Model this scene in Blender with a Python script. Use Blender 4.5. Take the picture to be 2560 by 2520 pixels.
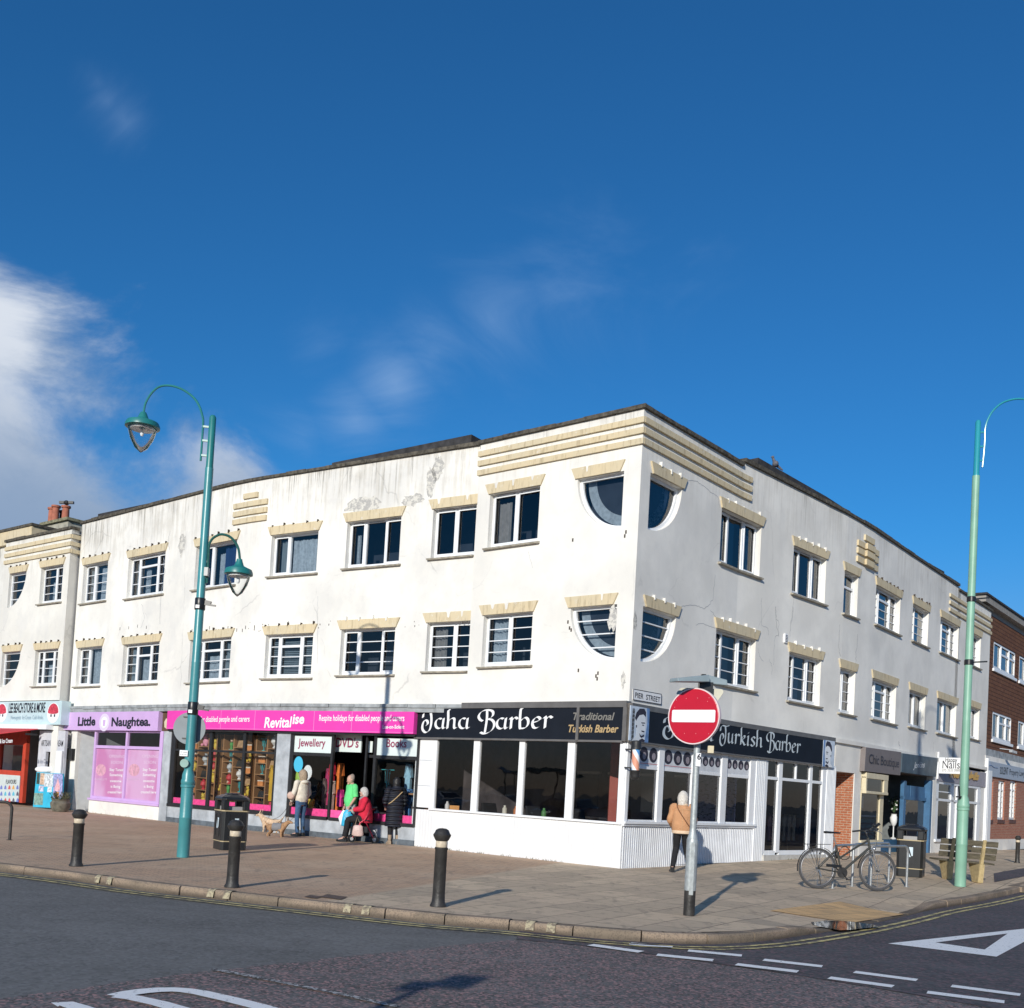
import bpy, bmesh, math, random
from math import sin, cos, radians, atan, atan2, hypot, pi, sqrt
from mathutils import Vector, Matrix
random.seed(7)
for o in list(bpy.data.objects): bpy.data.objects.remove(o)
SC = bpy.context.scene
COL = SC.collection

# ------------------------------------------------------------------ camera
FPX, ROLL, PITCH, CH, PX, PY = 2618.0, radians(3.22), atan(103/2618.), 1.58, 1280.0, 1871.0
cd = bpy.data.cameras.new('Camera'); cam = bpy.data.objects.new('Camera', cd); COL.objects.link(cam)
cd.sensor_fit = 'HORIZONTAL'; cd.sensor_width = 36; cd.lens = FPX/2560*36; cd.shift_y = (PY-1260)/2560
cd.clip_start = .05; cd.clip_end = 3000
cx = Vector((cos(ROLL), -sin(ROLL)*sin(PITCH), sin(ROLL)*cos(PITCH)))
cy = Vector((-sin(ROLL), -cos(ROLL)*sin(PITCH), cos(ROLL)*cos(PITCH)))
cz = -Vector((0, cos(PITCH), sin(PITCH)))
m = Matrix((cx, cy, cz)).transposed().to_4x4(); m.translation = (0, 0, CH); cam.matrix_world = m
SC.camera = cam
def ray(x, y):
    a = (x-PX)/FPX; b = -(y-PY)/FPX
    u = a*cos(ROLL)-b*sin(ROLL); v = a*sin(ROLL)+b*cos(ROLL)
    return Vector((u, cos(PITCH)-v*sin(PITCH), sin(PITCH)+v*cos(PITCH)))

# ------------------------------------------------------------------ light
SUN_AZ, SUN_EL = 72.4, 18.6        # direction the shadows run, height of the sun
w = bpy.data.worlds.new('World'); SC.world = w; w.use_nodes = True
nt = w.node_tree; nt.nodes.clear()
def nd(t, typ, **kw):
    n = t.nodes.new(typ)
    for k, v in kw.items(): setattr(n, k, v)
    return n
sky = nd(nt, 'ShaderNodeTexSky', sky_type='NISHITA', sun_disc=False)
sky.sun_elevation = radians(SUN_EL)
sky.sun_rotation = radians(90-(SUN_AZ+180))
sky.altitude = 0; sky.air_density = 1.0; sky.dust_density = .25; sky.ozone_density = 2.0
tc = nd(nt, 'ShaderNodeTexCoord')
def wmath(op, a, b=None, c=None, clamp=False):
    n = nd(nt, 'ShaderNodeMath', operation=op, use_clamp=clamp)
    for i, v in enumerate((a, b, c)):
        if v is None: continue
        if isinstance(v, (int, float)): n.inputs[i].default_value = v
        else: nt.links.new(v, n.inputs[i])
    return n.outputs[0]
def wnoise(scale, detail, dist=0, off=(0, 0, 0), sc=(1, 1, 1), rough=.55):
    mp = nd(nt, 'ShaderNodeMapping'); mp.inputs['Location'].default_value = off; mp.inputs['Scale'].default_value = sc
    nt.links.new(tc.outputs['Generated'], mp.inputs[0])
    n = nd(nt, 'ShaderNodeTexNoise'); n.inputs['Scale'].default_value = scale; n.inputs['Detail'].default_value = detail
    n.inputs['Distortion'].default_value = dist; n.inputs['Roughness'].default_value = rough
    nt.links.new(mp.outputs[0], n.inputs[0]); return n.outputs[0]
def blob(px, py, rad, soft):
    d = ray(px, py).normalized()
    n = nd(nt, 'ShaderNodeVectorMath', operation='DISTANCE'); n.inputs[1].default_value = d
    nt.links.new(tc.outputs['Generated'], n.inputs[0])
    mr = nd(nt, 'ShaderNodeMapRange', interpolation_type='SMOOTHSTEP')
    mr.inputs[1].default_value = rad-soft; mr.inputs[2].default_value = rad+soft
    mr.inputs[3].default_value = 1; mr.inputs[4].default_value = 0
    nt.links.new(n.outputs['Value'], mr.inputs[0]); return mr.outputs[0]
def ramp(v, a, b):
    mr = nd(nt, 'ShaderNodeMapRange', interpolation_type='SMOOTHSTEP')
    mr.inputs[1].default_value = a; mr.inputs[2].default_value = b; nt.links.new(v, mr.inputs[0]); return mr.outputs[0]
nA = wnoise(5.0, 12, .35, (3.1, .4, 1.7), (1, 1, 1.5), .62)
nB = wnoise(4.2, 10, 1.1, (.2, 5.2, 2.9), (1, 1, 2.2), .6)
nC = wnoise(8, 9, .4, (8, 1, 3), (1, 1, 1.6), .6)
big = wmath('MAXIMUM', blob(-230, 1230, .21, .13), blob(120, 1310, .13, .13))
big = wmath('MAXIMUM', big, wmath('MULTIPLY', blob(520, 1230, .08, .08), .85))
v1 = wmath('ADD', wmath('MULTIPLY', big, .95), wmath('MULTIPLY', wmath('SUBTRACT', nA, .5), 1.5))
c1 = wmath('MULTIPLY', ramp(v1, .38, .84), .93)
wisp = 0.0
for bx, by, br, bs, ba in ((760, 1090, .02, .07, .75), (890, 1050, .03, .07, .95), (990, 960, .035, .07, 1.0), (1080, 880, .03, .08, .9), (1230, 800, .04, .10, .75), (1440, 730, .05, .12, .6), (1720, 700, .05, .13, .4), (800, 870, .03, .09, .6), (310, 300, .015, .05, .85), (245, 205, .01, .04, .7), (270, 255, .01, .04, .8), (360, 370, .01, .045, .6), (410, 430, .01, .04, .35)):
    wisp = wmath('MAXIMUM', wmath('MULTIPLY', blob(bx, by, br, bs), ba), wisp)
v2 = wmath('ADD', wmath('MULTIPLY', wisp, .75), wmath('MULTIPLY', wmath('SUBTRACT', nB, .5), 1.35))
c2 = wmath('MULTIPLY', wmath('MULTIPLY', ramp(v2, .12, .95), wisp), .80)
cl = c1; sx0 = nd(nt, 'ShaderNodeSeparateXYZ'); nt.links.new(tc.outputs['Generated'], sx0.inputs[0]); SXZ = sx0.outputs[2]
cc = nd(nt, 'ShaderNodeMix', data_type='RGBA'); nt.links.new(wmath('MULTIPLY', ramp(wmath('ADD', wmath('MULTIPLY', nC, 1.3), wmath('MULTIPLY', c1, .25)), .6, 1.0), ramp(SXZ, .20, .36)), cc.inputs[0])
cc.inputs[6].default_value = (2.3, 3.1, 4.4, 1); cc.inputs[7].default_value = (6.2, 6.6, 7.2, 1)
tint = nd(nt, 'ShaderNodeMix', data_type='RGBA', blend_type='MULTIPLY'); tint.inputs[0].default_value = 1
sxz = nd(nt, 'ShaderNodeSeparateXYZ'); nt.links.new(tc.outputs['Generated'], sxz.inputs[0])
tz = nd(nt, 'ShaderNodeMix', data_type='RGBA'); nt.links.new(ramp(sxz.outputs[2], .0, .26), tz.inputs[0]); tz.inputs[6].default_value = (.44, .45, .64, 1); tz.inputs[7].default_value = (.15, .575, .95, 1)
nt.links.new(tz.outputs[2], tint.inputs[7])
nt.links.new(sky.outputs[0], tint.inputs[6])
mixc = nd(nt, 'ShaderNodeMix', data_type='RGBA'); nt.links.new(cl, mixc.inputs[0])
mixw = nd(nt, 'ShaderNodeMix', data_type='RGBA'); nt.links.new(c2, mixw.inputs[0]); nt.links.new(tint.outputs[2], mixw.inputs[6]); mixw.inputs[7].default_value = (2.5, 3.9, 6.2, 1)
nt.links.new(mixw.outputs[2], mixc.inputs[6]); nt.links.new(cc.outputs[2], mixc.inputs[7])
bg = nd(nt, 'ShaderNodeBackground'); bg.inputs[1].default_value = .10
out = nd(nt, 'ShaderNodeOutputWorld')
nt.links.new(mixc.outputs[2], bg.inputs[0]); nt.links.new(bg.outputs[0], out.inputs[0])
sl = bpy.data.lights.new('Sun', 'SUN'); sl.energy = 3.5; sl.angle = radians(.55); sl.color = (1, .94, .84)
so = bpy.data.objects.new('Sun', sl); COL.objects.link(so)
ld = Vector((cos(radians(SUN_AZ))*cos(radians(SUN_EL)), sin(radians(SUN_AZ))*cos(radians(SUN_EL)), -sin(radians(SUN_EL))))
so.rotation_euler = ld.to_track_quat('-Z', 'Y').to_euler(); so.location = (0, 0, 30)
SC.view_settings.view_transform = 'Standard'; SC.view_settings.look = 'None'; SC.view_settings.exposure = .28; SC.view_settings.gamma = 1

# ------------------------------------------------------------------ materials
def srgb(r, g, b):
    f = lambda c: (c/255/12.92 if c/255 <= .04045 else ((c/255+.055)/1.055)**2.4)
    return (f(r), f(g), f(b))
MC = {}
def M(name, col=(.5, .5, .5), rough=.6, var=.12, scale=5, bump=0, bscale=60, metal=0, spec=.5, coat=0, detail=6, emit=0, stretch=(1, 1, 1)):
    if name in MC: return MC[name]
    mt = bpy.data.materials.new(name); mt.use_nodes = True; t = mt.node_tree; p = t.nodes['Principled BSDF']
    p.inputs['Roughness'].default_value = rough; p.inputs['Metallic'].default_value = metal
    p.inputs['Specular IOR Level'].default_value = spec; p.inputs['Coat Weight'].default_value = coat; p.inputs['Coat Roughness'].default_value = .08
    tcn = nd(t, 'ShaderNodeTexCoord'); mp = nd(t, 'ShaderNodeMapping'); mp.inputs['Scale'].default_value = stretch
    t.links.new(tcn.outputs['Object'], mp.inputs[0])
    if var:
        n = nd(t, 'ShaderNodeTexNoise'); n.inputs['Scale'].default_value = scale; n.inputs['Detail'].default_value = detail
        t.links.new(mp.outputs[0], n.inputs[0])
        r = nd(t, 'ShaderNodeValToRGB'); r.color_ramp.elements[0].position = .3; r.color_ramp.elements[1].position = .7
        r.color_ramp.elements[0].color = tuple(max(0, c*(1-var)) for c in col)+(1,)
        r.color_ramp.elements[1].color = tuple(min(1, c*(1+var)) for c in col)+(1,)
        t.links.new(n.outputs[0], r.inputs[0]); t.links.new(r.outputs[0], p.inputs['Base Color'])
    else: p.inputs['Base Color'].default_value = tuple(col)+(1,)
    if bump:
        n2 = nd(t, 'ShaderNodeTexNoise'); n2.inputs['Scale'].default_value = bscale; n2.inputs['Detail'].default_value = 4
        t.links.new(tcn.outputs['Object'], n2.inputs[0]); b = nd(t, 'ShaderNodeBump'); b.inputs['Strength'].default_value = bump; b.inputs['Distance'].default_value = .02
        t.links.new(n2.outputs[0], b.inputs['Height']); t.links.new(b.outputs[0], p.inputs['Normal'])
    if emit:
        p.inputs['Emission Color'].default_value = tuple(col)+(1,); p.inputs['Emission Strength'].default_value = emit
    MC[name] = mt; return mt

class T:                                      # small node-tree helper
    def __init__(s, name, rough=.8, spec=.3):
        s.m = bpy.data.materials.new(name); s.m.use_nodes = True; s.t = s.m.node_tree; s.p = s.t.nodes['Principled BSDF']
        s.p.inputs['Roughness'].default_value = rough; s.p.inputs['Specular IOR Level'].default_value = spec
        s.tc = nd(s.t, 'ShaderNodeTexCoord').outputs['Object']; MC[name] = s.m
    def L(s, a, b): s.t.links.new(a, b)
    def map(s, sc=(1, 1, 1), loc=(0, 0, 0), rot=(0, 0, 0)):
        n = nd(s.t, 'ShaderNodeMapping'); n.inputs['Scale'].default_value = sc; n.inputs['Location'].default_value = loc; n.inputs['Rotation'].default_value = rot
        s.L(s.tc, n.inputs[0]); return n.outputs[0]
    def noise(s, v, scale, detail=5, rough=.55, dist=0):
        n = nd(s.t, 'ShaderNodeTexNoise'); n.inputs['Scale'].default_value = scale; n.inputs['Detail'].default_value = detail
        n.inputs['Roughness'].default_value = rough; n.inputs['Distortion'].default_value = dist; s.L(v, n.inputs[0]); return n.outputs[0]
    def ramp(s, v, a, b, lo=0, hi=1):
        n = nd(s.t, 'ShaderNodeMapRange', interpolation_type='SMOOTHSTEP'); n.inputs[1].default_value = a; n.inputs[2].default_value = b
        n.inputs[3].default_value = lo; n.inputs[4].default_value = hi; s.L(v, n.inputs[0]); return n.outputs[0]
    def math(s, op, a, b=0, clamp=False):
        n = nd(s.t, 'ShaderNodeMath', operation=op, use_clamp=clamp)
        for i, v in enumerate((a, b)):
            if isinstance(v, (int, float)): n.inputs[i].default_value = v
            else: s.L(v, n.inputs[i])
        return n.outputs[0]
    def mix(s, f, a, b, bt='MIX'):
        n = nd(s.t, 'ShaderNodeMix', data_type='RGBA', blend_type=bt)
        for i, v in ((0, f), (6, a), (7, b)):
            if isinstance(v, (int, float)): n.inputs[i].default_value = v
            elif isinstance(v, tuple): n.inputs[i].default_value = v+(1,) if len(v) == 3 else v
            else: s.L(v, n.inputs[i])
        return n.outputs[2]
    def z(s):
        n = nd(s.t, 'ShaderNodeSeparateXYZ'); s.L(s.tc, n.inputs[0]); return n.outputs
    def base(s, c): s.L(c, s.p.inputs['Base Color'])
    def bump(s, h, st=.3, dist=.01):
        b = nd(s.t, 'ShaderNodeBump'); b.inputs['Strength'].default_value = st; b.inputs['Distance'].default_value = dist
        s.L(h, b.inputs['Height']); s.L(b.outputs[0], s.p.inputs['Normal'])

def painted_render(name, base=(.85, .83, .775), dirt=1.0, top=10.2):
    k = T(name, .85, .2); z = k.z()[2]
    big = k.noise(k.tc, .55, 5); fine = k.noise(k.tc, 3.5, 8, .65)
    streak = k.math('ADD', k.math('MULTIPLY', k.noise(k.map((5, 5, .28)), 1.5, 8, .62), .62), k.math('MULTIPLY', k.noise(k.tc, 1.3, 8, .6), .38))
    streak2 = k.noise(k.map((14, 14, .22)), 1.2, 5, .6)
    hi = k.ramp(z, top-2.6, top, 0, 1)
    hi2 = k.ramp(z, top-1.3, top, 0, 1)
    c = k.mix(k.ramp(big, .35, .65), base, tuple(b*.86 for b in base))
    c = k.mix(k.math('MULTIPLY', k.ramp(k.noise(k.map((1, 1, .6), (5, 2, 1)), 1.1, 7, .6), .45, .62), .35*dirt), c, (.58, .58, .57))
    c = k.mix(k.math('MULTIPLY', k.ramp(fine, .5, .72), .22*dirt), c, (.52, .51, .50))
    f1 = k.math('MULTIPLY', k.math('MULTIPLY', k.ramp(streak, .46, .60), hi), .60*dirt)
    c = k.mix(f1, c, (.50, .47, .41))
    f2 = k.math('MULTIPLY', k.math('MULTIPLY', k.ramp(k.math('ADD', k.math('MULTIPLY', streak2, .6), k.math('MULTIPLY', big, .4)), .55, .62), hi2), .6*dirt)
    c = k.mix(f2, c, (.16, .145, .12))
    f3 = k.math('MULTIPLY', k.ramp(k.noise(k.map((3, 3, 3)), 1, 9, .75, .6), .60, .66), .35*dirt)
    c = k.mix(f3, c, (.62, .60, .56))
    vor = nd(k.t, 'ShaderNodeTexVoronoi', feature='DISTANCE_TO_EDGE'); vor.inputs['Scale'].default_value = .42
    dn = nd(k.t, 'ShaderNodeMix', data_type='VECTOR'); dn.inputs[0].default_value = .3
    nn = nd(k.t, 'ShaderNodeTexNoise'); nn.inputs['Scale'].default_value = 1.8; nn.inputs['Detail'].default_value = 6; k.L(k.tc, nn.inputs[0])
    k.L(k.tc, dn.inputs[4]); k.L(nn.outputs[1], dn.inputs[5]); k.L(dn.outputs[1], vor.inputs[0])
    cr = k.math('MULTIPLY', k.ramp(vor.outputs[0], 0, .008, 1, 0), k.math('MULTIPLY', k.ramp(big, .5, .62), .45*dirt))
    c = k.mix(k.math('MULTIPLY', cr, .6), c, (.20, .2, .2))
    k.base(c); k.bump(k.math('ADD', k.noise(k.tc, 45, 5), k.math('MULTIPLY', big, 3)), .22, .012)
    return k.m
RENDER = painted_render('white_painted_render')
RENDER_C = painted_render('white_painted_render_clean', dirt=.5)
RENDER_X = painted_render('cream_white_render', (.79, .77, .71), .8, 10.0)
k = T('cream_yellow_paint', .8, .2)
c = k.mix(k.ramp(k.noise(k.tc, .9, 5), .35, .65), (.66, .55, .36), (.61, .53, .37)); c = k.mix(k.math('MULTIPLY', k.ramp(k.noise(k.map((7, 7, 1.2)), 1.6, 8, .65), .50, .66), .5), c, (.33, .26, .16))
c = k.mix(k.math('MULTIPLY', k.ramp(k.noise(k.tc, 7, 9, .75), .60, .64), .7), c, (.68, .65, .58)); k.base(c); k.bump(k.noise(k.tc, 40, 4), .2, .01); CREAM = k.m
SILLM = M('weathered_sill', (.36, .33, .27), .85, .3, 8, .2)
UPVC = M('white_window_frame', (.80, .82, .84), .35, .04, 3)
COPING = M('weathered_coping', (.085, .075, .058), .9, .6, 9, .5, 30)
ROOFM = M('dark_roof_felt', (.035, .034, .036), .85, .5, 5, .4)
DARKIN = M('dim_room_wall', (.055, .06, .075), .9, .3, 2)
CURT = M('net_curtain', (.62, .63, .64), .9, .2, 12)
CURTB = M('beige_curtain', (.45, .38, .33), .9, .15, 9)
BLIND = M('venetian_blind', (.34, .37, .38), .7, .08, 5)
CURTBLUE = M('blue_curtain', (.03, .08, .22), .9, .1, 5)
WPAINT = M('white_gloss_panel', (.80, .81, .82), .45, .05, 2, .05)
GREYP = M('pale_grey_paint', (.40, .43, .46), .75, .25, 3, .3, 25)
GREYD = M('dark_grey_plinth', (.10, .12, .14), .8, .35, 5, .4)
LEAD = M('grey_lead_flashing', (.30, .32, .33), .7, .35, 4, .4, 20)
METALG = M('bronze_grey_metal', (.22, .205, .19), .45, .15, 4, metal=.5)
BLACKF = M('black_frame_paint', (.02, .02, .021), .5, .25, 6, .1)
NAVY = M('black_blue_fascia', (.010, .013, .020), .55, .15, 2, spec=.2)
PINK = M('magenta_fascia', (.78, .055, .40), .42, .05, 2)
PINK2 = M('pink_window_film', (.85, .10, .34), .5, .2, 14)
LILAC = M('lilac_paint', (.60, .40, .70), .5, .05, 2)
LILACD = M('lilac_film', (.45, .17, .38), .45, .10, 2)
WHITEL = M('white_lettering', (.82, .83, .84), .5, 0)
GREYL = M('pale_blue_lettering', (.55, .62, .66), .5, 0)
BLACKL = M('dark_lettering', (.02, .02, .03), .5, 0)
GOLDL = M('gold_lettering', (.45, .32, .16), .5, 0)
GREYGOLD = M('grey_lettering', (.20, .19, .17), .5, 0)
REDL = M('plum_lettering', (.28, .04, .10), .5, 0)
SIGNW = M('white_sign_face', (.66, .74, .72), .5, .04, 2)
def glass(name, tint=(.75, .8, .82), ior=1.5, boost=1.0):
    mt = bpy.data.materials.new(name); mt.use_nodes = True; t = mt.node_tree; t.nodes.clear()
    o = nd(t, 'ShaderNodeOutputMaterial'); mx = nd(t, 'ShaderNodeMixShader'); tr = nd(t, 'ShaderNodeBsdfTransparent'); gl = nd(t, 'ShaderNodeBsdfGlossy')
    tr.inputs[0].default_value = tint+(1,); gl.inputs['Roughness'].default_value = .01; gl.inputs[0].default_value = (1, 1, 1, 1)
    fr = nd(t, 'ShaderNodeFresnel'); fr.inputs[0].default_value = ior
    mm = nd(t, 'ShaderNodeMath', operation='MULTIPLY', use_clamp=True); mm.inputs[1].default_value = boost
    nz = nd(t, 'ShaderNodeTexNoise'); nz.inputs['Scale'].default_value = 1.2; nz.inputs['Detail'].default_value = 2
    tcn = nd(t, 'ShaderNodeTexCoord'); t.links.new(tcn.outputs['Object'], nz.inputs[0]); bp = nd(t, 'ShaderNodeBump'); bp.inputs['Strength'].default_value = .12; bp.inputs['Distance'].default_value = .03
    t.links.new(nz.outputs[0], bp.inputs['Height']); t.links.new(bp.outputs[0], gl.inputs['Normal'])
    t.links.new(fr.outputs[0], mm.inputs[0]); t.links.new(mm.outputs[0], mx.inputs[0]); t.links.new(tr.outputs[0], mx.inputs[1]); t.links.new(gl.outputs[0], mx.inputs[2]); t.links.new(mx.outputs[0], o.inputs[0])
    MC[name] = mt; return mt
GLASS = glass('window_glass', (.55, .62, .68), 1.5, 1.35)
SHOPG = glass('shop_glass', (.82, .85, .86), 1.45, 1.2)
DARKG = glass('tinted_shop_glass', (.85, .86, .87), 1.5, 1.2)
def brick(name, c1, c2, mortar, sc, rotz, vert=True, bw=.225, bh=.075, ms=.012, bias=0):
    k = T(name, .85, .2)
    # rotate so that the wall direction runs along x, then use (x, z)
    mp = k.map((1, 1, 1), (0, 0, 0), (0, 0, -rotz)); sp = nd(k.t, 'ShaderNodeSeparateXYZ'); k.L(mp, sp.inputs[0])
    cb = nd(k.t, 'ShaderNodeCombineXYZ'); k.L(sp.outputs[0], cb.inputs[0]); k.L(sp.outputs[2] if vert else sp.outputs[1], cb.inputs[1])
    b = nd(k.t, 'ShaderNodeTexBrick'); k.L(cb.outputs[0], b.inputs[0]); b.inputs['Scale'].default_value = 1
    b.inputs['Brick Width'].default_value = bw; b.inputs['Row Height'].default_value = bh; b.inputs['Mortar Size'].default_value = ms; b.inputs['Bias'].default_value = bias
    b.inputs['Mortar Smooth'].default_value = .2
    b.inputs['Color1'].default_value = c1+(1,); b.inputs['Color2'].default_value = c2+(1,); b.inputs['Mortar'].default_value = mortar+(1,)
    n = k.noise(k.tc, 14, 6, .6); c = k.mix(k.ramp(n, .3, .7, .0, .5), b.outputs[0], tuple(v*.6 for v in c1), 'MIX')
    k.base(c); h = nd(k.t, 'ShaderNodeMath', operation='SUBTRACT'); h.inputs[0].default_value = 1; k.L(b.outputs[1], h.inputs[1]); k.bump(h.outputs[0], .6, .01)
    return k.m

# ------------------------------------------------------------------ scene-graph helpers
def tag(o, label=None, cat=None, group=None, kind=None):
    if label: o['label'] = label
    if cat: o['category'] = cat
    if group: o['group'] = group
    if kind: o['kind'] = kind
    return o
def thing(name, label, cat, loc=(0, 0, 0), rz=0, group=None):
    o = bpy.data.objects.new(name, None); COL.objects.link(o); o.location = loc; o.rotation_euler = (0, 0, rz); o.empty_display_size = .2
    return tag(o, label, cat, group)
def worigin(o):
    v = Vector((0, 0, 0))
    while o: v += o.location; o = o.parent
    return v
class MB:
    def __init__(s): s.v = []; s.f = []; s.mi = []; s.cur = 0
    def add(s, vs, fs):
        n = len(s.v); s.v += [tuple(v) for v in vs]; s.f += [tuple(i+n for i in f) for f in fs]; s.mi += [s.cur]*len(fs); return s
    def mat(s, i): s.cur = i; return s
    def box(s, x0, x1, y0, y1, z0, z1):
        return s.hexa([(x0, y0, z0), (x1, y0, z0), (x1, y1, z0), (x0, y1, z0), (x0, y0, z1), (x1, y0, z1), (x1, y1, z1), (x0, y1, z1)])
    def hexa(s, p): return s.add(p, [(3, 2, 1, 0), (4, 5, 6, 7), (0, 1, 5, 4), (1, 2, 6, 5), (2, 3, 7, 6), (3, 0, 4, 7)])
    def bar(s, a, b, w, h=None, up=(0, 0, 1)):          # rectangular bar between two points
        a, b = Vector(a), Vector(b); h = h or w; t = (b-a).normalized(); up = Vector(up)
        if abs(t.dot(up)) > .95: up = Vector((1, 0, 0))
        r = t.cross(up).normalized()*w/2; u = r.cross(t).normalized()*h/2
        return s.hexa([a-r-u, a+r-u, b+r-u, b-r-u, a-r+u, a+r+u, b+r+u, b-r+u])
    def tube(s, pts, rad, n=10, closed=False, caps=True):
        pts = [Vector(p) for p in pts]; m = len(pts)
        rads = rad if isinstance(rad, (list, tuple)) else [rad]*m
        rings = []; prev = None
        for i, p in enumerate(pts):
            if closed: t = (pts[(i+1) % m]-pts[i-1]).normalized()
            elif i == 0: t = (pts[1]-p).normalized()
            elif i == m-1: t = (p-pts[-2]).normalized()
            else: t = ((pts[i+1]-p).normalized()+(p-pts[i-1]).normalized()).normalized()
            if prev is None:
                a = Vector((0, 0, 1)) if abs(t.z) < .9 else Vector((1, 0, 0)); r = t.cross(a).normalized()
            else: r = (prev-t*prev.dot(t)).normalized()
            prev = r; q = t.cross(r)
            rings.append([p+(r*cos(2*pi*k/n)+q*sin(2*pi*k/n))*rads[i] for k in range(n)])
        vs = [v for rg in rings for v in rg]; fs = []
        for i in range(m-1+(1 if closed else 0)):
            a = i*n; b = ((i+1) % m)*n
            for k in range(n): fs.append((a+k, a+(k+1) % n, b+(k+1) % n, b+k))
        if caps and not closed: fs.append(tuple(range(n))[::-1]); fs.append(tuple(range((m-1)*n, m*n)))
        return s.add(vs, fs)
    def lathe(s, prof, n=20, c=(0, 0, 0), ang=0, sx=1, sy=1, cap=True):        # profile [(r,z)]
        vs = [(c[0]+r*cos(2*pi*k/n+ang)*sx, c[1]+r*sin(2*pi*k/n+ang)*sy, c[2]+z) for r, z in prof for k in range(n)]
        fs = [(i*n+k, i*n+(k+1) % n, (i+1)*n+(k+1) % n, (i+1)*n+k) for i in range(len(prof)-1) for k in range(n)]
        if cap: fs.append(tuple(range(n))[::-1]); fs.append(tuple(range((len(prof)-1)*n, len(prof)*n)))
        return s.add(vs, fs)
    def ball(s, c, r, n=12, mm=8):
        rx, ry, rz = r if isinstance(r, (list, tuple)) else (r, r, r)
        vs = [(c[0], c[1], c[2]-rz)]+[(c[0]+rx*sin(pi*i/mm)*cos(2*pi*k/n), c[1]+ry*sin(pi*i/mm)*sin(2*pi*k/n), c[2]-rz*cos(pi*i/mm)) for i in range(1, mm) for k in range(n)]+[(c[0], c[1], c[2]+rz)]
        fs = [(0, 1+(k+1) % n, 1+k) for k in range(n)]
        for i in range(mm-2): fs += [(1+i*n+k, 1+i*n+(k+1) % n, 1+(i+1)*n+(k+1) % n, 1+(i+1)*n+k) for k in range(n)]
        e = len(vs)-1; fs += [(e, 1+(mm-2)*n+k, 1+(mm-2)*n+(k+1) % n) for k in range(n)]
        return s.add(vs, fs)
    def prism(s, poly, f0, f1):      # polygon through two mapping functions (back, front)
        n = len(poly); vs = [f0(*p) for p in poly]+[f1(*p) for p in poly]
        return s.add(vs, [tuple(range(n))[::-1], tuple(range(n, 2*n))]+[(i, (i+1) % n, n+(i+1) % n, n+i) for i in range(n)])
    def build(s, name, mat, parent=None, smooth=False, bevel=0, local=False, fixn=True, face=None):
        if face is not None:
            for i, f in enumerate(s.f):
                a, b, c = (Vector(s.v[j]) for j in f[:3])
                if (b-a).cross(c-a).dot(face) < 0: s.f[i] = f[::-1]
            fixn = False
        me = bpy.data.meshes.new(name); off = Vector((0, 0, 0)) if local or parent is None else worigin(parent)
        me.from_pydata([tuple(Vector(v)-off) for v in s.v], [], s.f)
        if fixn:
            bm = bmesh.new(); bm.from_mesh(me); bmesh.ops.recalc_face_normals(bm, faces=bm.faces); bm.to_mesh(me); bm.free()
        for q in (mat if isinstance(mat, (list, tuple)) else [mat]): me.materials.append(q)
        if any(s.mi): me.polygons.foreach_set('material_index', (s.mi+[0]*len(s.f))[:len(s.f)])
        if smooth:
            me.polygons.foreach_set('use_smooth', [True]*len(me.polygons))
            try: me.set_sharp_from_angle(angle=radians(40))
            except Exception: pass
        o = bpy.data.objects.new(name, me); COL.objects.link(o)
        if parent is not None: o.parent = parent
        if bevel:
            bv = o.modifiers.new('Bevel', 'BEVEL'); bv.width = bevel; bv.segments = 2; bv.limit_method = 'ANGLE'
        return o
def copy_tree(o, parent=None):
    c = o.copy(); COL.objects.link(c); c.parent = parent
    for ch in [x for x in bpy.data.objects if x.parent == o]: copy_tree(ch, c)
    return c
def structure(mb, name, mat, **k): return tag(mb.build(name, mat, None, **k), kind='structure')

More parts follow.
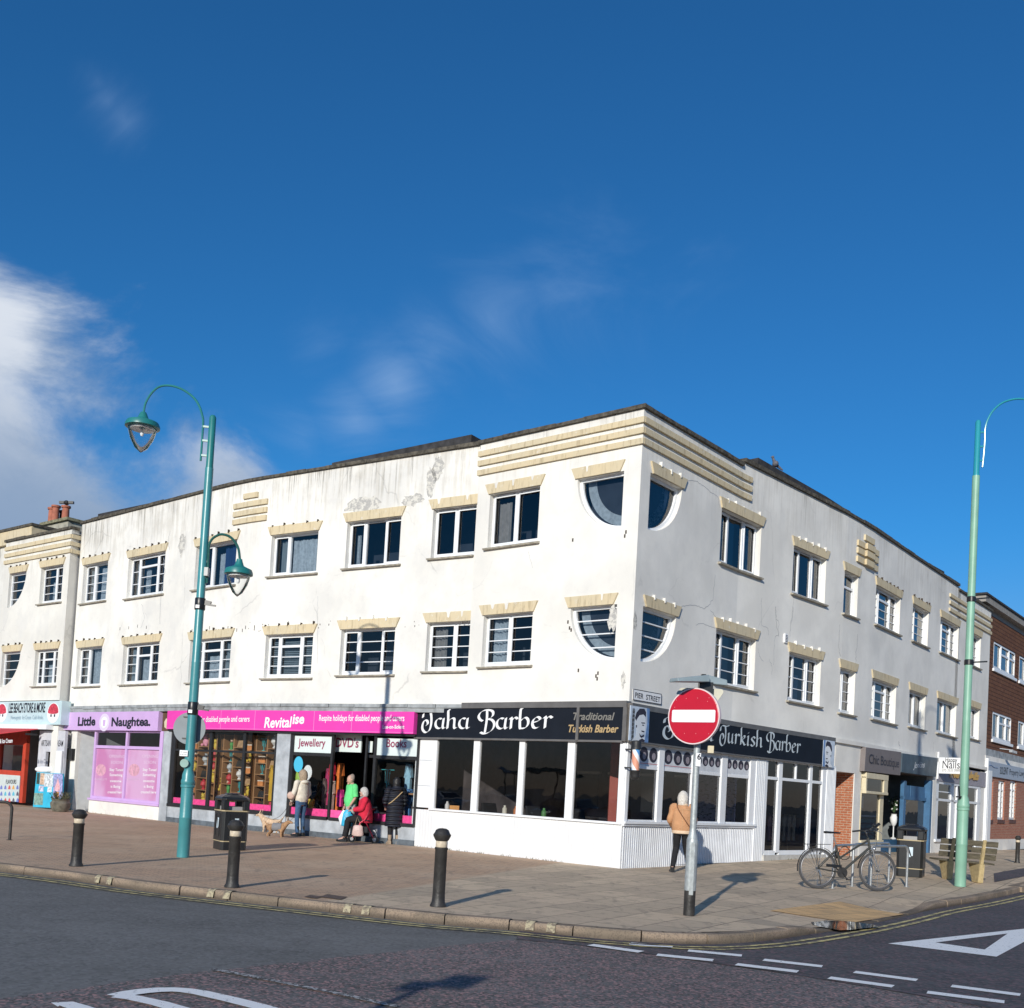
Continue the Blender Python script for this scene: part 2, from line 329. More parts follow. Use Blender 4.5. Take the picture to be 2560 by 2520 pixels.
# ------------------------------------------------------------------ terrain and facade frames
C0 = Vector((2.507, 22.91))
EL = Vector((cos(radians(140.5)), sin(radians(140.5)))); ER = Vector((cos(radians(50.5)), sin(radians(50.5))))
def sst(a, b, x):
    t = max(0, min(1, (x-a)/(b-a))); return t*t*(3-2*t)
def zg(x, y):                              # the pavement climbs gently up the side street
    t = (Vector((x, y))-C0).dot(ER); return .15*sst(1, 12, t)
def ground(px, py, dz=0):
    d = ray(px, py); p = Vector((0, 0, 0)); z = dz
    for _ in range(12):
        t = (z-CH)/d.z; p = Vector((0, 0, CH))+d*t; z = zg(p.x, p.y)+dz
    return Vector((p.x, p.y, z))
class Facade:
    def __init__(s, pts, side):            # side +1: outward normal is left-hand rotation of travel
        s.p = [Vector(q) for q in pts]; s.side = side; s.u = [0]
        for a, b in zip(s.p, s.p[1:]): s.u.append(s.u[-1]+(b-a).length)
        ns = []
        for a, b in zip(s.p, s.p[1:]):
            t = (b-a).normalized(); ns.append(Vector((-t.y, t.x))*side)
        s.n = [ns[0]]+[(a+b).normalized()/max(.5, (a+b).normalized().dot(a)) for a, b in zip(ns, ns[1:])]+[ns[-1]]; s.sn = ns
    def P(s, u, z, d=0):
        i = 0
        while i < len(s.p)-2 and u > s.u[i+1]: i += 1
        f = (u-s.u[i])/(s.u[i+1]-s.u[i]); a = s.p[i]+s.n[i]*d; b = s.p[i+1]+s.n[i+1]*d
        q = a+(b-a)*f; return Vector((q.x, q.y, z))
    def uz(s, px, py, d=0):
        r = ray(px, py); best = None
        for i in range(len(s.p)-1):
            a = s.p[i]+s.n[i]*d; b = s.p[i+1]+s.n[i+1]*d; e = b-a
            det = r.x*(-e.y)+e.x*r.y
            if abs(det) < 1e-9: continue
            t = (a.x*(-e.y)+e.x*a.y)/det; f = (r.x*a.y-r.y*a.x)/det
            lo = -9 if i == 0 else -1e-6; hi = 9 if i == len(s.p)-2 else 1+1e-6
            if t > 0 and lo <= f <= hi: best = (s.u[i]+f*(s.u[i+1]-s.u[i]), CH+r.z*t); break
        return best
    def stops(s, u0, u1): return [u0]+[q for q in s.u if u0+1e-4 < q < u1-1e-4]+[u1]
    def box(s, mb, u0, u1, z0, z1, d0, d1):
        if u1 < u0: u0, u1 = u1, u0
        st = s.stops(u0, u1)
        for a, b in zip(st, st[1:]):
            mb.hexa([s.P(a, z0, d0), s.P(b, z0, d0), s.P(b, z0, d1), s.P(a, z0, d1), s.P(a, z1, d0), s.P(b, z1, d0), s.P(b, z1, d1), s.P(a, z1, d1)])
        return mb
    def out(s, u): return (s.P(u, 0, 1)-s.P(u, 0, 0))
    def quad(s, mb, u0, u1, z0, z1, d):
        st = s.stops(min(u0, u1), max(u0, u1))
        for a, b in zip(st, st[1:]): mb.add([s.P(a, z0, d), s.P(b, z0, d), s.P(b, z1, d), s.P(a, z1, d)], [(0, 1, 2, 3)])
        return mb
    def poly(s, mb, uzs, d0, d1): return mb.prism(uzs, lambda u, z: s.P(u, z, d0), lambda u, z: s.P(u, z, d1))
    def pxpoly(s, mb, pts, d0, d1): return s.poly(mb, [s.uz(x, y, d1) for x, y in pts], d0, d1)
    def wall(s, mb, u0, u1, z0, z1, ops, rev=.16):
        us = sorted(set([round(q, 4) for q in s.stops(u0, u1)]+[round(q, 4) for o in ops for q in o[:2]]))
        zs = sorted(set([z0, z1]+[round(q, 4) for o in ops for q in o[2:4]]))
        for a, b in zip(us, us[1:]):
            for c, e in zip(zs, zs[1:]):
                mu, mz = (a+b)/2, (c+e)/2
                if any(o[0] < mu < o[1] and o[2] < mz < o[3] for o in ops): continue
                mb.add([s.P(a, c), s.P(b, c), s.P(b, e), s.P(a, e)], [(0, 1, 2, 3)])
        for o in ops:
            if len(o) > 4: continue
            a, b, c, e = o[:4]
            for q in (((a, c), (a, e)), ((b, c), (b, e)), ((a, c), (b, c)), ((a, e), (b, e))):
                (ua, za), (ub, zb) = q; mb.add([s.P(ua, za), s.P(ub, zb), s.P(ub, zb, -rev), s.P(ua, za, -rev)], [(0, 1, 2, 3)])
        return mb
P1 = C0+EL*4.82
FBL = Facade([C0, C0+EL*9], 1)                                             # left face of the corner block
FWL = Facade([(-1.14, 26.07), (-7.5, 30.12), (-8.1, 30.53), (-8.7, 30.99), (-9.25, 31.45), (-15.83, 37.2), (-17.3, 38.5)], 1)
X0 = Vector((-16.06, 36.94)); FXL = Facade([X0, X0+Vector((cos(radians(141.6)), sin(radians(141.6))))*5.1], 1)
FR = Facade([C0, C0+ER*4.75, (7.0, 28.13), (9.6, 30.87), (10.3, 31.68), (10.9, 32.4), (16.74, 39.84), (19.75, 43.62)], -1)
XT = Vector((19.75, 43.62)); FT = Facade([XT, XT+Vector((cos(radians(51.5)), sin(radians(51.5))))*16], -1)

# ------------------------------------------------------------------ ground, road, kerb
def asphalt(name, base, chip, sc, amt):
    k = T(name, .9, .25); n1 = k.noise(k.tc, .35, 5); n2 = k.noise(k.tc, 2.2, 6, .6)
    v = nd(k.t, 'ShaderNodeTexVoronoi'); v.inputs['Scale'].default_value = sc; k.L(k.tc, v.inputs[0])
    sp = nd(k.t, 'ShaderNodeSeparateColor'); k.L(v.outputs['Color'], sp.inputs[0])
    f = k.math('MULTIPLY', k.ramp(sp.outputs[0], .62, .75), amt)
    c = k.mix(k.ramp(n1, .35, .65), base, tuple(b*1.28 for b in base)); c = k.mix(k.math('MULTIPLY', k.ramp(n2, .45, .7), .35), c, tuple(b*.62 for b in base))
    c = k.mix(f, c, chip); f2 = k.math('MULTIPLY', k.ramp(sp.outputs[1], .6, .8), amt*.8); c = k.mix(f2, c, tuple(b*.35 for b in base))
    # tyre-worn lanes and small spots
    w1 = k.noise(k.map((.12, 1.1, 1), rot=(0, 0, radians(28))), 1.4, 4); c = k.mix(k.math('MULTIPLY', k.ramp(w1, .5, .72), .3), c, tuple(b*1.55 for b in base))
    s1 = k.noise(k.tc, 9, 2); c = k.mix(k.math('MULTIPLY', k.ramp(s1, .74, .78), .6), c, (.01, .01, .011))
    k.base(c); k.bump(sp.outputs[2], .35 if amt > .4 else .15, .008); return k.m
ASPH = asphalt('smooth_asphalt', (.140, .140, .134), (.24, .24, .24), 30, .35)
ASPH2 = asphalt('side_street_asphalt', (.080, .079, .083), (.22, .13, .14), 26, .5)
ASPHC = asphalt('worn_chipped_asphalt', (.135, .13, .127), (.40, .24, .225), 44, .85)
k = T('buff_paving', .88, .25)
ang = radians(58)
mp = k.map((1, 1, 1), rot=(0, 0, -ang)); sp = nd(k.t, 'ShaderNodeSeparateXYZ'); k.L(mp, sp.inputs[0])
# slabs on the corner, small block paving on the wide pavement at the left
def bricktex(bw, bh, ms, c1, c2, mo, vec):
    b = nd(k.t, 'ShaderNodeTexBrick'); k.L(vec, b.inputs[0]); b.inputs['Scale'].default_value = 1; b.inputs['Brick Width'].default_value = bw; b.inputs['Row Height'].default_value = bh
    b.inputs['Mortar Size'].default_value = ms; b.inputs['Mortar Smooth'].default_value = .4; b.inputs['Bias'].default_value = -.1
    for i, c in zip(('Color1', 'Color2', 'Mortar'), (c1, c2, mo)): b.inputs[i].default_value = c+(1,)
    return b
b1 = bricktex(.9, .6, .011, (.64, .50, .345), (.44, .35, .25), (.16, .13, .10), mp)
b2 = bricktex(.2, .1, .006, (.56, .37, .24), (.46, .32, .215), (.20, .155, .115), k.map((1, 1, 1), rot=(0, 0, radians(-35))))
sx = nd(k.t, 'ShaderNodeSeparateXYZ'); k.L(k.tc, sx.inputs[0])
side = k.ramp(k.math('ADD', sx.outputs[0], k.math('MULTIPLY', sx.outputs[1], -.35)), -7.2, -7.0)
n1 = k.noise(k.tc, .5, 6, .6); n2 = k.noise(k.tc, 5, 8, .65); n3 = k.noise(k.tc, 60, 3)
c = k.mix(side, b2.outputs[0], b1.outputs[0]); c = k.mix(k.math('MULTIPLY', k.ramp(n1, .38, .68), .45), c, (.62, .47, .33))
c = k.mix(k.math('MULTIPLY', k.ramp(n2, .5, .72), .5), c, (.19, .16, .13)); c = k.mix(k.math('MULTIPLY', k.ramp(k.noise(k.tc, 1.7, 7, .7), .56, .7), .4), c, (.17, .145, .125))
c = k.mix(k.math('MULTIPLY', k.ramp(k.noise(k.map((2.2, .5, 1), rot=(0, 0, .9)), 2.2, 7, .65), .55, .68), .4), c, (.20, .165, .13)); c = k.mix(k.math('MULTIPLY', k.ramp(n3, .6, .75), .25), c, (.33, .29, .24))
vs_ = nd(k.t, 'ShaderNodeTexVoronoi'); vs_.inputs['Scale'].default_value = 1.6; k.L(k.tc, vs_.inputs[0])
c = k.mix(k.math('MULTIPLY', k.ramp(vs_.outputs[0], .045, .06, 1, 0), .5), c, (.05, .045, .04))
k.base(c); k.bump(k.math('ADD', k.math('MULTIPLY', n3, .3), k.math('SUBTRACT', 1, b1.outputs[1])), .35, .008)
PAVE = k.m
KERBM = T('kerb_stone', .9, .25); k = KERBM
n1 = k.noise(k.tc, 40, 4); n2 = k.noise(k.tc, 1.2, 5); v = nd(k.t, 'ShaderNodeTexVoronoi'); v.inputs['Scale'].default_value = 70; k.L(k.tc, v.inputs[0])
sp = nd(k.t, 'ShaderNodeSeparateColor'); k.L(v.outputs['Color'], sp.inputs[0])
c = k.mix(k.ramp(n2, .4, .6), (.22, .175, .13), (.32, .245, .18)); c = k.mix(k.math('MULTIPLY', k.ramp(sp.outputs[0], .6, .8), .4), c, (.09, .075, .065))
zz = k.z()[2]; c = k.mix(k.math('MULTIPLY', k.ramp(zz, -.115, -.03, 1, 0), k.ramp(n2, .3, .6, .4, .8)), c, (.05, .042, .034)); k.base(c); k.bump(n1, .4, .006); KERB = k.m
ROADZ = -.12
def catmull(P, n=8):
    P = [Vector(p) for p in P]; P = [2*P[0]-P[1]]+P+[2*P[-1]-P[-2]]; out = []
    for i in range(1, len(P)-2):
        for j in range(n):
            t = j/n; a, b, c_, d = P[i-1:i+3]
            out.append(.5*((2*b)+(c_-a)*t+(2*a-5*b+4*c_-d)*t*t+(3*b-a-3*c_+d)*t**3))
    out.append(P[-2]); return out
KPX = [(-420, 2108), (0, 2159), (179, 2180), (337, 2202), (510, 2222), (728, 2246), (910, 2266), (1092, 2285), (1280, 2300), (1459, 2318), (1631, 2331), (1717, 2335), (1796, 2335), (1909, 2328), (2028, 2313), (2140, 2296), (2250, 2275), (2352, 2254), (2560, 2215), (2900, 2158), (3300, 2108)]
KP = catmull([ground(*p).xy for p in KPX], 10)
def kerbdrop(p): return max(0, 1-abs((p-KDC).length)/1.0)
KD0, KD1 = ground(2035, 2312).xy, ground(2330, 2262).xy; KDC = (KD0+KD1)/2; KDR = (KD1-KD0).length/2
def kdrop(p): return 1-sst(KDR*.75, KDR*1.25, (Vector(p[:2])-KDC).length)
KPI = []
NK = []
for i, p in enumerate(KP):
    t = (KP[min(i+1, len(KP)-1)]-KP[max(i-1, 0)]).normalized(); NK.append(Vector((t.y, -t.x)))       # points to the road
def kz(p): return zg(p.x, p.y)-.095*kdrop(p)
def pz(p):
    if (p-KDC).length > 6: return zg(p.x, p.y)
    q = min(KPI, key=lambda a: (a-p).length); return zg(p.x, p.y)-.095*kdrop(q)*(1-sst(.02, 1.5, (q-p).length))
KPI += [p-n_*.145 for p, n_ in zip(KP, NK)]
mb = MB(); N = 260; M_ = 220
for j in range(M_+1):
    for i in range(N+1):
        x = -90+180*i/N; y = -12+132*j/M_; mb.v.append((x, y, zg(x, y)+ROADZ-.004))
mb.f = [(j*(N+1)+i, j*(N+1)+i+1, (j+1)*(N+1)+i+1, (j+1)*(N+1)+i) for j in range(M_) for i in range(N)]
structure(mb, 'road', ASPH)
mb = MB(); s = 1500; mb.add([(-s, -s, -.3), (s, -s, -.3), (s, s, -.3), (-s, s, -.3)], [(0, 1, 2, 3)]); structure(mb, 'ground', M('far_ground', (.10, .10, .085), .95, .3, .05))
def sheet(pts, z0, name, mat, res=None, **kk):
    mb = MB(); vs = []
    for p in pts: vs.append((p.x, p.y, zg(p.x, p.y)+z0))
    mb.add(vs, [tuple(range(len(vs)))]); bm = bmesh.new(); me = bpy.data.meshes.new(name)
    return structure(mb, name, mat)
# coarse worn asphalt in the foreground, darker asphalt in the side street
cb = [ground(x, y, ROADZ) for x, y in ((-500, 2560), (0, 2497), (250, 2463), (463, 2434), (720, 2407), (993, 2378), (1150, 2362), (1290, 2349), (1450, 2364), (1611, 2384), (1800, 2411), (2008, 2440), (2206, 2474), (2405, 2507), (2600, 2545))]
cb2 = []
for i, (a, b) in enumerate(zip(cb, cb[1:])):
    for q in range(6):
        p = a.lerp(b, q/6); p += Vector((random.uniform(-.012, .012), random.uniform(-.02, .02), 0)); cb2.append(p)
poly = cb2+[cb[-1], Vector((14, 3, 0)), Vector((14, -10, 0)), Vector((-14, -10, 0)), Vector((-14, 5, 0))]
sheet(poly, ROADZ, 'worn_road_surface', ASPHC)
ks = [p for p in KP if p.x > 1.2]
side = [ground(x, y, ROADZ) for x, y in ((1290, 2349), (1450, 2364), (1611, 2384), (1800, 2411), (2008, 2440), (2206, 2474), (2405, 2507), (2600, 2545))]
poly = [Vector((p.x, p.y)) for p in side]+[Vector((14, 3.2)), Vector((70, 3.2)), Vector((70, 70)), Vector((58, 79))]
kk_ = [KP[i]-NK[i]*.05 for i in range(len(KP)) if KP[i].x > side[0].x]
# gridded so that it follows the slope
mb = MB(); row = []
near = poly[:8]+[Vector((14, 3.2)), Vector((24, 3.2)), Vector((45, 12)), Vector((70, 40))]
def resample(P, n):
    L = [0]
    for a, b in zip(P, P[1:]): L.append(L[-1]+(b-a).length)
    o = []
    for i in range(n):
        t = L[-1]*i/(n-1); j = 0
        while j < len(P)-2 and t > L[j+1]: j += 1
        o.append(P[j].lerp(P[j+1], (t-L[j])/max(1e-9, L[j+1]-L[j])))
    return o
A, B = resample(near, 120), resample(kk_, 120)
for i in range(120):
    for j in range(61):
        p = A[i].lerp(B[i], j/60); mb.v.append((p.x, p.y, zg(p.x, p.y)+ROADZ+.005))
mb.f = [(i*61+j, i*61+j+1, (i+1)*61+j+1, (i+1)*61+j) for i in range(119) for j in range(60)]
structure(mb, 'side_street', ASPH2)
# kerb stones: one structure with open joints
mb = MB(); acc = 0; joint = 0
PP = resample(KP, 900); step = (PP[1]-PP[0]).length; stone = .91
i = 0
while i < len(PP)-2:
    n = max(2, int(stone/step)); a = i; b = min(len(PP)-1, i+n); g = .008; tl = random.uniform(-.006, .006); rr = random.uniform(-.012, .012)
    for q in range(a, b, max(1, n//4)):
        e = min(b, q+max(1, n//4)); p, r = PP[q], PP[e]; t = (r-p).normalized(); nn = Vector((t.y, -t.x))
        if q == a: p = p+t*g
        if e == b: r = r-t*g
        z0, z1 = kz(p)+tl, kz(r)+tl; w_ = .15; c_ = .02
        prof = lambda P_, z: [(P_+nn*(.0-w_)).to_tuple()+(z-.3,), (P_+nn*(.03+rr)).to_tuple()+(z-.3,), (P_+nn*(.012+rr)).to_tuple()+(z-c_,), (P_+nn*(-.008+rr)).to_tuple()+(z,), (P_-nn*w_).to_tuple()+(z,)]
        vs = prof(p, z0)+prof(r, z1)
        mb.add(vs, [(0, 1, 2, 3, 4), (9, 8, 7, 6, 5)]+[(j, 5+j, 5+(j+1) % 5, (j+1) % 5) for j in range(5)])
    i = b
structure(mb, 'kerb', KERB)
# pavement: from the kerb back to (and under) the buildings
back = [FXL.P(9, 0).xy, FXL.P(5, 0, -3).xy, FXL.P(0, 0, -3).xy, FWL.P(12, 0, -4).xy, FWL.P(6, 0, -4).xy, (C0+EL*3+Vector((0, 4))), C0+Vector((0, 5)), C0+ER*3+Vector((0, 4)), FR.P(9, 0, -4).xy, FR.P(16, 0, -4).xy, FR.P(24, 0, -4).xy, FT.P(6, 0, -2).xy, FT.P(16, 0, -2).xy]
n = 260; A = resample([p-NK[i]*.145 for i, p in enumerate(KP)], n); B = resample([Vector(b) for b in back], n); J = 44
mb = MB()
for i in range(n):
    for j in range(J+1):
        f = (j/J)**1.5; p = A[i].lerp(B[i], f); z = zg(p.x, p.y)
        dd = (p-KDC).length; fall = 1-sst(.2, 1.3, min((p-q).length for q in (KDC, KD0.lerp(KD1, .25), KD0.lerp(KD1, .75))))
        mb.v.append((p.x, p.y, pz(p)-.003))
mb.f = [(i*(J+1)+j, i*(J+1)+j+1, (i+1)*(J+1)+j+1, (i+1)*(J+1)+j) for i in range(n-1) for j in range(J)]
structure(mb, 'pavement', PAVE)
# painted lines
YEL = M('faded_yellow_paint', (.46, .39, .17), .8, .35, 14)
k = T('worn_white_paint', .7, .3); k.base(k.mix(k.ramp(k.noise(k.tc, 22, 6, .7), .60, .66), (.88, .88, .86), (.14, .14, .14))); WROAD = k.m
k = T('worn_yellow_line', .8, .3); k.base(k.mix(k.math('MULTIPLY', k.ramp(k.noise(k.tc, 7, 7, .7), .44, .58), .85), (.66, .55, .24), (.12, .115, .10))); YLINE = k.m
k = T('faint_white_dots', .8, .3); k.base(k.mix(k.ramp(k.noise(k.tc, 26, 4, .7), .46, .52), (.45, .45, .44), (.075, .07, .07))); WFAINT = k.m
for off in (.27, .43):
    mb = MB(); P_ = resample([KP[i]+NK[i]*off for i in range(len(KP))], 500)
    for i in range(len(P_)):
        a, b = P_[max(0, i-1)], P_[min(len(P_)-1, i+1)]; t = (b-a).normalized(); nn = Vector((t.y, -t.x))*.034; p = P_[i]
        for q in (p-nn, p+nn): mb.v.append((q.x, q.y, zg(q.x, q.y)+ROADZ+.013))
    mb.f = [(2*i, 2*i+1, 2*i+3, 2*i+2) for i in range(len(P_)-1)]
    structure(mb, 'yellow_line', YLINE)
def stroke(pts, wd, name, mat, dz=.013):
    mb = MB(); P_ = [ground(x, y, ROADZ) for x, y in pts]
    if isinstance(wd, (int, float)): wd = [wd]*len(P_)
    for i, p in enumerate(P_):
        a, b = P_[max(0, i-1)], P_[min(len(P_)-1, i+1)]; t = (b-a).xy.normalized(); nn = Vector((t.y, -t.x))*wd[i]/2
        for q in (p.xy-nn, p.xy+nn): mb.v.append((q.x, q.y, zg(q.x, q.y)+ROADZ+dz))
    mb.f = [(2*i, 2*i+1, 2*i+3, 2*i+2) for i in range(len(P_)-1)]
    return structure(mb, name, mat)
def P1280(*ps): return [(1280+x/1.511, 2060+y/1.511) for x, y in ps]
def P0(*ps): return [(x/1.511, 2060+y/1.511) for x, y in ps]
for a, b in (((296, 460), (488, 487)), ((547, 498), (760, 519)), ((847, 534), (1080, 562)), ((1198, 585), (1440, 618)), ((1568, 640), (1860, 677)), ((1960, 690), (2300, 736)),
             ((445, 455), (605, 470)), ((665, 482), (868, 501)), ((950, 517), (1172, 542)), ((1293, 563), (1530, 594)), ((1660, 616), (1920, 650))):
    stroke(P1280(a, b), .17, 'give_way_dash', WROAD)
def flat(pts, name, mat, dz=.008):
    mb = MB(); v = [ground(x, y, ROADZ) for x, y in pts]; mb.add([(p.x, p.y, p.z+dz) for p in v], [tuple(range(len(v)))]); return structure(mb, name, mat)
o_ = P1280((1420, 455), (2050, 386), (1830, 505)); i_ = P1280((1600, 451), (1872, 417), (1785, 478))
mb = MB(); vs = [ground(x, y, ROADZ) for x, y in o_+i_]; mb.add([(p.x, p.y, p.z+.013) for p in vs], [(0, 1, 4, 3), (1, 2, 5, 4), (2, 0, 3, 5)]); structure(mb, 'give_way_triangle', WROAD)
stroke(P0((1080, 726), (985, 697), (870, 668), (755, 642), (700, 634), (655, 631), (600, 632), (540, 637), (490, 644), (436, 656)), [.16]*6+[.17]*4, 'white_road_marking', WROAD)
stroke(P0((440, 655), (500, 662), (600, 684), (760, 730)), .15, 'white_road_marking', WROAD, .0145)
stroke(P0((205, 689), (250, 685), (300, 700), (380, 730)), .15, 'white_road_marking', WROAD)
stroke(P0((800, 552), (950, 580), (1150, 620), (1300, 650), (1500, 695)), .07, 'worn_dotted_line', WFAINT)
# tactile paving, side alley, puddle, inspection covers
k = T('buff_tactile', .85, .25)
v = nd(k.t, 'ShaderNodeTexVoronoi'); v.inputs['Scale'].default_value = 15; v.inputs['Randomness'].default_value = 0; k.L(k.map(rot=(0, 0, radians(-40))), v.inputs[0])
b_ = nd(k.t, 'ShaderNodeTexBrick'); k.L(k.map(rot=(0, 0, radians(-40))), b_.inputs[0]); b_.inputs['Scale'].default_value = 1; b_.offset = 0
b_.inputs['Brick Width'].default_value = .4; b_.inputs['Row Height'].default_value = .4; b_.inputs['Mortar Size'].default_value = .008
b_.inputs['Color1'].default_value = (.74, .47, .22, 1); b_.inputs['Color2'].default_value = (.64, .41, .2, 1); b_.inputs['Mortar'].default_value = (.25, .17, .10, 1)
c = k.mix(k.math('MULTIPLY', k.ramp(k.noise(k.tc, 3, 6), .45, .7), .4), b_.outputs[0], (.22, .17, .12)); c = k.mix(k.ramp(v.outputs[0], .25, .4, .25, 0), c, (.5, .38, .22)); k.base(c); k.bump(k.ramp(v.outputs[0], .2, .45, 1, 0), .5, .01); TACT = k.m
def drape(px, dz, name, mat, n=10):
    c4 = [ground(*p).xy for p in px]; mb = MB()
    for j in range(n+1):
        for i in range(n+1):
            p = c4[0].lerp(c4[1], i/n).lerp(c4[3].lerp(c4[2], i/n), j/n)
            fall = 1-sst(.2, 1.3, min((p-q).length for q in (KDC, KD0.lerp(KD1, .25), KD0.lerp(KD1, .75))))
            mb.v.append((p.x, p.y, pz(p)+dz))
    mb.f = [(j*(n+1)+i, j*(n+1)+i+1, (j+1)*(n+1)+i+1, (j+1)*(n+1)+i) for j in range(n) for i in range(n)]
    return structure(mb, name, mat)
drape([(1925, 2274), (2100, 2251), (2262, 2272), (2140, 2290)], .007, 'tactile_paving', TACT)
PUD = M('puddle_water', (.02, .018, .015), .05, 0, spec=.5)
pud = [(2028, 2292), (2070, 2288), (2120, 2290), (2180, 2297), (2200, 2303), (2165, 2306), (2130, 2310), (2100, 2311), (2075, 2307), (2050, 2302), (2032, 2298)]
mb = MB(); vs = [ground(x, y) for x, y in pud]; mb.add([(p.x, p.y, -.078) for p in vs], [tuple(range(len(vs)))]); structure(mb, 'puddle', PUD)
drape([(2486, 2206), (2484, 2184), (2700, 2150), (2720, 2170)], .006, 'side_alley_road', ASPH2)
COVER = M('cast_iron_cover', (.085, .055, .042), .7, .3, 20, .4, 50)
drape([(818, 2236), (868, 2243), (852, 2250), (800, 2243)], .006, 'inspection_cover', COVER, 2)
drape([(775, 2238), (806, 2242), (790, 2247), (760, 2243)], .006, 'inspection_cover', COVER, 2)
# kerb loading ticks
k = T('kerb_tick_paint', .8, .2); k.base(k.mix(k.ramp(k.noise(k.tc, 16, 7, .7), .44, .56), (.42, .37, .25), (.20, .165, .125))); TICK = k.m
for (x, y) in ((236, 2191), (255, 2194), (517, 2228), (540, 2231), (871, 2262), (902, 2266), (1330, 2311), (1375, 2317)):
    p = ground(x, y).xy; i = min(range(len(KP)), key=lambda j: (KP[j]-p).length); 
    P_ = resample(KP, 900); j = min(range(900), key=lambda q: (P_[q]-p).length); p = P_[j]; t = (P_[j+1]-P_[j-1]).normalized(); nn = Vector((t.y, -t.x)); z = kz(p); mb = MB()
    wv = .055
    for sgn in (-1, 1):
        q = p+t*wv*sgn
        for o2, dz in ((-.11, .011), (-.012, .011), (.032, -.018), (.048, -.095)): r_ = q+nn*o2; mb.v.append((r_.x, r_.y, z+dz))
    mb.f = [(0, 1, 5, 4), (1, 2, 6, 5), (2, 3, 7, 6)]; structure(mb, 'kerb_tick_mark', TICK)

# ------------------------------------------------------------------ text on surfaces
def text2d(s, bold=0.0, shear=0, sp=1.0):
    cu = bpy.data.curves.new('lettering', 'FONT'); cu.body = s; cu.size = 1; cu.offset = bold; cu.shear = shear; cu.space_character = sp; cu.resolution_u = 3
    o = bpy.data.objects.new('lettering', cu); COL.objects.link(o)
    dg = bpy.context.evaluated_depsgraph_get(); me = bpy.data.meshes.new_from_object(o.evaluated_get(dg))
    vs = [(v.co.x, v.co.y) for v in me.vertices]; fs = [tuple(p.vertices) for p in me.polygons]
    bpy.data.objects.remove(o); bpy.data.curves.remove(cu); bpy.data.meshes.remove(me); return vs, fs
def put(vs, fs, fac, a, b, h, d, mat, parent, name='lettering', ztop=None, base=None):
    """fit 2-D outlines between baseline end points a and b (pixel positions on the facade), h metres per unit height"""
    (ua, za), (ub, zb) = fac.uz(*a, d), fac.uz(*b, d)
    x0, x1 = min(v[0] for v in vs), max(v[0] for v in vs); mb = MB()
    mb.add([fac.P(ua+(ub-ua)*(x-x0)/(x1-x0), za+(zb-za)*(x-x0)/(x1-x0)+y*h, d) for x, y in vs], fs)
    return mb.build(name, mat, parent, fixn=False)
def fac_text(s, fac, a, b, h, d, mat, parent, bold=0.0, shear=0, sp=1.0, name='lettering'):
    vs, fs = text2d(s, bold, shear, sp); return put(vs, fs, fac, a, b, h/.72, d, mat, parent, name)
# broad-nib calligraphy: every stroke is a path swept by a slanted pen
def arc(cx_, cy_, rx, ry, a0, a1, n=14): return [(cx_+rx*cos(radians(a0+(a1-a0)*i/n)), cy_+ry*sin(radians(a0+(a1-a0)*i/n))) for i in range(n+1)]
GL = {
 'a': (.62, [arc(.27, .27, .21, .27, 60, 300), [(.50, .54), (.47, .2), (.47, .08), (.52, .0), (.60, .06)]]),
 'h': (.62, [[(.17, .98), (.08, .95), (.1, .5), (.08, .0)], [(.09, .36), (.22, .50), (.36, .55), (.44, .47), (.44, .1), (.5, .0), (.58, .06)]]),
 'r': (.44, [[(.04, .48), (.12, .54), (.11, 0)], [(.12, .38), (.24, .53), (.33, .56), (.42, .48)]]),
 'b': (.58, [[(.17, .98), (.08, .95), (.08, .08), (.2, 0), (.36, .03), (.47, .2), (.46, .42), (.34, .54), (.2, .48), (.1, .36)]]),
 'e': (.52, [[(.1, .28), (.28, .33), (.42, .42), (.36, .53), (.24, .54), (.1, .4), (.07, .2), (.14, .03), (.28, 0), (.44, .1)]]),
 'u': (.62, [[(.03, .48), (.1, .54), (.09, .14), (.17, 0), (.3, .04), (.44, .2)], [(.45, .54), (.44, .1), (.5, 0), (.58, .06)]]),
 'k': (.56, [[(.17, .98), (.08, .95), (.1, .5), (.08, 0)], [(.1, .3), (.3, .52), (.4, .5), (.34, .36), (.14, .28), (.3, .12), (.4, 0), (.52, .04)]]),
 'i': (.28, [[(.03, .48), (.11, .54), (.09, .1), (.14, 0), (.23, .06)], [(.1, .72), (.14, .76)]]),
 's': (.46, [[(.40, .47), (.28, .55), (.14, .5), (.12, .38), (.34, .2), (.34, .06), (.2, -.01), (.05, .07)]]),
 'T': (.66, [[(.02, .60), (.05, .80), (.22, .92), (.50, .90), (.82, .98)], [(.44, .9), (.5, .6), (.50, .2), (.42, -.1), (.22, -.22), (.04, -.06), (.02, .2), (.12, .44), (.27, .42), (.32, .26), (.24, .16)]]),
 'B': (.86, [[(.22, .42), (.08, .5), (.0, .68), (.1, .88), (.3, .98), (.55, .98), (.72, .88), (.72, .68), (.56, .54), (.44, .5)], [(.5, .52), (.7, .46), (.82, .26), (.76, 0), (.56, -.18), (.32, -.24), (.14, -.16)], [(.42, .97), (.43, .5), (.36, -.2)]]),
}
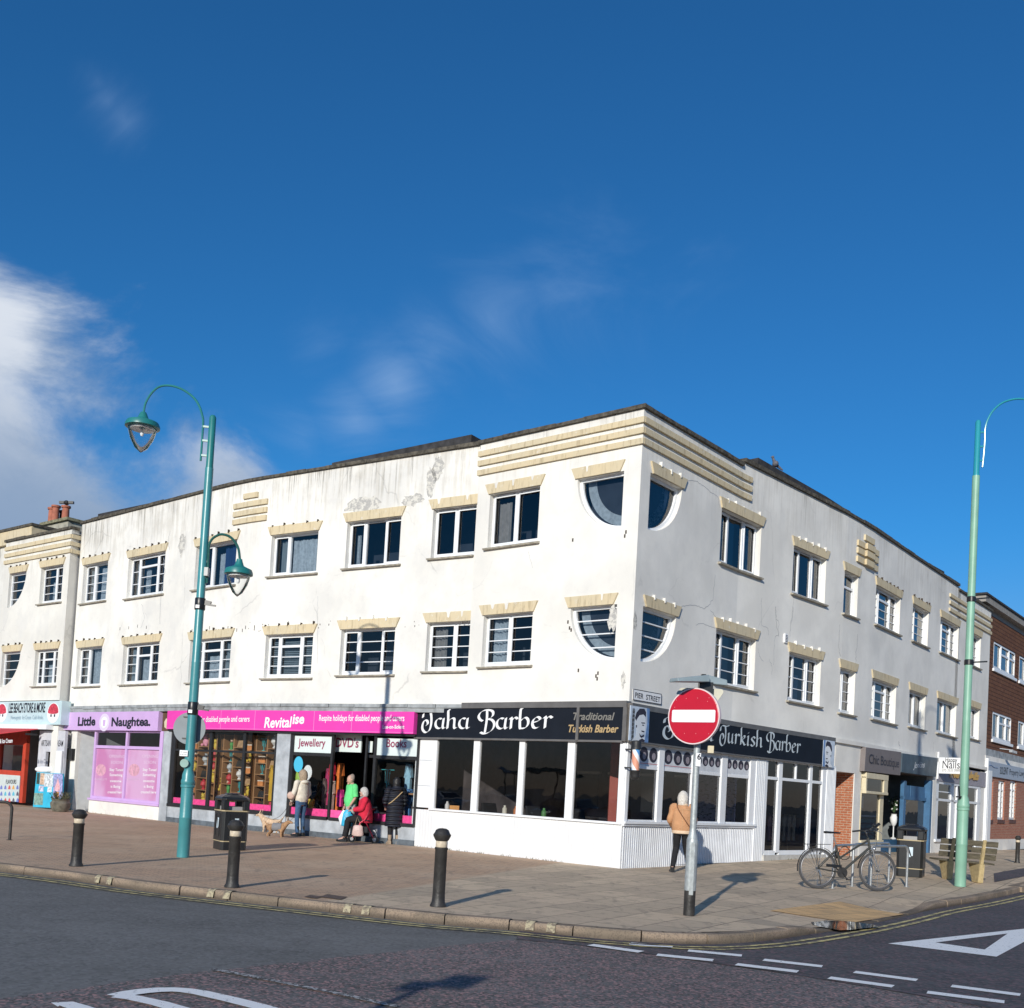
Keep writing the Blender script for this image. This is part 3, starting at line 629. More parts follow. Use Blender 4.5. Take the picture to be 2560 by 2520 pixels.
def nibtext(s, nib=(.052, .036), gap=.03, sp=.34):
    vs = []; fs = []; x = 0
    for ch in s:
        if ch == ' ': x += sp; continue
        wd, st = GL[ch]
        for path in st:
            P_ = [Vector((p[0], p[1])) for p in path]
            if len(P_) > 2: P_ = catmull(P_, 4)
            for off in ((0, 0), (.014, -.004)):
                n0 = len(vs)
                for p in P_:
                    vs.append((x+p.x-nib[0]+off[0], p.y-nib[1]+off[1])); vs.append((x+p.x+nib[0]+off[0], p.y+nib[1]+off[1]))
                fs += [(n0+2*i, n0+2*i+1, n0+2*i+3, n0+2*i+2) for i in range(len(P_)-1)]
        x += wd+gap
    return vs, fs
def put_nib(s, fac, a, b, h, d, mat, parent, **kk):
    vs, fs = nibtext(s, **kk); o = put(vs, fs, fac, a, b, h, d, mat, parent)
    me = o.data                                              # stagger the overlapping strokes by a hair
    nrm = (fac.P(1, 0, 1)-fac.P(1, 0, 0)).normalized()
    for i, v in enumerate(me.vertices): v.co += nrm*(.00035*((i//2) % 40)/4)
    return o

# ------------------------------------------------------------------ upper floors
def opening(fac, tl, br):
    (a, zt), (b, zb) = fac.uz(*tl), fac.uz(*br)
    return (min(a, b), max(a, b), round(zb, 3), round(zt, 3))
def lintel(par, fac, op, patches=0, clampu=None):
    a, b, _, zt = op; h = .25; e0, e1 = .03, .15
    ua, ub = a-e0, b+e0; ta, tb = a-e1, b+e1
    if clampu is not None: ua = max(ua, clampu); ta = max(ta, clampu)
    mb = MB(); fac.poly(mb, [(ua, zt), (ub, zt), (tb, zt+h), (ta, zt+h)], -.01, .045)
    mats = [CREAM]
    if patches == 1:
        mb.mat(1); n = max(2, int((b-a)/.42))
        for i in range(n):
            c = a+(b-a)*(i+.5)/n+random.uniform(-.05, .05); w_ = .032; dd = .11+random.uniform(-.03, .03)
            if random.random() < .25: continue
            w_ *= random.uniform(.7, 1.5); pts = [(c-w_*1.5, zt+h+.004), (c-w_, zt+h-.04), (c-w_*.7, zt+h-dd), (c, zt+h-dd-.03), (c+w_*.7, zt+h-dd), (c+w_, zt+h-.05), (c+w_*1.5, zt+h+.004)]
            fac.poly(mb, pts, .04, .049)
        mats.append(RENDER)
    elif patches == 2:
        mb.mat(1); n = max(2, int((b-a)/.38))
        for i in range(n+1):
            c = a+(b-a)*i/n+random.uniform(-.08, .08); q = random.uniform(.03, .08)
            fac.box(mb, c-.012, c+.012, zt+h-.02, zt+h+q, .0, .063)
        mats.append(M('rust_stain', (.05, .035, .025), .9, .3, 20))
    elif patches == 3:
        mb.mat(1); n = max(3, int((b-a)/.38))
        for i in range(n):
            c = a+(b-a)*(i+.5)/n+.05; q = zt+h+random.uniform(-.05, .03); fac.box(mb, c-.02, c+.02, q-.04, q+.07, .0, .066)
        mats.append(RENDER)
    return mb.build('lintel', mats, par)
def sill(par, fac, op, lo=.08, hi=.08, clampu=None, name='window_sill'):
    a, b, z0, _ = op; a -= lo; b += hi
    if clampu is not None: a = max(a, clampu)
    mb = MB(); fac.poly(mb, [], 0, 0) if 0 else None
    st = fac.stops(a, b)
    for p, q in zip(st, st[1:]):
        mb.hexa([fac.P(p, z0-.075, -.12), fac.P(q, z0-.075, -.12), fac.P(q, z0-.06, .09), fac.P(p, z0-.06, .09), fac.P(p, z0+.005, -.12), fac.P(q, z0+.005, -.12), fac.P(q, z0-.022, .10), fac.P(p, z0-.022, .10)])
    return mb.build(name, SILLM, par)
def window(par, fac, op, cols, curtain=None, back=.16, vents=False, name='window', frame=UPVC, gl=GLASS, fw=.055, plant=False):
    """cols: list of (width fraction, n bars, top-light fraction), left to right as seen"""
    a, b, z0, z1 = op; W_ = b-a; z0 += .01
    X = (lambda f: b-f*W_) if fac.side == 1 else (lambda f: a+f*W_)
    fm = MB(); gm = MB(); d0, d1 = -back-.06, -back+.01
    fac.box(fm, a, b, z1-fw, z1, d0, d1); fac.box(fm, a, b, z0, z0+fw*1.3, d0, d1+.012)
    fac.box(fm, a, a+fw, z0+fw*1.3, z1-fw, d0, d1); fac.box(fm, b-fw, b, z0+fw*1.3, z1-fw, d0, d1)
    x = 0; ins = []
    for i, (wf, nb, tl) in enumerate(cols):
        ul, ur = X(x), X(x+wf); lo, hi = min(ul, ur), max(ul, ur)
        if i < len(cols)-1:
            e = X(x+wf); fac.box(fm, e-fw*.62, e+fw*.62, z0+fw*1.3, z1-fw, d0, d1+.004)
        c0 = lo+(fw if abs(lo-a) < 1e-3 else fw*.6); c1 = hi-(fw if abs(hi-b) < 1e-3 else fw*.6); ins.append((c0, c1))
        zt = z1-fw; zb = z0+fw*1.3
        sash = nb is not None and nb >= 0 and wf < .62 and not (i == 1 and len(cols) == 3 and tl == 0)
        if sash:                                                     # opening casement: a second slimmer frame stands a little proud
            q = .032
            fac.box(fm, c0, c0+q, zb, zt, d1-.002, d1+.022); fac.box(fm, c1-q, c1, zb, zt, d1-.002, d1+.022); fac.box(fm, c0+q, c1-q, zt-q, zt, d1-.002, d1+.022); fac.box(fm, c0+q, c1-q, zb, zb+q, d1-.002, d1+.022)
            if vents: fac.box(fm, c0+.12, c1-.12, zt-.0, zt+.02, d1, d1+.03)
        if tl:
            zz = zt-(zt-zb)*tl; fac.box(fm, c0, c1, zz-fw*.6, zz+fw*.6, d0, d1+.012); top = zz-fw*.6
        else: top = zt
        for j in range(nb or 0):
            zz = zb+(top-zb)*(j+1)/(nb+1); fac.box(fm, c0, c1, zz-.011, zz+.011, d0+.02, d1-.012)
        x += wf
    wo = fm.build(name, frame, par)
    fac.quad(gm, a+fw*.5, b-fw*.5, z0+.02, z1-.02, -back-.03); gm.build('pane', gl, wo, face=fac.P((a+b)/2, 0, 1)-fac.P((a+b)/2, 0, 0))
    if curtain:
        for (f0, f1, zf0, zf1, mat, kind) in curtain:
            mb = MB(); ua, ub = X(f0), X(f1); lo, hi = min(ua, ub), max(ua, ub); zb_, zt_ = z0+(z1-z0)*zf0, z0+(z1-z0)*zf1; dd = -back-.16
            if kind == 'blind':
                n = int((zt_-zb_)/.055)
                for j in range(n): fac.box(mb, lo, hi, zb_+.055*j, zb_+.055*j+.035, dd, dd+.02)
                mb.build('venetian_blind', mat, wo)
            else:
                n = max(6, int((hi-lo)/.035)); L = []
                for j in range(n+1): L.append((lo+(hi-lo)*j/n, dd+.035*sin(j*1.9)+.02*sin(j*.7)))
                mb.v = [fac.P(u, z, d).to_tuple() for u, d in L for z in (zb_, zt_)]
                mb.f = [(2*j, 2*j+1, 2*j+3, 2*j+2) for j in range(n)]; mb.build('curtain', mat, wo, fixn=False)
    if vents:
        vm = MB()
        for c0, c1 in ins: fac.box(vm, c0+.06, c1-.06, z1-fw*.7, z1-fw*.45, d1, d1+.006)
        vm.build('trickle_vent', M('vent_slot_grey', (.22, .23, .24), .6, 0), wo)
    return wo
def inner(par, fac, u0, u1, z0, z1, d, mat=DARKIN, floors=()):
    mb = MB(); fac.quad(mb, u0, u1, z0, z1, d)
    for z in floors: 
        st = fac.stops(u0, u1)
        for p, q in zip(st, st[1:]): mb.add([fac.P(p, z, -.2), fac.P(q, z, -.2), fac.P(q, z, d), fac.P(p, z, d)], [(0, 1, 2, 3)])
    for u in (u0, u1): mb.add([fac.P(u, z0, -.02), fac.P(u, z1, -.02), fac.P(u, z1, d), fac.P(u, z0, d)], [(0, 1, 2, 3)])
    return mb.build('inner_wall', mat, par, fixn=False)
def coping(par, fac, u0, u1, z, h=.09, out=.07):
    mb = MB(); st = fac.stops(u0, u1); pts = []
    for a, b in zip(st, st[1:]):
        n = max(1, int((b-a)/.75)); pts += [a+(b-a)*i/n for i in range(n)]
    pts.append(st[-1])
    for a, b in zip(pts, pts[1:]):
        j = random.uniform(-.012, .012); fac.box(mb, a+.004, b-.004, z+random.uniform(0, .004), z+h+j, -.28, out+j*.6)
    return mb.build('coping', COPING, par)
def band(mb, fac, u0, u1, z0, z1, d=.055): fac.box(mb, u0, u1, z0, z1, -.01, d)

bld = thing('white_corner_building', 'white rendered three-storey corner terrace with cream lintels, quarter-round corner windows and shops below', 'building', (C0.x, C0.y, 0))
m2 = [(.5, 0, 0), (.5, 0, 0)]; m3 = [(.30, 0, 0), (.38, 0, 0), (.32, 0, 0)]
b3t = [(.25, 3, 0), (.46, 2, .25), (.29, 3, 0)]
LW = {}
def W(key, fac, tl, br, cols, patches=0, cl=None, **kw): LW[key] = (fac, opening(fac, tl, br), cols, patches, cl, kw)
W('a', FBL, (1225.7, 1235.9), (1343, 1353), m2, 1, None, vents=True, curtain=[(.06, .30, 0, .86, CURTB, 'c')])
W('b', FBL, (1210, 1538.7), (1325, 1661), [(.5, 3, 0), (.5, 3, 0)], 1, None, curtain=[(.06, .36, 0, 1, CURT, 'c')])
W('c', FWL, (1084, 1273), (1185, 1385.7), m2, 1, .0, vents=True)
W('d', FWL, (868.9, 1305.7), (996.6, 1409), m3, 0, None, vents=True, curtain=[(.06, .14, 0, .75, CURT, 'c')])
W('e', FWL, (680, 1338.7), (790, 1431), [(.33, 0, 0), (.67, None, 0)], 2, None, curtain=[(.34, .95, 0, .88, CURT, 'c'), (.05, .24, 0, .9, BLIND, 'c')])
W('f', FWL, (491.4, 1367.4), (585.7, 1460), [(.36, 0, 0), (.64, None, 0)], 2, None, curtain=[(.4, .56, 0, .8, CURT, 'c'), (.54, .8, 0, .95, CURTBLUE, 'c'), (.8, .97, 0, .75, CURT, 'c')])
W('g', FWL, (322.6, 1395.5), (407, 1483), [(.24, 2, 0), (.50, 2, .24), (.26, 3, 0)], 2, None, curtain=[(.27, .42, 0, .72, CURT, 'c'), (.04, .2, 0, .9, BLIND, 'c')])
W('h', FWL, (210, 1413.7), (263.7, 1499.8), [(.37, 3, 0), (.63, 3, 0)], 2, None, curtain=[(.42, .95, 0, .9, CURT, 'c'), (.04, .3, 0, .95, BLIND, 'c')])
W('i', FWL, (1068.9, 1557), (1170.4, 1675.5), [(.6, 3, 0), (.4, 3, 0)], 1, .0, curtain=[(.05, .32, 0, .97, CURTB, 'c')])
W('j', FWL, (853.8, 1574), (981.5, 1684.9), [(.29, 3, 0), (.43, 3, 0), (.28, 3, 0)], 3, None, curtain=[(.2, .26, .05, .6, CURT, 'c')])
W('k', FWL, (665.5, 1587.4), (776.5, 1693), b3t, 2, None, curtain=[(.03, .97, .03, .92, BLIND, 'blind')])
W('l', FWL, (476.5, 1600.7), (571.5, 1701.6), b3t, 2, None, curtain=[(.3, .72, .05, .62, CURT, 'c'), (.74, .95, 0, .9, BLIND, 'c')])
W('m', FWL, (309.4, 1612), (392, 1706.6), [(.32, 3, 0), (.38, 0, .28), (.30, 3, 0)], 2, None, curtain=[(.34, .6, 0, .62, CURT, 'c'), (.04, .28, 0, .9, BLIND, 'c')])
W('n', FWL, (195, 1620.5), (248.8, 1713), [(.37, 3, 0), (.63, 0, 0)], 2, None, curtain=[(.4, .95, 0, .95, CURT, 'c'), (.05, .3, 0, .95, BLIND, 'c')])
W('A', FR, (1804.9, 1269.4), (1898, 1443), m3, 3, None, vents=True, curtain=[(.85, .97, 0, .8, CURT, 'c')])
W('B', FR, (1985, 1364), (2061, 1510.7), m3, 3, None, vents=True, curtain=[(.82, .97, 0, .9, CURT, 'c')])
W('C', FR, (2112, 1425.8), (2141.6, 1545.4), [(1, None, .32)], 0, None, curtain=[(.6, .95, 0, .7, CURT, 'c')])
W('D', FR, (2191, 1462), (2247.7, 1587), b3t, 2, None, curtain=[(.72, .97, 0, .97, CURT, 'c')])
W('E', FR, (2283, 1509), (2318.4, 1618), [(.36, 3, 0), (.64, 3, 0)], 2, None, curtain=[(.6, .95, 0, .97, CURT, 'c')])
W('F', FR, (2352, 1542), (2394, 1649.4), b3t, 0, None, curtain=[(.72, .97, 0, .97, CURT, 'c')])
W('G', FR, (2430, 1581.6), (2449.4, 1672), [(.5, 2, 0), (.5, 2, 0)], 0, None, curtain=[(.3, .97, 0, .97, CURT, 'c')])
W('H', FR, (1791, 1570), (1884, 1726.6), [(.27, 3, 0), (.40, 3, 0), (.33, 3, 0)], 3, None)
W('I', FR, (1973.6, 1629), (2048, 1765.7), [(.27, 3, 0), (.40, 3, 0), (.33, 3, 0)], 3, None, curtain=[(.3, .6, 0, .6, CURT, 'c')])
W('J', FR, (2101, 1668.5), (2134, 1787.8), [(.4, 3, 0), (.6, 3, 0)], 0, None, curtain=[(.5, .95, 0, .97, CURT, 'c')])
W('K', FR, (2181.5, 1694.5), (2237, 1810), b3t, 0, None, curtain=[(.72, .97, 0, .97, CURT, 'c')])
W('L', FR, (2274, 1724), (2310.8, 1824.6), [(.5, 0, 0), (.5, 0, 0)], 0, None, curtain=[(.55, .95, 0, .97, CURT, 'c')])
W('M', FR, (2343.7, 1744.7), (2388, 1842.5), [(.5, 0, 0), (.5, 0, 0)], 0, None, curtain=[(.1, .95, 0, .97, CURT, 'c')])
W('N', FR, (2424, 1765), (2446, 1850), [(.5, 0, 0), (.5, 0, 0)], 0, None, curtain=[(.3, .95, 0, .97, CURT, 'c')])
for key, (fac, op, cols, pt, cl, kw) in LW.items():
    lintel(bld, fac, op, pt, cl); sill(bld, fac, op, .0 if (fac is FWL and op[0] < .2) else .08, .08, .0 if fac is FWL else None); window(bld, fac, op, cols, **kw)
# quarter-round corner windows
def quarter(par, fac, a, b, zb, zt, bars, mat=RENDER, rev=.16):
    """straight side at u=a (by the corner), curve towards u=b"""
    n = 18; cur = [(a+(b-a)*cos(pi/2*i/n), zt-(zt-zb)*sin(pi/2*i/n)) for i in range(n+1)]     # (b,zt) -> (a,zb)
    mb = MB()                                                   # wall around the curve
    for p, q in zip(cur, cur[1:]): mb.add([fac.P(b, p[1]), fac.P(b, q[1]), fac.P(*q), fac.P(*p)], [(0, 1, 2, 3)]) 
    for p, q in zip(cur, cur[1:]): mb.add([fac.P(*p), fac.P(*q), fac.P(q[0], q[1], -rev), fac.P(p[0], p[1], -rev)], [(0, 1, 2, 3)])
    mb.add([fac.P(a, zt), fac.P(b, zt), fac.P(b, zt, -rev), fac.P(a, zt, -rev)], [(0, 1, 2, 3)]); mb.add([fac.P(a, zb), fac.P(a, zt), fac.P(a, zt, -rev), fac.P(a, zb, -rev)], [(0, 1, 2, 3)])
    wl = mb.build('curved_reveal', RENDER_C if mat is RENDER else mat, par, fixn=False)
    fw = .07; d0, d1 = -rev-.02, -rev+.05; fm = MB()
    s_ = lambda p, k_: (a+(p[0]-a)*k_, zt-(zt-p[1])*k_)
    kk = 1-fw/(zt-zb)
    for p, q in zip(cur, cur[1:]): fac.poly(fm, [p, q, s_(q, kk), s_(p, kk)], d0, d1)
    fac.box(fm, a, b-.02, zt-fw, zt, d0, d1-.003); fac.box(fm, a, a+fw*.6, zb+.02, zt-fw, d0, d1-.003)
    for j in range(bars):
        z = zt-(zt-zb)*(j+1)/(bars+1); wdt = (b-a)*sqrt(max(0, 1-((zt-z)/(zt-zb))**2)); fac.box(fm, a, a+wdt-.03, z-.013, z+.013, d0+.01, d1-.015)
    wo = fm.build('quarter_round_window', UPVC, par)
    gm = MB(); gm.add([fac.P(a, zt, -rev-.005)]+[fac.P(p[0], p[1], -rev-.005) for p in cur], [tuple(range(len(cur)+1))]); gm.build('pane', GLASS, wo, face=fac.P(1, 0, 1)-fac.P(1, 0, 0))
    mb = MB(); L = [s_(p, .92) for p in cur]; fac_c = [(p, s_(p, .80)) for p in L]
    for (p, p2), (q, q2) in zip(fac_c, fac_c[1:]): mb.add([fac.P(*p, -rev-.14), fac.P(*q, -rev-.14), fac.P(*q2, -rev-.14), fac.P(*p2, -rev-.14)], [(0, 1, 2, 3)])
    mb.build('curtain', CURT, wo, fixn=False)
    return wo
QW = [(FBL, .45, 1.73, 7.57, 8.85, 0), (FBL, .45, 1.73, 4.59, 5.84, 3), (FR, .39, 1.78, 7.57, 8.85, 0), (FR, .37, 1.80, 4.59, 5.83, 3)]
for i, (fac, a, b, zb, zt, bars) in enumerate(QW):
    quarter(bld, fac, a, b, zb, zt, bars); lintel(bld, fac, (a+.12, b+.02, zb, zt), 1 if i < 2 else 3)
mb = MB()
string = MB()
for i in range(26):
    f = i/25; p = FBL.P(.95-.42*f+.03*sin(f*9), 8.75-1.15*f, -.32); mb.ball(p, .013, 6, 4)
mb.build('string_of_lights', WHITEL, bld)

ZP = 10.18
def opsfor(fac): return [v[1] for v in LW.values() if v[0] is fac]
qops = lambda fac: [(q[1], q[2], q[3], q[4], 1) for q in QW if q[0] is fac]
mb = MB(); FBL.wall(mb, 0, 4.82, 3.66, ZP, opsfor(FBL)+qops(FBL))
mb.add([FBL.P(4.82, 3.66), FBL.P(4.82, ZP), FBL.P(4.82, ZP, -.35), FBL.P(4.82, 3.66, -.35)], [(0, 1, 2, 3)])
FR.wall(mb, 0, 4.78, 3.62, ZP, [o for o in opsfor(FR) if o[0] < 4.78 and o[1] < 4.78]+qops(FR)) if 0 else None
WBL = mb
rops = opsfor(FR)
mb = MB(); FR.wall(mb, 0, 4.72, 3.62, ZP, [(o[0], min(o[1], 4.72), o[2], o[3], 1) for o in rops if o[0] < 4.7]+qops(FR))
FR.wall(mb, 4.72, 22.15, 3.62, ZP+.13, [(max(o[0], 4.72), o[1], o[2], o[3], 1) for o in rops if o[1] > 4.72 and o[0] < 22.1])
FR.wall(mb, 22.15, FR.u[-1], 3.62, ZP-.02, [(max(o[0], 22.15), o[1], o[2], o[3], 1) for o in rops if o[1] > 22.15])
for o in rops:
    a, b, c, e = o[:4]
    for q in (((a, c), (a, e)), ((b, c), (b, e)), ((a, c), (b, c)), ((a, e), (b, e))):
        (ua, za), (ub, zb) = q; mb.add([FR.P(ua, za), FR.P(ub, zb), FR.P(ub, zb, -.16), FR.P(ua, za, -.16)], [(0, 1, 2, 3)])
WR = mb
WWL = MB(); FWL.wall(WWL, -.1, 18.45, 3.60, ZP+.02, [(max(o[0], -.1),)+o[1:] for o in opsfor(FWL)])
WALLS = {id(FBL): WBL, id(FR): WR, id(FWL): WWL}
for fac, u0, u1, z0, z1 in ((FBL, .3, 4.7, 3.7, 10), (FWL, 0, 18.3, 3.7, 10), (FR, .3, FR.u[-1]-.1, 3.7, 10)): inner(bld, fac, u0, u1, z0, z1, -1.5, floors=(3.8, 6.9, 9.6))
coping(bld, FBL, -.07, 4.86, ZP); coping(bld, FR, -.07, 4.70, ZP+.002); coping(bld, FR, 4.72, 22.14, ZP+.13); coping(bld, FR, 22.16, FR.u[-1]+.03, ZP-.02); coping(bld, FWL, .02, 18.5, ZP+.02)
mb = MB()
for j, (z0, z1) in enumerate(((9.86, 10.0), (9.62, 9.76), (9.38, 9.52))):
    z0 -= 0; band(mb, FBL, -.05, 4.84, z0-.0, z1-.01)
mb.build('cream_stripe', CREAM, bld)
mb = MB()
for z0, z1 in ((9.865, 9.995), (9.625, 9.755), (9.385, 9.515)): band(mb, FR, .0, 5.15, z0, z1, .058)
mb.build('cream_stripe', CREAM, bld); mb = MB()
for z0, z1 in ((9.72, 9.84), (9.45, 9.57), (9.18, 9.30)): band(mb, FR, 21.0, FR.u[-1]+.02, z0, z1, .06)
mb.build('cream_stripe', CREAM, bld)
# stepped ornaments at the two bends
def orn(fac, rows, wide):
    mb = MB()
    for (x0, y0, x1, y1, h) in rows:
        (ua, za), (ub, zb) = fac.uz(x0, y0, .06), fac.uz(x1, y1, .06); lo, hi = min(ua, ub), max(ua, ub); z = (za+zb)/2; fac.box(mb, lo, hi, z-h/2, z+h/2, -.01, .06)
        if wide and hi-lo > 1: c = (lo+hi)/2; fac.box(mb, c-.32, c+.32, z-h/2-.002, z+h/2+.002, .05, .13)
    return mb.build('stepped_ornament', CREAM, bld)
A_ = lambda x, y: (480+x/5.95, 1040+y/5.95)
orn(FWL, [A_(760, 1200)+A_(970, 1160)+(.15,), A_(610, 1355)+A_(1113, 1255)+(.15,), A_(603, 1475)+A_(1104, 1378)+(.15,), A_(597, 1588)+A_(1094, 1500)+(.15,)], False)
B_ = lambda x, y: (2080+x/5.95, 1200+y/5.95)
orn(FR, [B_(505, 845)+B_(640, 930)+(.17,), B_(400, 930)+B_(705, 1095)+(.17,), B_(395, 1040)+B_(697, 1200)+(.17,), B_(388, 1165)+B_(690, 1325)+(.17,)], True)
# flat roofs with their dark upstands
mb = MB(); FWL.quad(mb, 0, 18, 9.95, 9.95, -.2)
roofpts = [FBL.P(0, 0, -.2), FBL.P(4.8, 0, -.2)]+[FWL.P(u, 0, -.2) for u in (0, 6, 7.5, 8.5, 9.3, 18)]+[Vector((-8, 48, 0)), Vector((8, 46, 0))]+[FR.P(u, 0, -.2) for u in (FR.u[-1], 22, 12, 11, 10, 5)]
mb = MB(); mb.add([(p.x, p.y, 9.98) for p in roofpts], [tuple(range(len(roofpts)))]); mb.build('roof', ROOFM, bld)
mb = MB(); st = FWL.stops(.25, 18.0)
def upst(fac, a, b, d, back):
    (ua, za), (ub, zb) = fac.uz(*a, d), fac.uz(*b, d); lo, hi = min(ua, ub), max(ua, ub); zf = lambda u: za+(zb-za)*(u-ua)/(ub-ua); st = fac.stops(lo, hi)
    for p, q in zip(st, st[1:]): mb.hexa([fac.P(p, 9.9, back), fac.P(q, 9.9, back), fac.P(q, 9.9, d), fac.P(p, 9.9, d), fac.P(p, zf(p), back), fac.P(q, zf(q), back), fac.P(q, zf(q), d), fac.P(p, zf(p), d)])
upst(FWL, (1179, 1086), (830, 1157), -.8, -1.9); mb.build('roof_upstand', ROOFM, bld); mb = MB(); upst(FWL, (245, 1285), (430, 1246), -.8, -1.9); mb.build('roof_upstand', ROOFM, bld); mb = MB()
upst(FR, (1896, 1144), (2110, 1270), -.7, -1.8); mb.build('roof_upstand', ROOFM, bld); mb = MB(); upst(FR, (2255, 1370), (2361, 1429), -.7, -1.8)
mb.build('roof_upstand', ROOFM, bld)
# patches of lost paint and bare render on the wall
k = T('bare_plaster_patch', .9, .2); k.base(k.mix(k.ramp(k.noise(k.tc, 9, 7, .7), .45, .55), (.66, .64, .58), (.42, .41, .39))); PATCH = k.m
def patch(fac, cx_, cy_, w_, h_, seed):
    r = random.Random(seed); (u, z) = fac.uz(cx_, cy_, .003); mb = WALLS[id(fac)].mat(1); n = 22
    pts = [(u+w_/2*cos(2*pi*i/n)*(1+r.uniform(-.3, .3)), z+h_/2*sin(2*pi*i/n)*(1+r.uniform(-.35, .35))) for i in range(n)]
    mb.add([fac.P(u, z, .004)]+[fac.P(*p, .004) for p in pts], [(0, 1+i, 1+(i+1) % n) for i in range(n)])
for i, a in enumerate(((FWL, 905, 1262, 1.2, .45), (FWL, 1030, 1250, .7, .3), (FWL, 1078, 1200, .28, .75), (FWL, 1095, 1170, .35, .6), (FR, 1588, 1555, .14, .42), (FBL, 1532, 1545, .25, .6), (FWL, 455, 1360, .4, .7), (FBL, 1558, 1700, .12, .35))): patch(*a, seed=i+3)
for q_ in WALLS.values(): q_.mat(2)
r = random.Random(5)
for i in range(46):
    x = r.uniform(620, 1190); y = 1552+(1190-x)*.03+r.uniform(-14, 10); u, z = FWL.uz(x, y); q = r.uniform(.01, .03); FWL.box(WWL, u-q*.5, u+q*.5, z-q, z+q, 0, .004)
for x, y in ((1446, 1676), (1490, 1690), (1493, 1697), (1420, 1555), (1424, 1570), (1428, 1575), (1495, 1683), (1432, 1350), (1565, 1330), (1562, 1340)):
    u, z = FBL.uz(x, y); FBL.box(WBL, u-.02, u+.02, z-.04, z+.04, 0, .004)
for x0 in (300, 480, 540, 570):
    for q in range(4): u, z = FWL.uz(x0+q*22, 1572+r.uniform(-8, 8)); FWL.box(WWL, u-.012, u+.012, z-.05, z+.05, 0, .004)
TIE = M('rusty_tie_mark', (.08, .065, .055), .9, .3)
# cracks
CR = M('hairline_crack', (.40, .41, .42), .95, .2)
def crack(fac, px, wd=.012):
    mb = WALLS[id(fac)].mat(3)
    pts = []
    for (a, b) in zip(px, px[1:]):
        for q in range(5): pts.append((a[0]+(b[0]-a[0])*q/5+random.uniform(-1.3, 1.3), a[1]+(b[1]-a[1])*q/5+random.uniform(-1.3, 1.3)))
    pts.append(px[-1]); uz = [fac.uz(*p) for p in pts]
    for p, q in zip(uz, uz[1:]):
        t = Vector((q[0]-p[0], q[1]-p[1])).normalized(); n_ = Vector((-t.y, t.x))*wd/2
        mb.add([fac.P(p[0]+n_.x, p[1]+n_.y, .003), fac.P(q[0]+n_.x, q[1]+n_.y, .003), fac.P(q[0]-n_.x, q[1]-n_.y, .003), fac.P(p[0]-n_.x, p[1]-n_.y, .003)], [(0, 1, 2, 3)])
D_ = lambda *p: [(1380+x/3.283, 980+y/3.283) for x, y in p]
F_ = lambda *p: [(1740+x/5.372, 1480+y/5.372) for x, y in p]
crack(FR, D_((1100, 725), (1180, 730), (1230, 760), (1300, 820), (1360, 860), (1375, 950))); crack(FR, D_((1060, 1760), (1130, 1745), (1200, 1755), (1245, 1780), (1290, 1745), (1320, 1700), (1340, 1500)))
crack(FR, F_((200, 250), (240, 300), (265, 345))); crack(FR, F_((880, 80), (880, 440), (970, 490), (975, 580))); crack(FR, F_((1305, 100), (1300, 330), (1270, 450))); crack(FR, F_((1070, 190), (1075, 360), (1110, 400), (1105, 580), (1060, 600), (1045, 760), (1040, 980)))
crack(FR, F_((830, 760), (850, 860), (905, 940))); crack(FR, F_((985, 900), (1020, 1000), (1018, 1110))); crack(FR, F_((0, 440), (80, 420), (200, 465), (262, 480)))
E2_ = lambda *p: [(1900+x/2.885, 1100+y/2.885) for x, y in p]
crack(FR, E2_((575, 1330), (565, 1480), (580, 1560)), .02); crack(FR, E2_((705, 1400), (690, 1560), (695, 1640)), .02); crack(FR, E2_((240, 1200), (220, 1330), (215, 1420)), .015); crack(FR, E2_((110, 1200), (115, 1300), (135, 1420)), .015)
crack(FR, [(2246, 1855), (2248, 1862), (2250, 1872)], .02); crack(FR, [(2295, 1835), (2295, 1870)], .015); crack(FR, [(2333, 1856), (2333, 1880)], .015)
crack(FWL, [(795, 1490), (794, 1540), (793, 1660)], .01); crack(FBL, [(1320, 1378), (1326, 1400), (1332, 1420)], .008)
crack(FWL, [(410, 1395), (412, 1430), (404, 1480), (400, 1560)], .018); crack(FWL, [(426, 1328), (420, 1350), (424, 1375)], .015); crack(FWL, [(355, 1510), (362, 1545), (352, 1570)], .012)
for q_ in WALLS.values(): q_.build('wall', [RENDER if q_ is WWL else RENDER_C, PATCH, TIE, CR], bld, fixn=False)
# street name plate, wall vent
o = MB(); D5 = lambda x, y: (1340+x/4.835, 1480+y/4.835)
FR.pxpoly(o, [D5(1180, 1172), D5(1518, 1235), D5(1515, 1358), D5(1178, 1300)], .003, .025)
sg = tag(o.build('street_name_sign', WHITEL, None), 'small white street name plate reading PIER STREET on the corner wall', 'street sign')
mb = MB()
for a, b in (((1180, 1172), (1518, 1235)), ((1178, 1300), (1515, 1358)), ((1180, 1172), (1178, 1300)), ((1518, 1235), (1515, 1358))):
    p, q = FR.uz(*D5(*a), .03), FR.uz(*D5(*b), .03); mb.bar(FR.P(*p, .026), FR.P(*q, .026), .012, .012)
mb.build('border', BLACKL, sg)
fac_text('PIER  STREET', FR, D5(1198, 1274), D5(1500, 1334), .12, .029, BLACKL, sg, .012)
mb = MB(); u, z = FR.uz(1962, 1596); FR.box(mb, u-.07, u+.07, z-.12, z+.12, 0, .05); o = mb.build('wall_vent', WPAINT, bld); mb = MB()
for i in range(5): FR.box(mb, u-.05, u+.05, z-.09+.04*i, z-.075+.04*i, .05, .056)
mb.build('louvre', BLACKL, o)

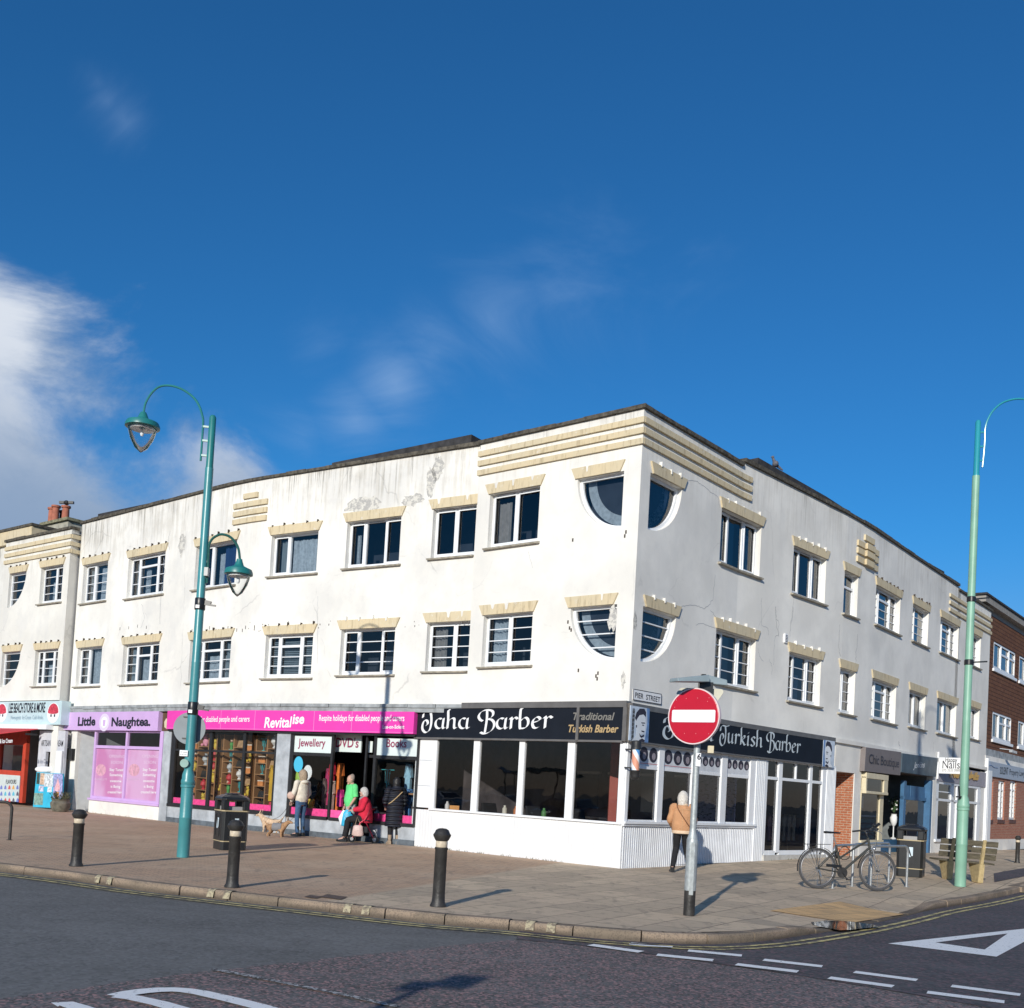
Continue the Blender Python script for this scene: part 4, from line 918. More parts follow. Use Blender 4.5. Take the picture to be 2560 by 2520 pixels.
# ------------------------------------------------------------------ neighbouring white building, far left
nb = thing('white_neighbour_building', 'matching white rendered building with striped parapet at the left edge, above the beach store', 'building', (X0.x, X0.y, 0))
XW = [((103.6, 1420), (152, 1503), [(.60, 3, 0), (.40, 3, 0)], [(.3, .55, 0, .6, CURT, 'c')]), ((89, 1625.5), (139, 1713), b3t, [(.3, .7, 0, .6, CURT, 'c')])]
ops = []
for tl, br, cols, cu in XW:
    op = opening(FXL, tl, br); ops.append(op); lintel(nb, FXL, op, 2); sill(nb, FXL, op); window(nb, FXL, op, cols, curtain=cu)
def quarter_m(fac, a, b, zb, zt, bars):          # straight side away from u=0
    class F2:
        side = fac.side
        def P(s, u, z, d=0): return fac.P(4.82-u, z, d)
        def box(s, mb, u0, u1, z0, z1, d0, d1): return fac.box(mb, 4.82-u1, 4.82-u0, z0, z1, d0, d1)
        def poly(s, mb, p, d0, d1): return fac.poly(mb, [(4.82-u, z) for u, z in p], d0, d1)
    quarter(nb, F2(), a, b, zb, zt, bars, RENDER_X)
for (a, b, zb, zt) in ((.45, 1.75, 7.40, 8.70), (.35, 1.75, 4.38, 5.70)):
    quarter_m(FXL, a, b, zb, zt, 3); ops.append((4.82-b, 4.82-a, zb, zt, 1)); lintel(nb, FXL, (4.82-b, 4.82-a-.1, zb, zt), 2)
mb = MB(); FXL.wall(mb, 0, 4.82, 3.84, 9.95, ops)
a, b = FXL.P(0, 0), FWL.P(18.62, 0, -.3)
for (z0, z1) in ((2.6, 9.95),): mb.add([(a.x, a.y, z0), (a.x, a.y, z1), (b.x, b.y, z1), (b.x, b.y, z0)], [(0, 1, 2, 3)])
mb.add([FXL.P(4.82, 3.84), FXL.P(4.82, 9.95), FXL.P(4.82, 9.95, -8), FXL.P(4.82, 3.84, -8)], [(0, 1, 2, 3)])
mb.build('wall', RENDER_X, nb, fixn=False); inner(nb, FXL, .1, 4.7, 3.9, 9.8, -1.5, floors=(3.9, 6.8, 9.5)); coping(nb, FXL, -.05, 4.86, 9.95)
mb = MB()
for z0 in (9.62, 9.36, 9.10):
    band(mb, FXL, -.05, 4.82, z0, z0+.14)
    p = FXL.P(-.02, 0); q = FWL.P(18.52, 0); n_ = (q-p).xy.normalized(); s_ = Vector((-n_.y, n_.x))*-.05
    mb.hexa([(p.x, p.y, z0), (q.x, q.y, z0), (q.x+s_.x, q.y+s_.y, z0), (p.x+s_.x, p.y+s_.y, z0), (p.x, p.y, z0+.14), (q.x, q.y, z0+.14), (q.x+s_.x, q.y+s_.y, z0+.14), (p.x+s_.x, p.y+s_.y, z0+.14)])
mb.build('cream_stripe', CREAM, nb)
mb = MB(); pts = [FXL.P(0, 0), FXL.P(4.82, 0), FXL.P(4.82, 0, -8), FXL.P(0, 0, -8)]; mb.add([(p.x, p.y, 9.8) for p in pts], [(0, 1, 2, 3)]); mb.build('roof', ROOFM, nb)
# chimney with its pots
ch = None
CY = -3.0; cu0, cz1 = FXL.uz(170, 1312, CY); cu1, cz0 = FXL.uz(109, 1311, CY); ztop_ = FXL.uz(126, 1311, CY)[1]
mb = MB(); FXL.box(mb, cu0, cu1, 9.7, ztop_, CY-.9, CY); ch = mb.build('chimney', M('weathered_chimney_render', (.36, .35, .29), .9, .4, 3, .3), nb)
mb = MB(); FXL.box(mb, cu0-.12, cu1+.12, ztop_, ztop_+.12, CY-1, CY+.12); mb.build('capping', M('lichen_stone', (.20, .19, .12), .95, .5, 8), ch)
TERR = M('terracotta', (.38, .13, .08), .8, .2, 6)
for x_, dk, hh in ((129, 0, .72), (138, 0, .78), (163, 0, .66), (157, 1, .66)):
    u = FXL.uz(x_, 1300, CY-.3-.4*dk)[0]; q = FXL.P(u, ztop_+.12, CY-.3-.4*dk); MB().lathe([(.17, 0), (.15, .1), (.14, hh-.1), (.19, hh-.08), (.19, hh)], 14, q).build('chimney_pot', TERR if not dk else M('sooty_terracotta', (.10, .05, .04), .8, .3), ch, smooth=True)
q = FXL.P(FXL.uz(164, 1290, CY-.3)[0], ztop_+.92, CY-.3); MB().bar(q-Vector((.3, 0, 0)), q+Vector((.3, 0, .02)), .12, .1).ball(q, (.12, .12, .1)).build('cowl', BLACKF, ch)
# a strip of the next building beyond it
fb = thing('cream_end_building', 'sliver of a cream-banded building at the far left edge of the terrace', 'building', tuple(FXL.P(5.0, 0, 0)))
mb = MB(); FXL.box(mb, 4.9, 12, 0, 10.2, -8, -.9); mb.build('wall', RENDER_X, fb); mb = MB(); FXL.box(mb, 4.42, 12, 10.2, 10.75, -1.8, -.75); mb.build('parapet', CREAM, fb); mb = MB(); FXL.box(mb, 4.36, 12, 10.75, 10.85, -2.3, -.7); mb.build('coping', COPING, fb)
mb = MB(); FXL.box(mb, 4.6, 5.0, 8.9, 10.2, -1.4, -.88); mb.build('cream_pier', CREAM, fb)

# ------------------------------------------------------------------ brown tile-hung building, far right
tb = thing('tile_hung_building', 'building with brown hanging tiles above a brick solicitors office at the right edge', 'building', (XT.x, XT.y, 0))
TILE = brick('hanging_tile', (.17, .078, .048), (.22, .105, .06), (.04, .02, .014), 1, radians(51.5), True, .26, .17, .014)
BRK = brick('red_brick', (.38, .13, .085), (.46, .19, .12), (.42, .34, .27), 1, radians(51.5), True, .215, .072, .009)
TD = -.25
tops = []
for tl, br in (((2485, 1602), (2537, 1697)), ((2482, 1778), (2527, 1861))):
    (a, zt), (b, zb) = FT.uz(*tl, TD), FT.uz(*br, TD); tops.append((a, b, zb, zt))
tops += [(a+4.6, b+4.6, c-0, e) for a, b, c, e in tops[:2]]
mb = MB()
us = [-.02, 16]; 
class Off:
    def __init__(s, f, d): s.f = f; s.d = d; s.side = f.side; s.u = f.u
    def P(s, u, z, d=0): return s.f.P(u, z, d+s.d)
    def stops(s, a, b): return s.f.stops(a, b)
    def box(s, mb, u0, u1, z0, z1, d0, d1): return s.f.box(mb, u0, u1, z0, z1, d0+s.d, d1+s.d)
    def quad(s, mb, u0, u1, z0, z1, d): return s.f.quad(mb, u0, u1, z0, z1, d+s.d)
    def poly(s, mb, p, d0, d1): return s.f.poly(mb, p, d0+s.d, d1+s.d)
    def uz(s, x, y, d=0): return s.f.uz(x, y, d+s.d)
    def pxpoly(s, mb, pts, d0, d1): return s.poly(mb, [s.uz(x, y, d1) for x, y in pts], d0, d1)
    wall = Facade.wall
OT = Off(FT, TD)
OT.wall(mb, -.2, 16, 4.45, 10.2, tops, .1); mb.build('tile_hung_wall', TILE, tb, fixn=False)
for op in tops:
    w_ = window(tb, OT, op, [(.33, 0, .0), (.37, 0, .34), (.30, 0, .33)], back=.04, fw=.07)
    mb = MB(); OT.box(mb, op[0]-.1, op[1]+.1, op[2]-.12, op[2], -.1, .08); mb.build('window_sill', UPVC, tb)
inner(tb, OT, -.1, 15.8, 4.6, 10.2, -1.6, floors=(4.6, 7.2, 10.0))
mb = MB(); OT.box(mb, -1.0, 7.6, 10.42, 10.70, -3, .28); mb.build('eaves_fascia', M('grey_eaves_board', (.30, .28, .25), .7, .15), tb); mb = MB(); OT.box(mb, -1.1, 7.7, 10.70, 10.78, -3, .34); OT.box(mb, 7.7, 16, 10.3, 10.55, -3, .2); mb.build('roof_edge', ROOFM, tb)
mb = MB(); OT.box(mb, -.2, 16, 10.2, 10.42, -3, .0); mb.build('soffit_board', M('pale_soffit', (.36, .34, .31), .8, .1), tb)
mb = MB(); OT.box(mb, -.1, 16, 4.1, 4.45, -.3, .12); mb.build('lead_apron', LEAD, tb)

# ------------------------------------------------------------------ shopfronts
def pr(fac, mb, a, b, d0, d1):
    (ua, za), (ub, zb) = fac.uz(*a, d1), fac.uz(*b, d1); return fac.box(mb, min(ua, ub), max(ua, ub), min(za, zb), max(za, zb), d0, d1)
def U(fac, x, y, d=0): return fac.uz(x, y, d)[0]
def gpane(fac, u0, u1, z0, z1, d, mat, par, name='pane'):
    mb = MB(); fac.quad(mb, u0, u1, z0, z1, d); return mb.build(name, mat, par, face=fac.P((u0+u1)/2, 0, 1)-fac.P((u0+u1)/2, 0, 0))
def disc(fac, c, rx, rz, d0, d1, n=24, a0=0):
    mb = MB(); fac.poly(mb, [(c[0]+rx*cos(2*pi*i/n), c[1]+rz*sin(2*pi*i/n)) for i in range(n)], d0, d1); return mb
def simple_box(fac, name, mat, par, u0, u1, z0, z1, d0, d1, **k): mb = MB(); fac.box(mb, u0, u1, z0, z1, d0, d1); return mb.build(name, mat, par, **k)
def boards(name, base, pitch):             # vertical boarding cut into the surface
    k = T(name, .5, .4); k.base(k.mix(k.math('MULTIPLY', k.ramp(k.noise(k.map((4, 4, .6)), 1, 6), .45, .7), .25), base, tuple(b*.78 for b in base)))
    return k.m
PANELW = boards('white_boarding', (.78, .785, .79), .1)

# ---- barber, left face ------------------------------------------------
sf = FBL
zt = 2.80
gl = [(1095.4, 1187), (1202, 1301), (1314.5, 1422), (1440, 1552.7)]
gu = [(U(sf, b, 1852), U(sf, a, 1848)) for a, b in gl]           # (low u, high u)
mb = MB(); zs = 1.0
edges = [6.42]+[x for b, a in gu for x in (a, b)]+[0.0]
for i in range(0, len(edges), 2): sf.box(mb, edges[i+1], edges[i], zs, zt, -.06, .03)
sf.box(mb, 0, gu[0][1]+.12, zs-.05, zs, -.08, .09)
wf = mb.build('shop_window_frame', WPAINT, bld, bevel=.006)
for b, a in gu: gpane(sf, b, a, zs, zt, -.02, DARKG, wf)
mb = MB(); sf.box(mb, 0, 6.42, -.06, zs-.05, -.12, .03)
x = .02
while x < 6.4: sf.box(mb, x, x+.094, .0, zs-.055, .03, .037); x += .1
mb.build('stall_riser', PANELW, bld)
mb = MB(); 
for z in (1.55, 2.2): sf.box(mb, gu[0][1]+.14, 6.41, z, z+.012, .03, .033)
mb.build('panel_joint', GREYP, bld)
fz0, fz1 = 2.79, 3.52
fsg = simple_box(sf, 'fascia_sign', NAVY, bld, 0.06, 6.45, fz0, fz1, -.06, .10)
put_nib('Taha', sf, (1053, 1821), (1175.5, 1821), .47, .105, WHITEL, fsg); put_nib('Barber', sf, (1192, 1823), (1382, 1819), .47, .105, WHITEL, fsg)
fac_text('Traditional', sf, (1432, 1799.4), (1536, 1800), .17, .106, GREYGOLD, fsg, .02, .25); fac_text('Turkish Barber', sf, (1420.4, 1830), (1546, 1831), .17, .106, GOLDL, fsg, .025, .25)
mb = MB(); sf.box(mb, -.02, 4.84, fz1, 3.66, -.06, .13); u = U(sf, 1446, 1800, .1); sf.box(mb, u-.03, u+.04, fz0-.02, fz1, .1, .13); sf.box(mb, -.04, .06, fz0-.02, fz1, -.06, .13); sf.box(mb, .06, 6.45, fz0-.045, fz0, -.06, .11)
mb.build('fascia_trim', METALG, bld)
# interior of the barber shop: floor, back walls, red pillar
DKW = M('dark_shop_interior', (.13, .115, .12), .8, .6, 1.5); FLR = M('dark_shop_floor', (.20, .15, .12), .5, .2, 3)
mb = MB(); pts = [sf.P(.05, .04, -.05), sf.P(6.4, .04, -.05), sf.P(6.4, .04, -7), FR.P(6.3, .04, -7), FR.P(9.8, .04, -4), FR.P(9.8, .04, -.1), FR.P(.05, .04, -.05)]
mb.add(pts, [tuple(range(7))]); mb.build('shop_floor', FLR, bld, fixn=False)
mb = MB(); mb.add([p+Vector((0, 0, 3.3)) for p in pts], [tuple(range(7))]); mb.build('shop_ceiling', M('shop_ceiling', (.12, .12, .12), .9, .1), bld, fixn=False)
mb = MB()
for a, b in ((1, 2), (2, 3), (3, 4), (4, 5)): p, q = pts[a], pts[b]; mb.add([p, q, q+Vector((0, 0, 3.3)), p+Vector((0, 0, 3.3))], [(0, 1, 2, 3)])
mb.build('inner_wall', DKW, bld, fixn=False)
q = sf.P(U(sf, 1371, 1960), .04, -.9); REDP = M('red_oxide_pillar', (.34, .07, .05), .5, .15, 3)
MB().box(q.x-.07, q.x+.07, q.y-.07, q.y+.07, .04, 3.3).build('pillar', REDP, bld)
q = FR.P(U(FR, 1676, 1960), .04, -1.6); MB().box(q.x-.10, q.x+.10, q.y-.07, q.y+.07, .04, 3.3).build('pillar', REDP, bld)
POSTW = T('newsprint_wallpaper', .8, .2); k = POSTW
k.base(k.mix(k.ramp(k.noise(k.map((3, 3, 9)), 3, 3), .56, .60), (.45, .38, .46), (.08, .07, .11))); POSTW = k.m
mb = MB(); FR.box(mb, 5.3, 5.36, .04, 2.4, -1.6, -.12); mb.build('papered_partition', POSTW, bld)
MIR = M('wall_mirror', (.25, .27, .28), .12, .1, metal=.8); WKT = M('pale_worktop', (.55, .53, .5), .4, .1)
for i in range(5):
    u = .9+i*1.15; simple_box(sf, 'wall_mirror', MIR, bld, u, u+.75, 1.15, 2.2, -6.98, -6.92); simple_box(sf, 'mirror_frame', WKT, bld, u-.05, u+.8, 2.2, 2.27, -6.98, -6.90); simple_box(sf, 'worktop', WKT, bld, u-.05, u+.8, .85, .9, -6.98, -6.55)
simple_box(sf, 'window_ledge', M('brown_ledge', (.22, .11, .06), .5, .2), bld, .3, 6.1, .93, .97, -.5, -.08)
for i, (u, c, lab) in enumerate(((5.25, (.62, .28, .06), 'small orange box on the ledge behind the first barber pane'), (5.5, (.6, .6, .6), 'white cup on the ledge behind the first barber pane'), (3.6, (.6, .58, .5), 'cream pot on the ledge behind the second barber pane'), (3.25, (.55, .2, .08), 'rust coloured tin on the ledge behind the second barber pane'), (2.4, (.08, .22, .07), 'green bottle on the ledge behind the third barber pane'))):
    q = sf.P(u, .971, -.28); mt = M('ledge_thing_%d' % i, c, .5, .1); tag((MB().box(q.x-.12, q.x+.12, q.y-.07, q.y+.07, .971, 1.10) if i == 0 else MB().lathe([(.05, 0), (.06, .02), (.06, .14), (.03, .18), (.03, .22)], 12, q)).build(('box', 'cup', 'pot', 'tin', 'bottle')[i], mt, None), lab, ('box', 'cup', 'pot', 'tin', 'bottle')[i])
def interior_chair(p, lab, cat='chair'):
    t = thing('barber_chair', lab, cat, p, .6); BLK = M('black_leather', (.03, .03, .032), .35, .1)
    MB().lathe([(.28, 0), (.28, .03), (.05, .06), (.05, .42)], 14).build('pedestal', M('chrome', (.6, .6, .6), .15, 0, metal=1), t, local=True, smooth=True)
    MB().box(-.27, .27, -.25, .28, .42, .56).build('seat', BLK, t, local=True, bevel=.03); MB().hexa([(-.25, .22, .54), (.25, .22, .54), (.25, .30, .54), (-.25, .30, .54), (-.22, .40, 1.15), (.22, .40, 1.15), (.22, .48, 1.15), (-.22, .48, 1.15)]).build('backrest', BLK, t, local=True, bevel=.02)
    for s in (-1, 1): MB().box(s*.31-.03, s*.31+.03, -.2, .25, .66, .72).bar((s*.31, .2, .5), (s*.31, .2, .7), .04).build('armrest', BLK, t, local=True)
for i, (u, lab) in enumerate(((5.2, 'black barber chair behind the pane with the palm reflection, nearest the pink shop'), (3.7, 'black barber chair behind the second pane under Taha Barber'), (2.3, 'black barber chair beside the red pillar inside the barber shop'))):
    q = sf.P(u, 0, -1.9); interior_chair((q.x, q.y, .04), lab)

# ---- barber, right face ------------------------------------------------
f = FR
Pq = lambda x, y: (1540+x/3.022, 1720+y/3.022)
RIB = M('grey_white_ribbed_panel', (.70, .72, .75), .45, .08, 3)
mb = MB(); uE = U(f, *Pq(1125, 900)); f.box(mb, 0, uE, -.05, .93, -.1, .0)
x = .03
while x < uE-.03:
    f.poly(mb, [(x, -.02), (x+.035, -.02), (x+.035, .93), (x, .93)], 0, .022); x += .085
mb.build('stall_riser', RIB, bld)
mb = MB(); f.box(mb, -.05, U(f, *Pq(1036, 1030)), .98, 1.03, -.1, .10); f.box(mb, -.04, U(f, *Pq(1036, 1030)), .93, .98, -.1, .06); mb.build('window_sill', UPVC, bld)
xs = [Pq(x, 820)[0] for x in (85, 305, 345, 562, 592, 783, 825, 1000, 1040)]; yy = Pq(0, 820)[1]
us = [U(f, x, yy) for x in xs]; zA = 2.27; zB = 2.80
mb = MB(); f.box(mb, 0, us[0], 1.03, zB, -.07, .03)
for i in (1, 3, 5, 7): f.box(mb, us[i], us[i+1], 1.03, zB, -.07, .03)
for i in (0, 2, 4, 6): f.box(mb, us[i], us[i+1], zA-.06, zA+.02, -.06, .0); f.box(mb, us[i], us[i+1], zB-.05, zB, -.06, .0); f.box(mb, us[i], us[i+1], 1.03, 1.07, -.06, .0)
rf = mb.build('shop_window_frame', WPAINT, bld, bevel=.005)
for i in (0, 2, 4, 6): gpane(f, us[i], us[i+1], 1.07, zA-.06, -.03, DARKG, rf)
POSTER = M('grey_white_poster', (.62, .64, .67), .6, .1, 6); INK = M('dark_print_ink', (.03, .028, .045), .6, .2, 8); SKIN = M('printed_skin_tone', (.28, .25, .28), .6, .15, 9)
for i in (0, 2, 4, 6):
    p0 = simple_box(f, 'window_poster', POSTER, rf, us[i], us[i+1], zA+.02, zB-.05, -.04, -.012)
    w_ = (us[i+1]-us[i]); mb = MB(); mb2 = MB()
    for j in range(3 if i < 4 else 4):
        nn = 3 if i < 4 else 4; c = us[i]+w_*(j+.5)/nn; r0 = w_/nn*.44
        rz = .17 if i < 4 else .12; f.poly(mb, [(c+r0*cos(2*pi*q/18), zA+.27+rz*sin(2*pi*q/18)) for q in range(18)], -.012, -.009)
        mb.mat(1); f.poly(mb, [(c+.1*r0+r0*.42*cos(2*pi*q/10), zA+.24+rz*.5*sin(2*pi*q/10)) for q in range(10)], -.009, -.006); mb.mat(0)
    if i < 4: mb.mat(2); f.box(mb, us[i], us[i+1], zA+.06, zA+.072, -.012, -.009)
    mb.build('hairstyle_print', [INK, SKIN, M('thin_red_stripe', (.5, .08, .1), .6, 0)], rf)
def pilaster(f, u0, u1, z0, z1):
    mb = MB(); f.box(mb, u0, u1, z0, z1, -.1, .03); n = max(3, int((u1-u0)/.075)); w_ = (u1-u0)/n
    for j in range(n): f.box(mb, u0+w_*j+.012, u0+w_*(j+1)-.012, z0, z1-.06, .03, .05)
    return mb.build('fluted_pilaster', UPVC, bld)
uD0, uD1 = U(f, *Pq(1112, 900)), U(f, *Pq(1568, 1000)); pilaster(f, us[8], uD0, .0, zB); uP1 = U(f, *Pq(1642, 900)); pilaster(f, uD1, uP1, .02, zB)
cols = [U(f, *Pq(x, 900)) for x in (1128, 1212, 1240, 1450, 1470, 1545)]
mb = MB(); zt0 = 2.28
f.box(mb, uD0, cols[0], .28, zB, -.06, .03); f.box(mb, cols[1], cols[2], .28, zB, -.06, .03); f.box(mb, cols[3], cols[4], .28, zB, -.06, .02); f.box(mb, cols[5], uD1, .28, zB, -.06, .03)
for a, b in ((0, 1), (2, 3), (4, 5)): f.box(mb, cols[a], cols[b], zt0-.04, zt0+.04, -.06, .02); f.box(mb, cols[a], cols[b], .22, .34, -.06, .02); f.box(mb, cols[a], cols[b], zB-.06, zB, -.06, .02)
c_ = (cols[2]+cols[3])/2; f.box(mb, c_-.025, c_+.025, zt0+.04, zB-.06, -.06, .02)
df = mb.build('shop_door_frame', UPVC, bld, bevel=.004)
for a, b in ((0, 1), (2, 3), (4, 5)): gpane(f, cols[a], cols[b], .34, zt0-.04, -.03, SHOPG if a else DARKG, df); gpane(f, cols[a], cols[b], zt0+.04, zB-.06, -.03, DARKG, df)
simple_box(f, 'door_step', M('pale_step_concrete', (.5, .49, .46), .85, .15, 6), bld, uD0-.02, uD1+.05, -.05, .22, -.3, .10)
# garments hanging on a rail behind the shop door
def garment(f, u, d, z, w_, l, mat, lab, name='hanging_garment', cat='clothing', group=None):
    q = f.P(u, z, d); t = (f.P(u+.1, 0, d)-f.P(u-.1, 0, d)).normalized(); o = f.P(u, 0, d+.1)-f.P(u, 0, d); o.normalize()
    mb = MB(); prof = [(-.08, 0), (-.42, -.07), (-.62, -.42), (-.46, -.46), (-.40, -.2), (-.42, -1), (.42, -1), (.40, -.2), (.46, -.46), (.62, -.42), (.42, -.07), (.08, 0)]
    sc = w_; vs = []
    n = len(prof)
    for sd in (-.05, .05):
        for x, y in prof: vs.append(q+t*(x*sc)+Vector((0, 0, y*l if y < -.5 else y*min(l, .75)))+o*sd)
    mb.add(vs, [tuple(range(n))[::-1], tuple(range(n, 2*n))]+[(i, (i+1) % n, n+(i+1) % n, n+i) for i in range(n)])
    ob = mb.build(name, mat, None, smooth=False, bevel=.02); return tag(ob, lab, cat, group)
for i, (x, c, nm) in enumerate(((1150, (.30, .17, .17), 'dusty pink'), (1180, (.24, .13, .13), 'maroon'), (1262, (.33, .27, .20), 'sand coloured'), (1300, (.38, .32, .25), 'pale beige'), (1335, (.36, .31, .24), 'oatmeal'), (1385, (.17, .10, .07), 'brown'), (1420, (.30, .25, .19), 'khaki'))):
    mt = M('cloth_%d' % i, c, .95, .25, 14)
    garment(f, U(f, *Pq(x, 1000), -.7), -.7, 1.28, .19, .72, mt, nm+' top hanging on the rail behind the barber shop glass door', group='tops on the rail behind the glass door')
mb = MB(); a, b = f.P(U(f, *Pq(1130, 1000), -.7), 1.33, -.7), f.P(U(f, *Pq(1440, 1000), -.7), 1.33, -.7); rl = thing('clothes_rail', 'thin chrome clothes rail standing behind the glass door', 'clothes rail', tuple(a)); mb.tube([a, b], .014, 8).build('rail', M('chrome', (.6, .6, .6), .15, 0, metal=1), rl)
for p in (a.lerp(b, .45), a.lerp(b, .95)):
    for s in (-.16, .16): MB().tube([p, Vector((p.x+s, p.y+s*.3, .1))], .012, 6).build('leg', MC['chrome'], rl)
# fascia
u1 = U(f, 2060, 1884, .12); fs2 = simple_box(f, 'fascia_sign', NAVY, bld, .0, u1+.65, 2.80, 3.50, -.06, .12)
put_nib('Taha', f, Pq(350, 347), Pq(742, 402), .44, .125, GREYL, fs2); put_nib('Turkish', f, (1798, 1853), (1907, 1868.5), .44, .125, GREYL, fs2); put_nib('Barber', f, (1914, 1870), (2001.6, 1883), .44, .125, GREYL, fs2)
mb = MB(); f.box(mb, -.05, u1+.67, 3.50, 3.62, -.06, .13); f.box(mb, -.05, .05, 2.76, 3.50, -.06, .135); f.box(mb, .05, u1+.65, 2.765, 2.80, -.06, .13); mb.build('fascia_trim', METALG, bld)
def portrait(f, c4, mirror, d, par):
    us_ = [f.uz(*p, d) for p in c4]; u0, u1_ = us_[0][0], us_[1][0]; z1_, z0_ = (us_[0][1]+us_[1][1])/2, (us_[2][1]+us_[3][1])/2
    Q = lambda x, y: (u0+(u1_-u0)*(1-x if mirror else x), z0_+(z1_-z0_)*y)
    mb = MB(); f.poly(mb, [Q(0, 0), Q(1, 0), Q(1, 1), Q(0, 1)], d-.02, d)
    mb.mat(1); f.poly(mb, [Q(.80, 0), Q(1, 0), Q(1, 1), Q(.84, 1), Q(.9, .6)], d, d+.002)
    mb.mat(2); f.poly(mb, [Q(*p) for p in ((.12, 0), (.80, 0), (.78, .1), (.62, .14), (.58, .22), (.72, .24), (.80, .34), (.82, .46), (.80, .66), (.72, .8), (.34, .8), (.26, .6), (.3, .44), (.36, .3), (.34, .14))], d+.002, d+.004)
    mb.mat(3)
    for pl in (((.24, .66), (.3, .82), (.46, .95), (.7, .97), (.8, .88), (.8, .74), (.66, .80), (.46, .76), (.36, .66), (.3, .58)), ((.56, .56), (.76, .57), (.78, .54), (.6, .53)), ((.62, .50), (.74, .50), (.72, .47), (.64, .47)), ((.60, .33), (.76, .32), (.74, .28), (.62, .29)), ((.50, .24), (.60, .17), (.76, .22), (.76, .17), (.62, .11), (.54, .14)), ((.3, .46), (.36, .46), (.36, .40), (.32, .38)), ((.5, .04), (.66, .1), (.8, .06), (.78, 0), (.5, 0))):
        f.poly(mb, [Q(*p) for p in pl], d+.004, d+.006)
    return mb.build('portrait_poster', [M('poster_pale_blue', (.50, .58, .68), .6, .15, 6), M('poster_blue', (.12, .22, .42), .6, .3, 8), M('poster_white', (.68, .72, .76), .6, .04), INK], par)
portrait(f, [Pq(112, 135), Pq(256, 152), Pq(245, 410), Pq(100, 398)], False, .135, fs2)
portrait(f, [Pq(1570, 392), Pq(1655, 403), Pq(1648, 603), Pq(1565, 592)], True, .135, fs2)
# barber pole at the corner
pq = FR.P(-.02, 0, .26); bp_ = thing('barber_pole', 'white orange and blue striped barber pole with black caps on the corner post', 'barber pole', (pq.x, pq.y, 2.0))
k = T('barber_stripes', .25, .6); s_ = k.z(); at = k.math('ARCTAN2', s_[1], s_[0]); ph = k.math('ADD', k.math('MULTIPLY', at, 1/(2*pi)), k.math('MULTIPLY', s_[2], 1.35)); fr = k.math('FRACT', ph)
c = k.mix(k.ramp(fr, .30, .31), (.72, .33, .22), (.78, .79, .8)); c = k.mix(k.ramp(fr, .5, .51), c, (.10, .30, .62)); c = k.mix(k.ramp(fr, .8, .81), c, (.78, .79, .8)); k.base(c)
MB().lathe([(.085, .14), (.085, .62)], 24).build('striped_cylinder', k.m, bp_, local=True, smooth=True)
MB().lathe([(.05, -.06), (.09, -.03), (.105, .02), (.105, .10), (.12, .12), (.12, .15)], 24).build('bottom_cap', BLACKF, bp_, local=True, smooth=True)
MB().lathe([(.12, .61), (.12, .64), (.105, .66), (.105, .76), (.09, .79), (.03, .80)], 24).build('top_cap', BLACKF, bp_, local=True, smooth=True)
MB().bar((0, 0, .2), (-.22, .12, .2), .03).bar((0, 0, .6), (-.22, .12, .6), .03).build('bracket', BLACKF, bp_, local=True)

# ---- entrance alcove, Chic Boutique and the blue shop -------------------------
Q2 = lambda x, y: (2060+x/3.808, 1780+y/3.808)
uA, uB, uC = U(f, *Q2(88, 700)), U(f, *Q2(278, 700)), U(f, *Q2(345, 700))
BRK2 = brick('orange_brick', (.40, .125, .06), (.47, .17, .085), (.50, .38, .29), 1, radians(46), True, .215, .075, .012)
simple_box(f, 'white_panel', RENDER, bld, uA, uC, 2.66, 3.5, -.05, .02); simple_box(f, 'white_pier', RENDER, bld, uB+.03, uC, .05, 2.66, -.3, .02)
mb = MB(); f.quad(mb, uA-.4, uB+.3, .05, 2.66, -.75); mb.mat(1); mb.add([f.P(uB, .05, -.75), f.P(uB, .05, 0), f.P(uB, 2.66, 0), f.P(uB, 2.66, -.75)], [(0, 1, 2, 3)]); mb.build('brick_entrance_wall', [BRK2, brick('orange_brick_return', (.40, .125, .06), (.47, .17, .085), (.50, .38, .29), 1, radians(136), True, .215, .075, .012)], bld, fixn=False)
simple_box(f, 'entrance_door', M('pale_grey_door', (.5, .5, .52), .5, .05), bld, uA-.02, uA+.14, .1, 2.3, -.7, -.1)
simple_box(f, 'alcove_soffit', RENDER, bld, uA-.1, uB+.2, 2.66, 2.72, -.8, -.05)
CREAMP = M('cream_frame_paint', (.66, .58, .40), .5, .08)
def tilt_sign(f, c4, d0, d1, mat, name, par):
    mb = MB(); uz_ = [f.uz(*p, d1) for p in c4]; f.poly(mb, uz_, d0, d1); return mb.build(name, mat, par, bevel=.004)
GREYS = M('taupe_sign_board', (.19, .165, .16), .6, .06); s1 = tilt_sign(f, [Q2(400, 335), Q2(737, 382), Q2(727, 603), Q2(385, 563)], 0, .18, GREYS, 'fascia_sign', bld)
fac_text('Chic Boutique', f, Q2(428, 487), Q2(714, 530), .30, .185, BLACKL, s1, .004, 0, .92)
DTEAL = M('dark_teal_sign_board', (.055, .085, .11), .5, .2, 4); s2 = tilt_sign(f, [Q2(748, 392), Q2(1085, 440), Q2(1068, 617), Q2(735, 572)], 0, .16, DTEAL, 'fascia_sign', bld)
fac_text('Jenkins', f, Q2(850, 535), Q2(960, 528), .22, .165, WHITEL, s2, -.002, .4)
us_ = [U(f, *Q2(x, 900)) for x in (345, 375, 520, 556, 790, 812, 1000, 1020, 1048)]
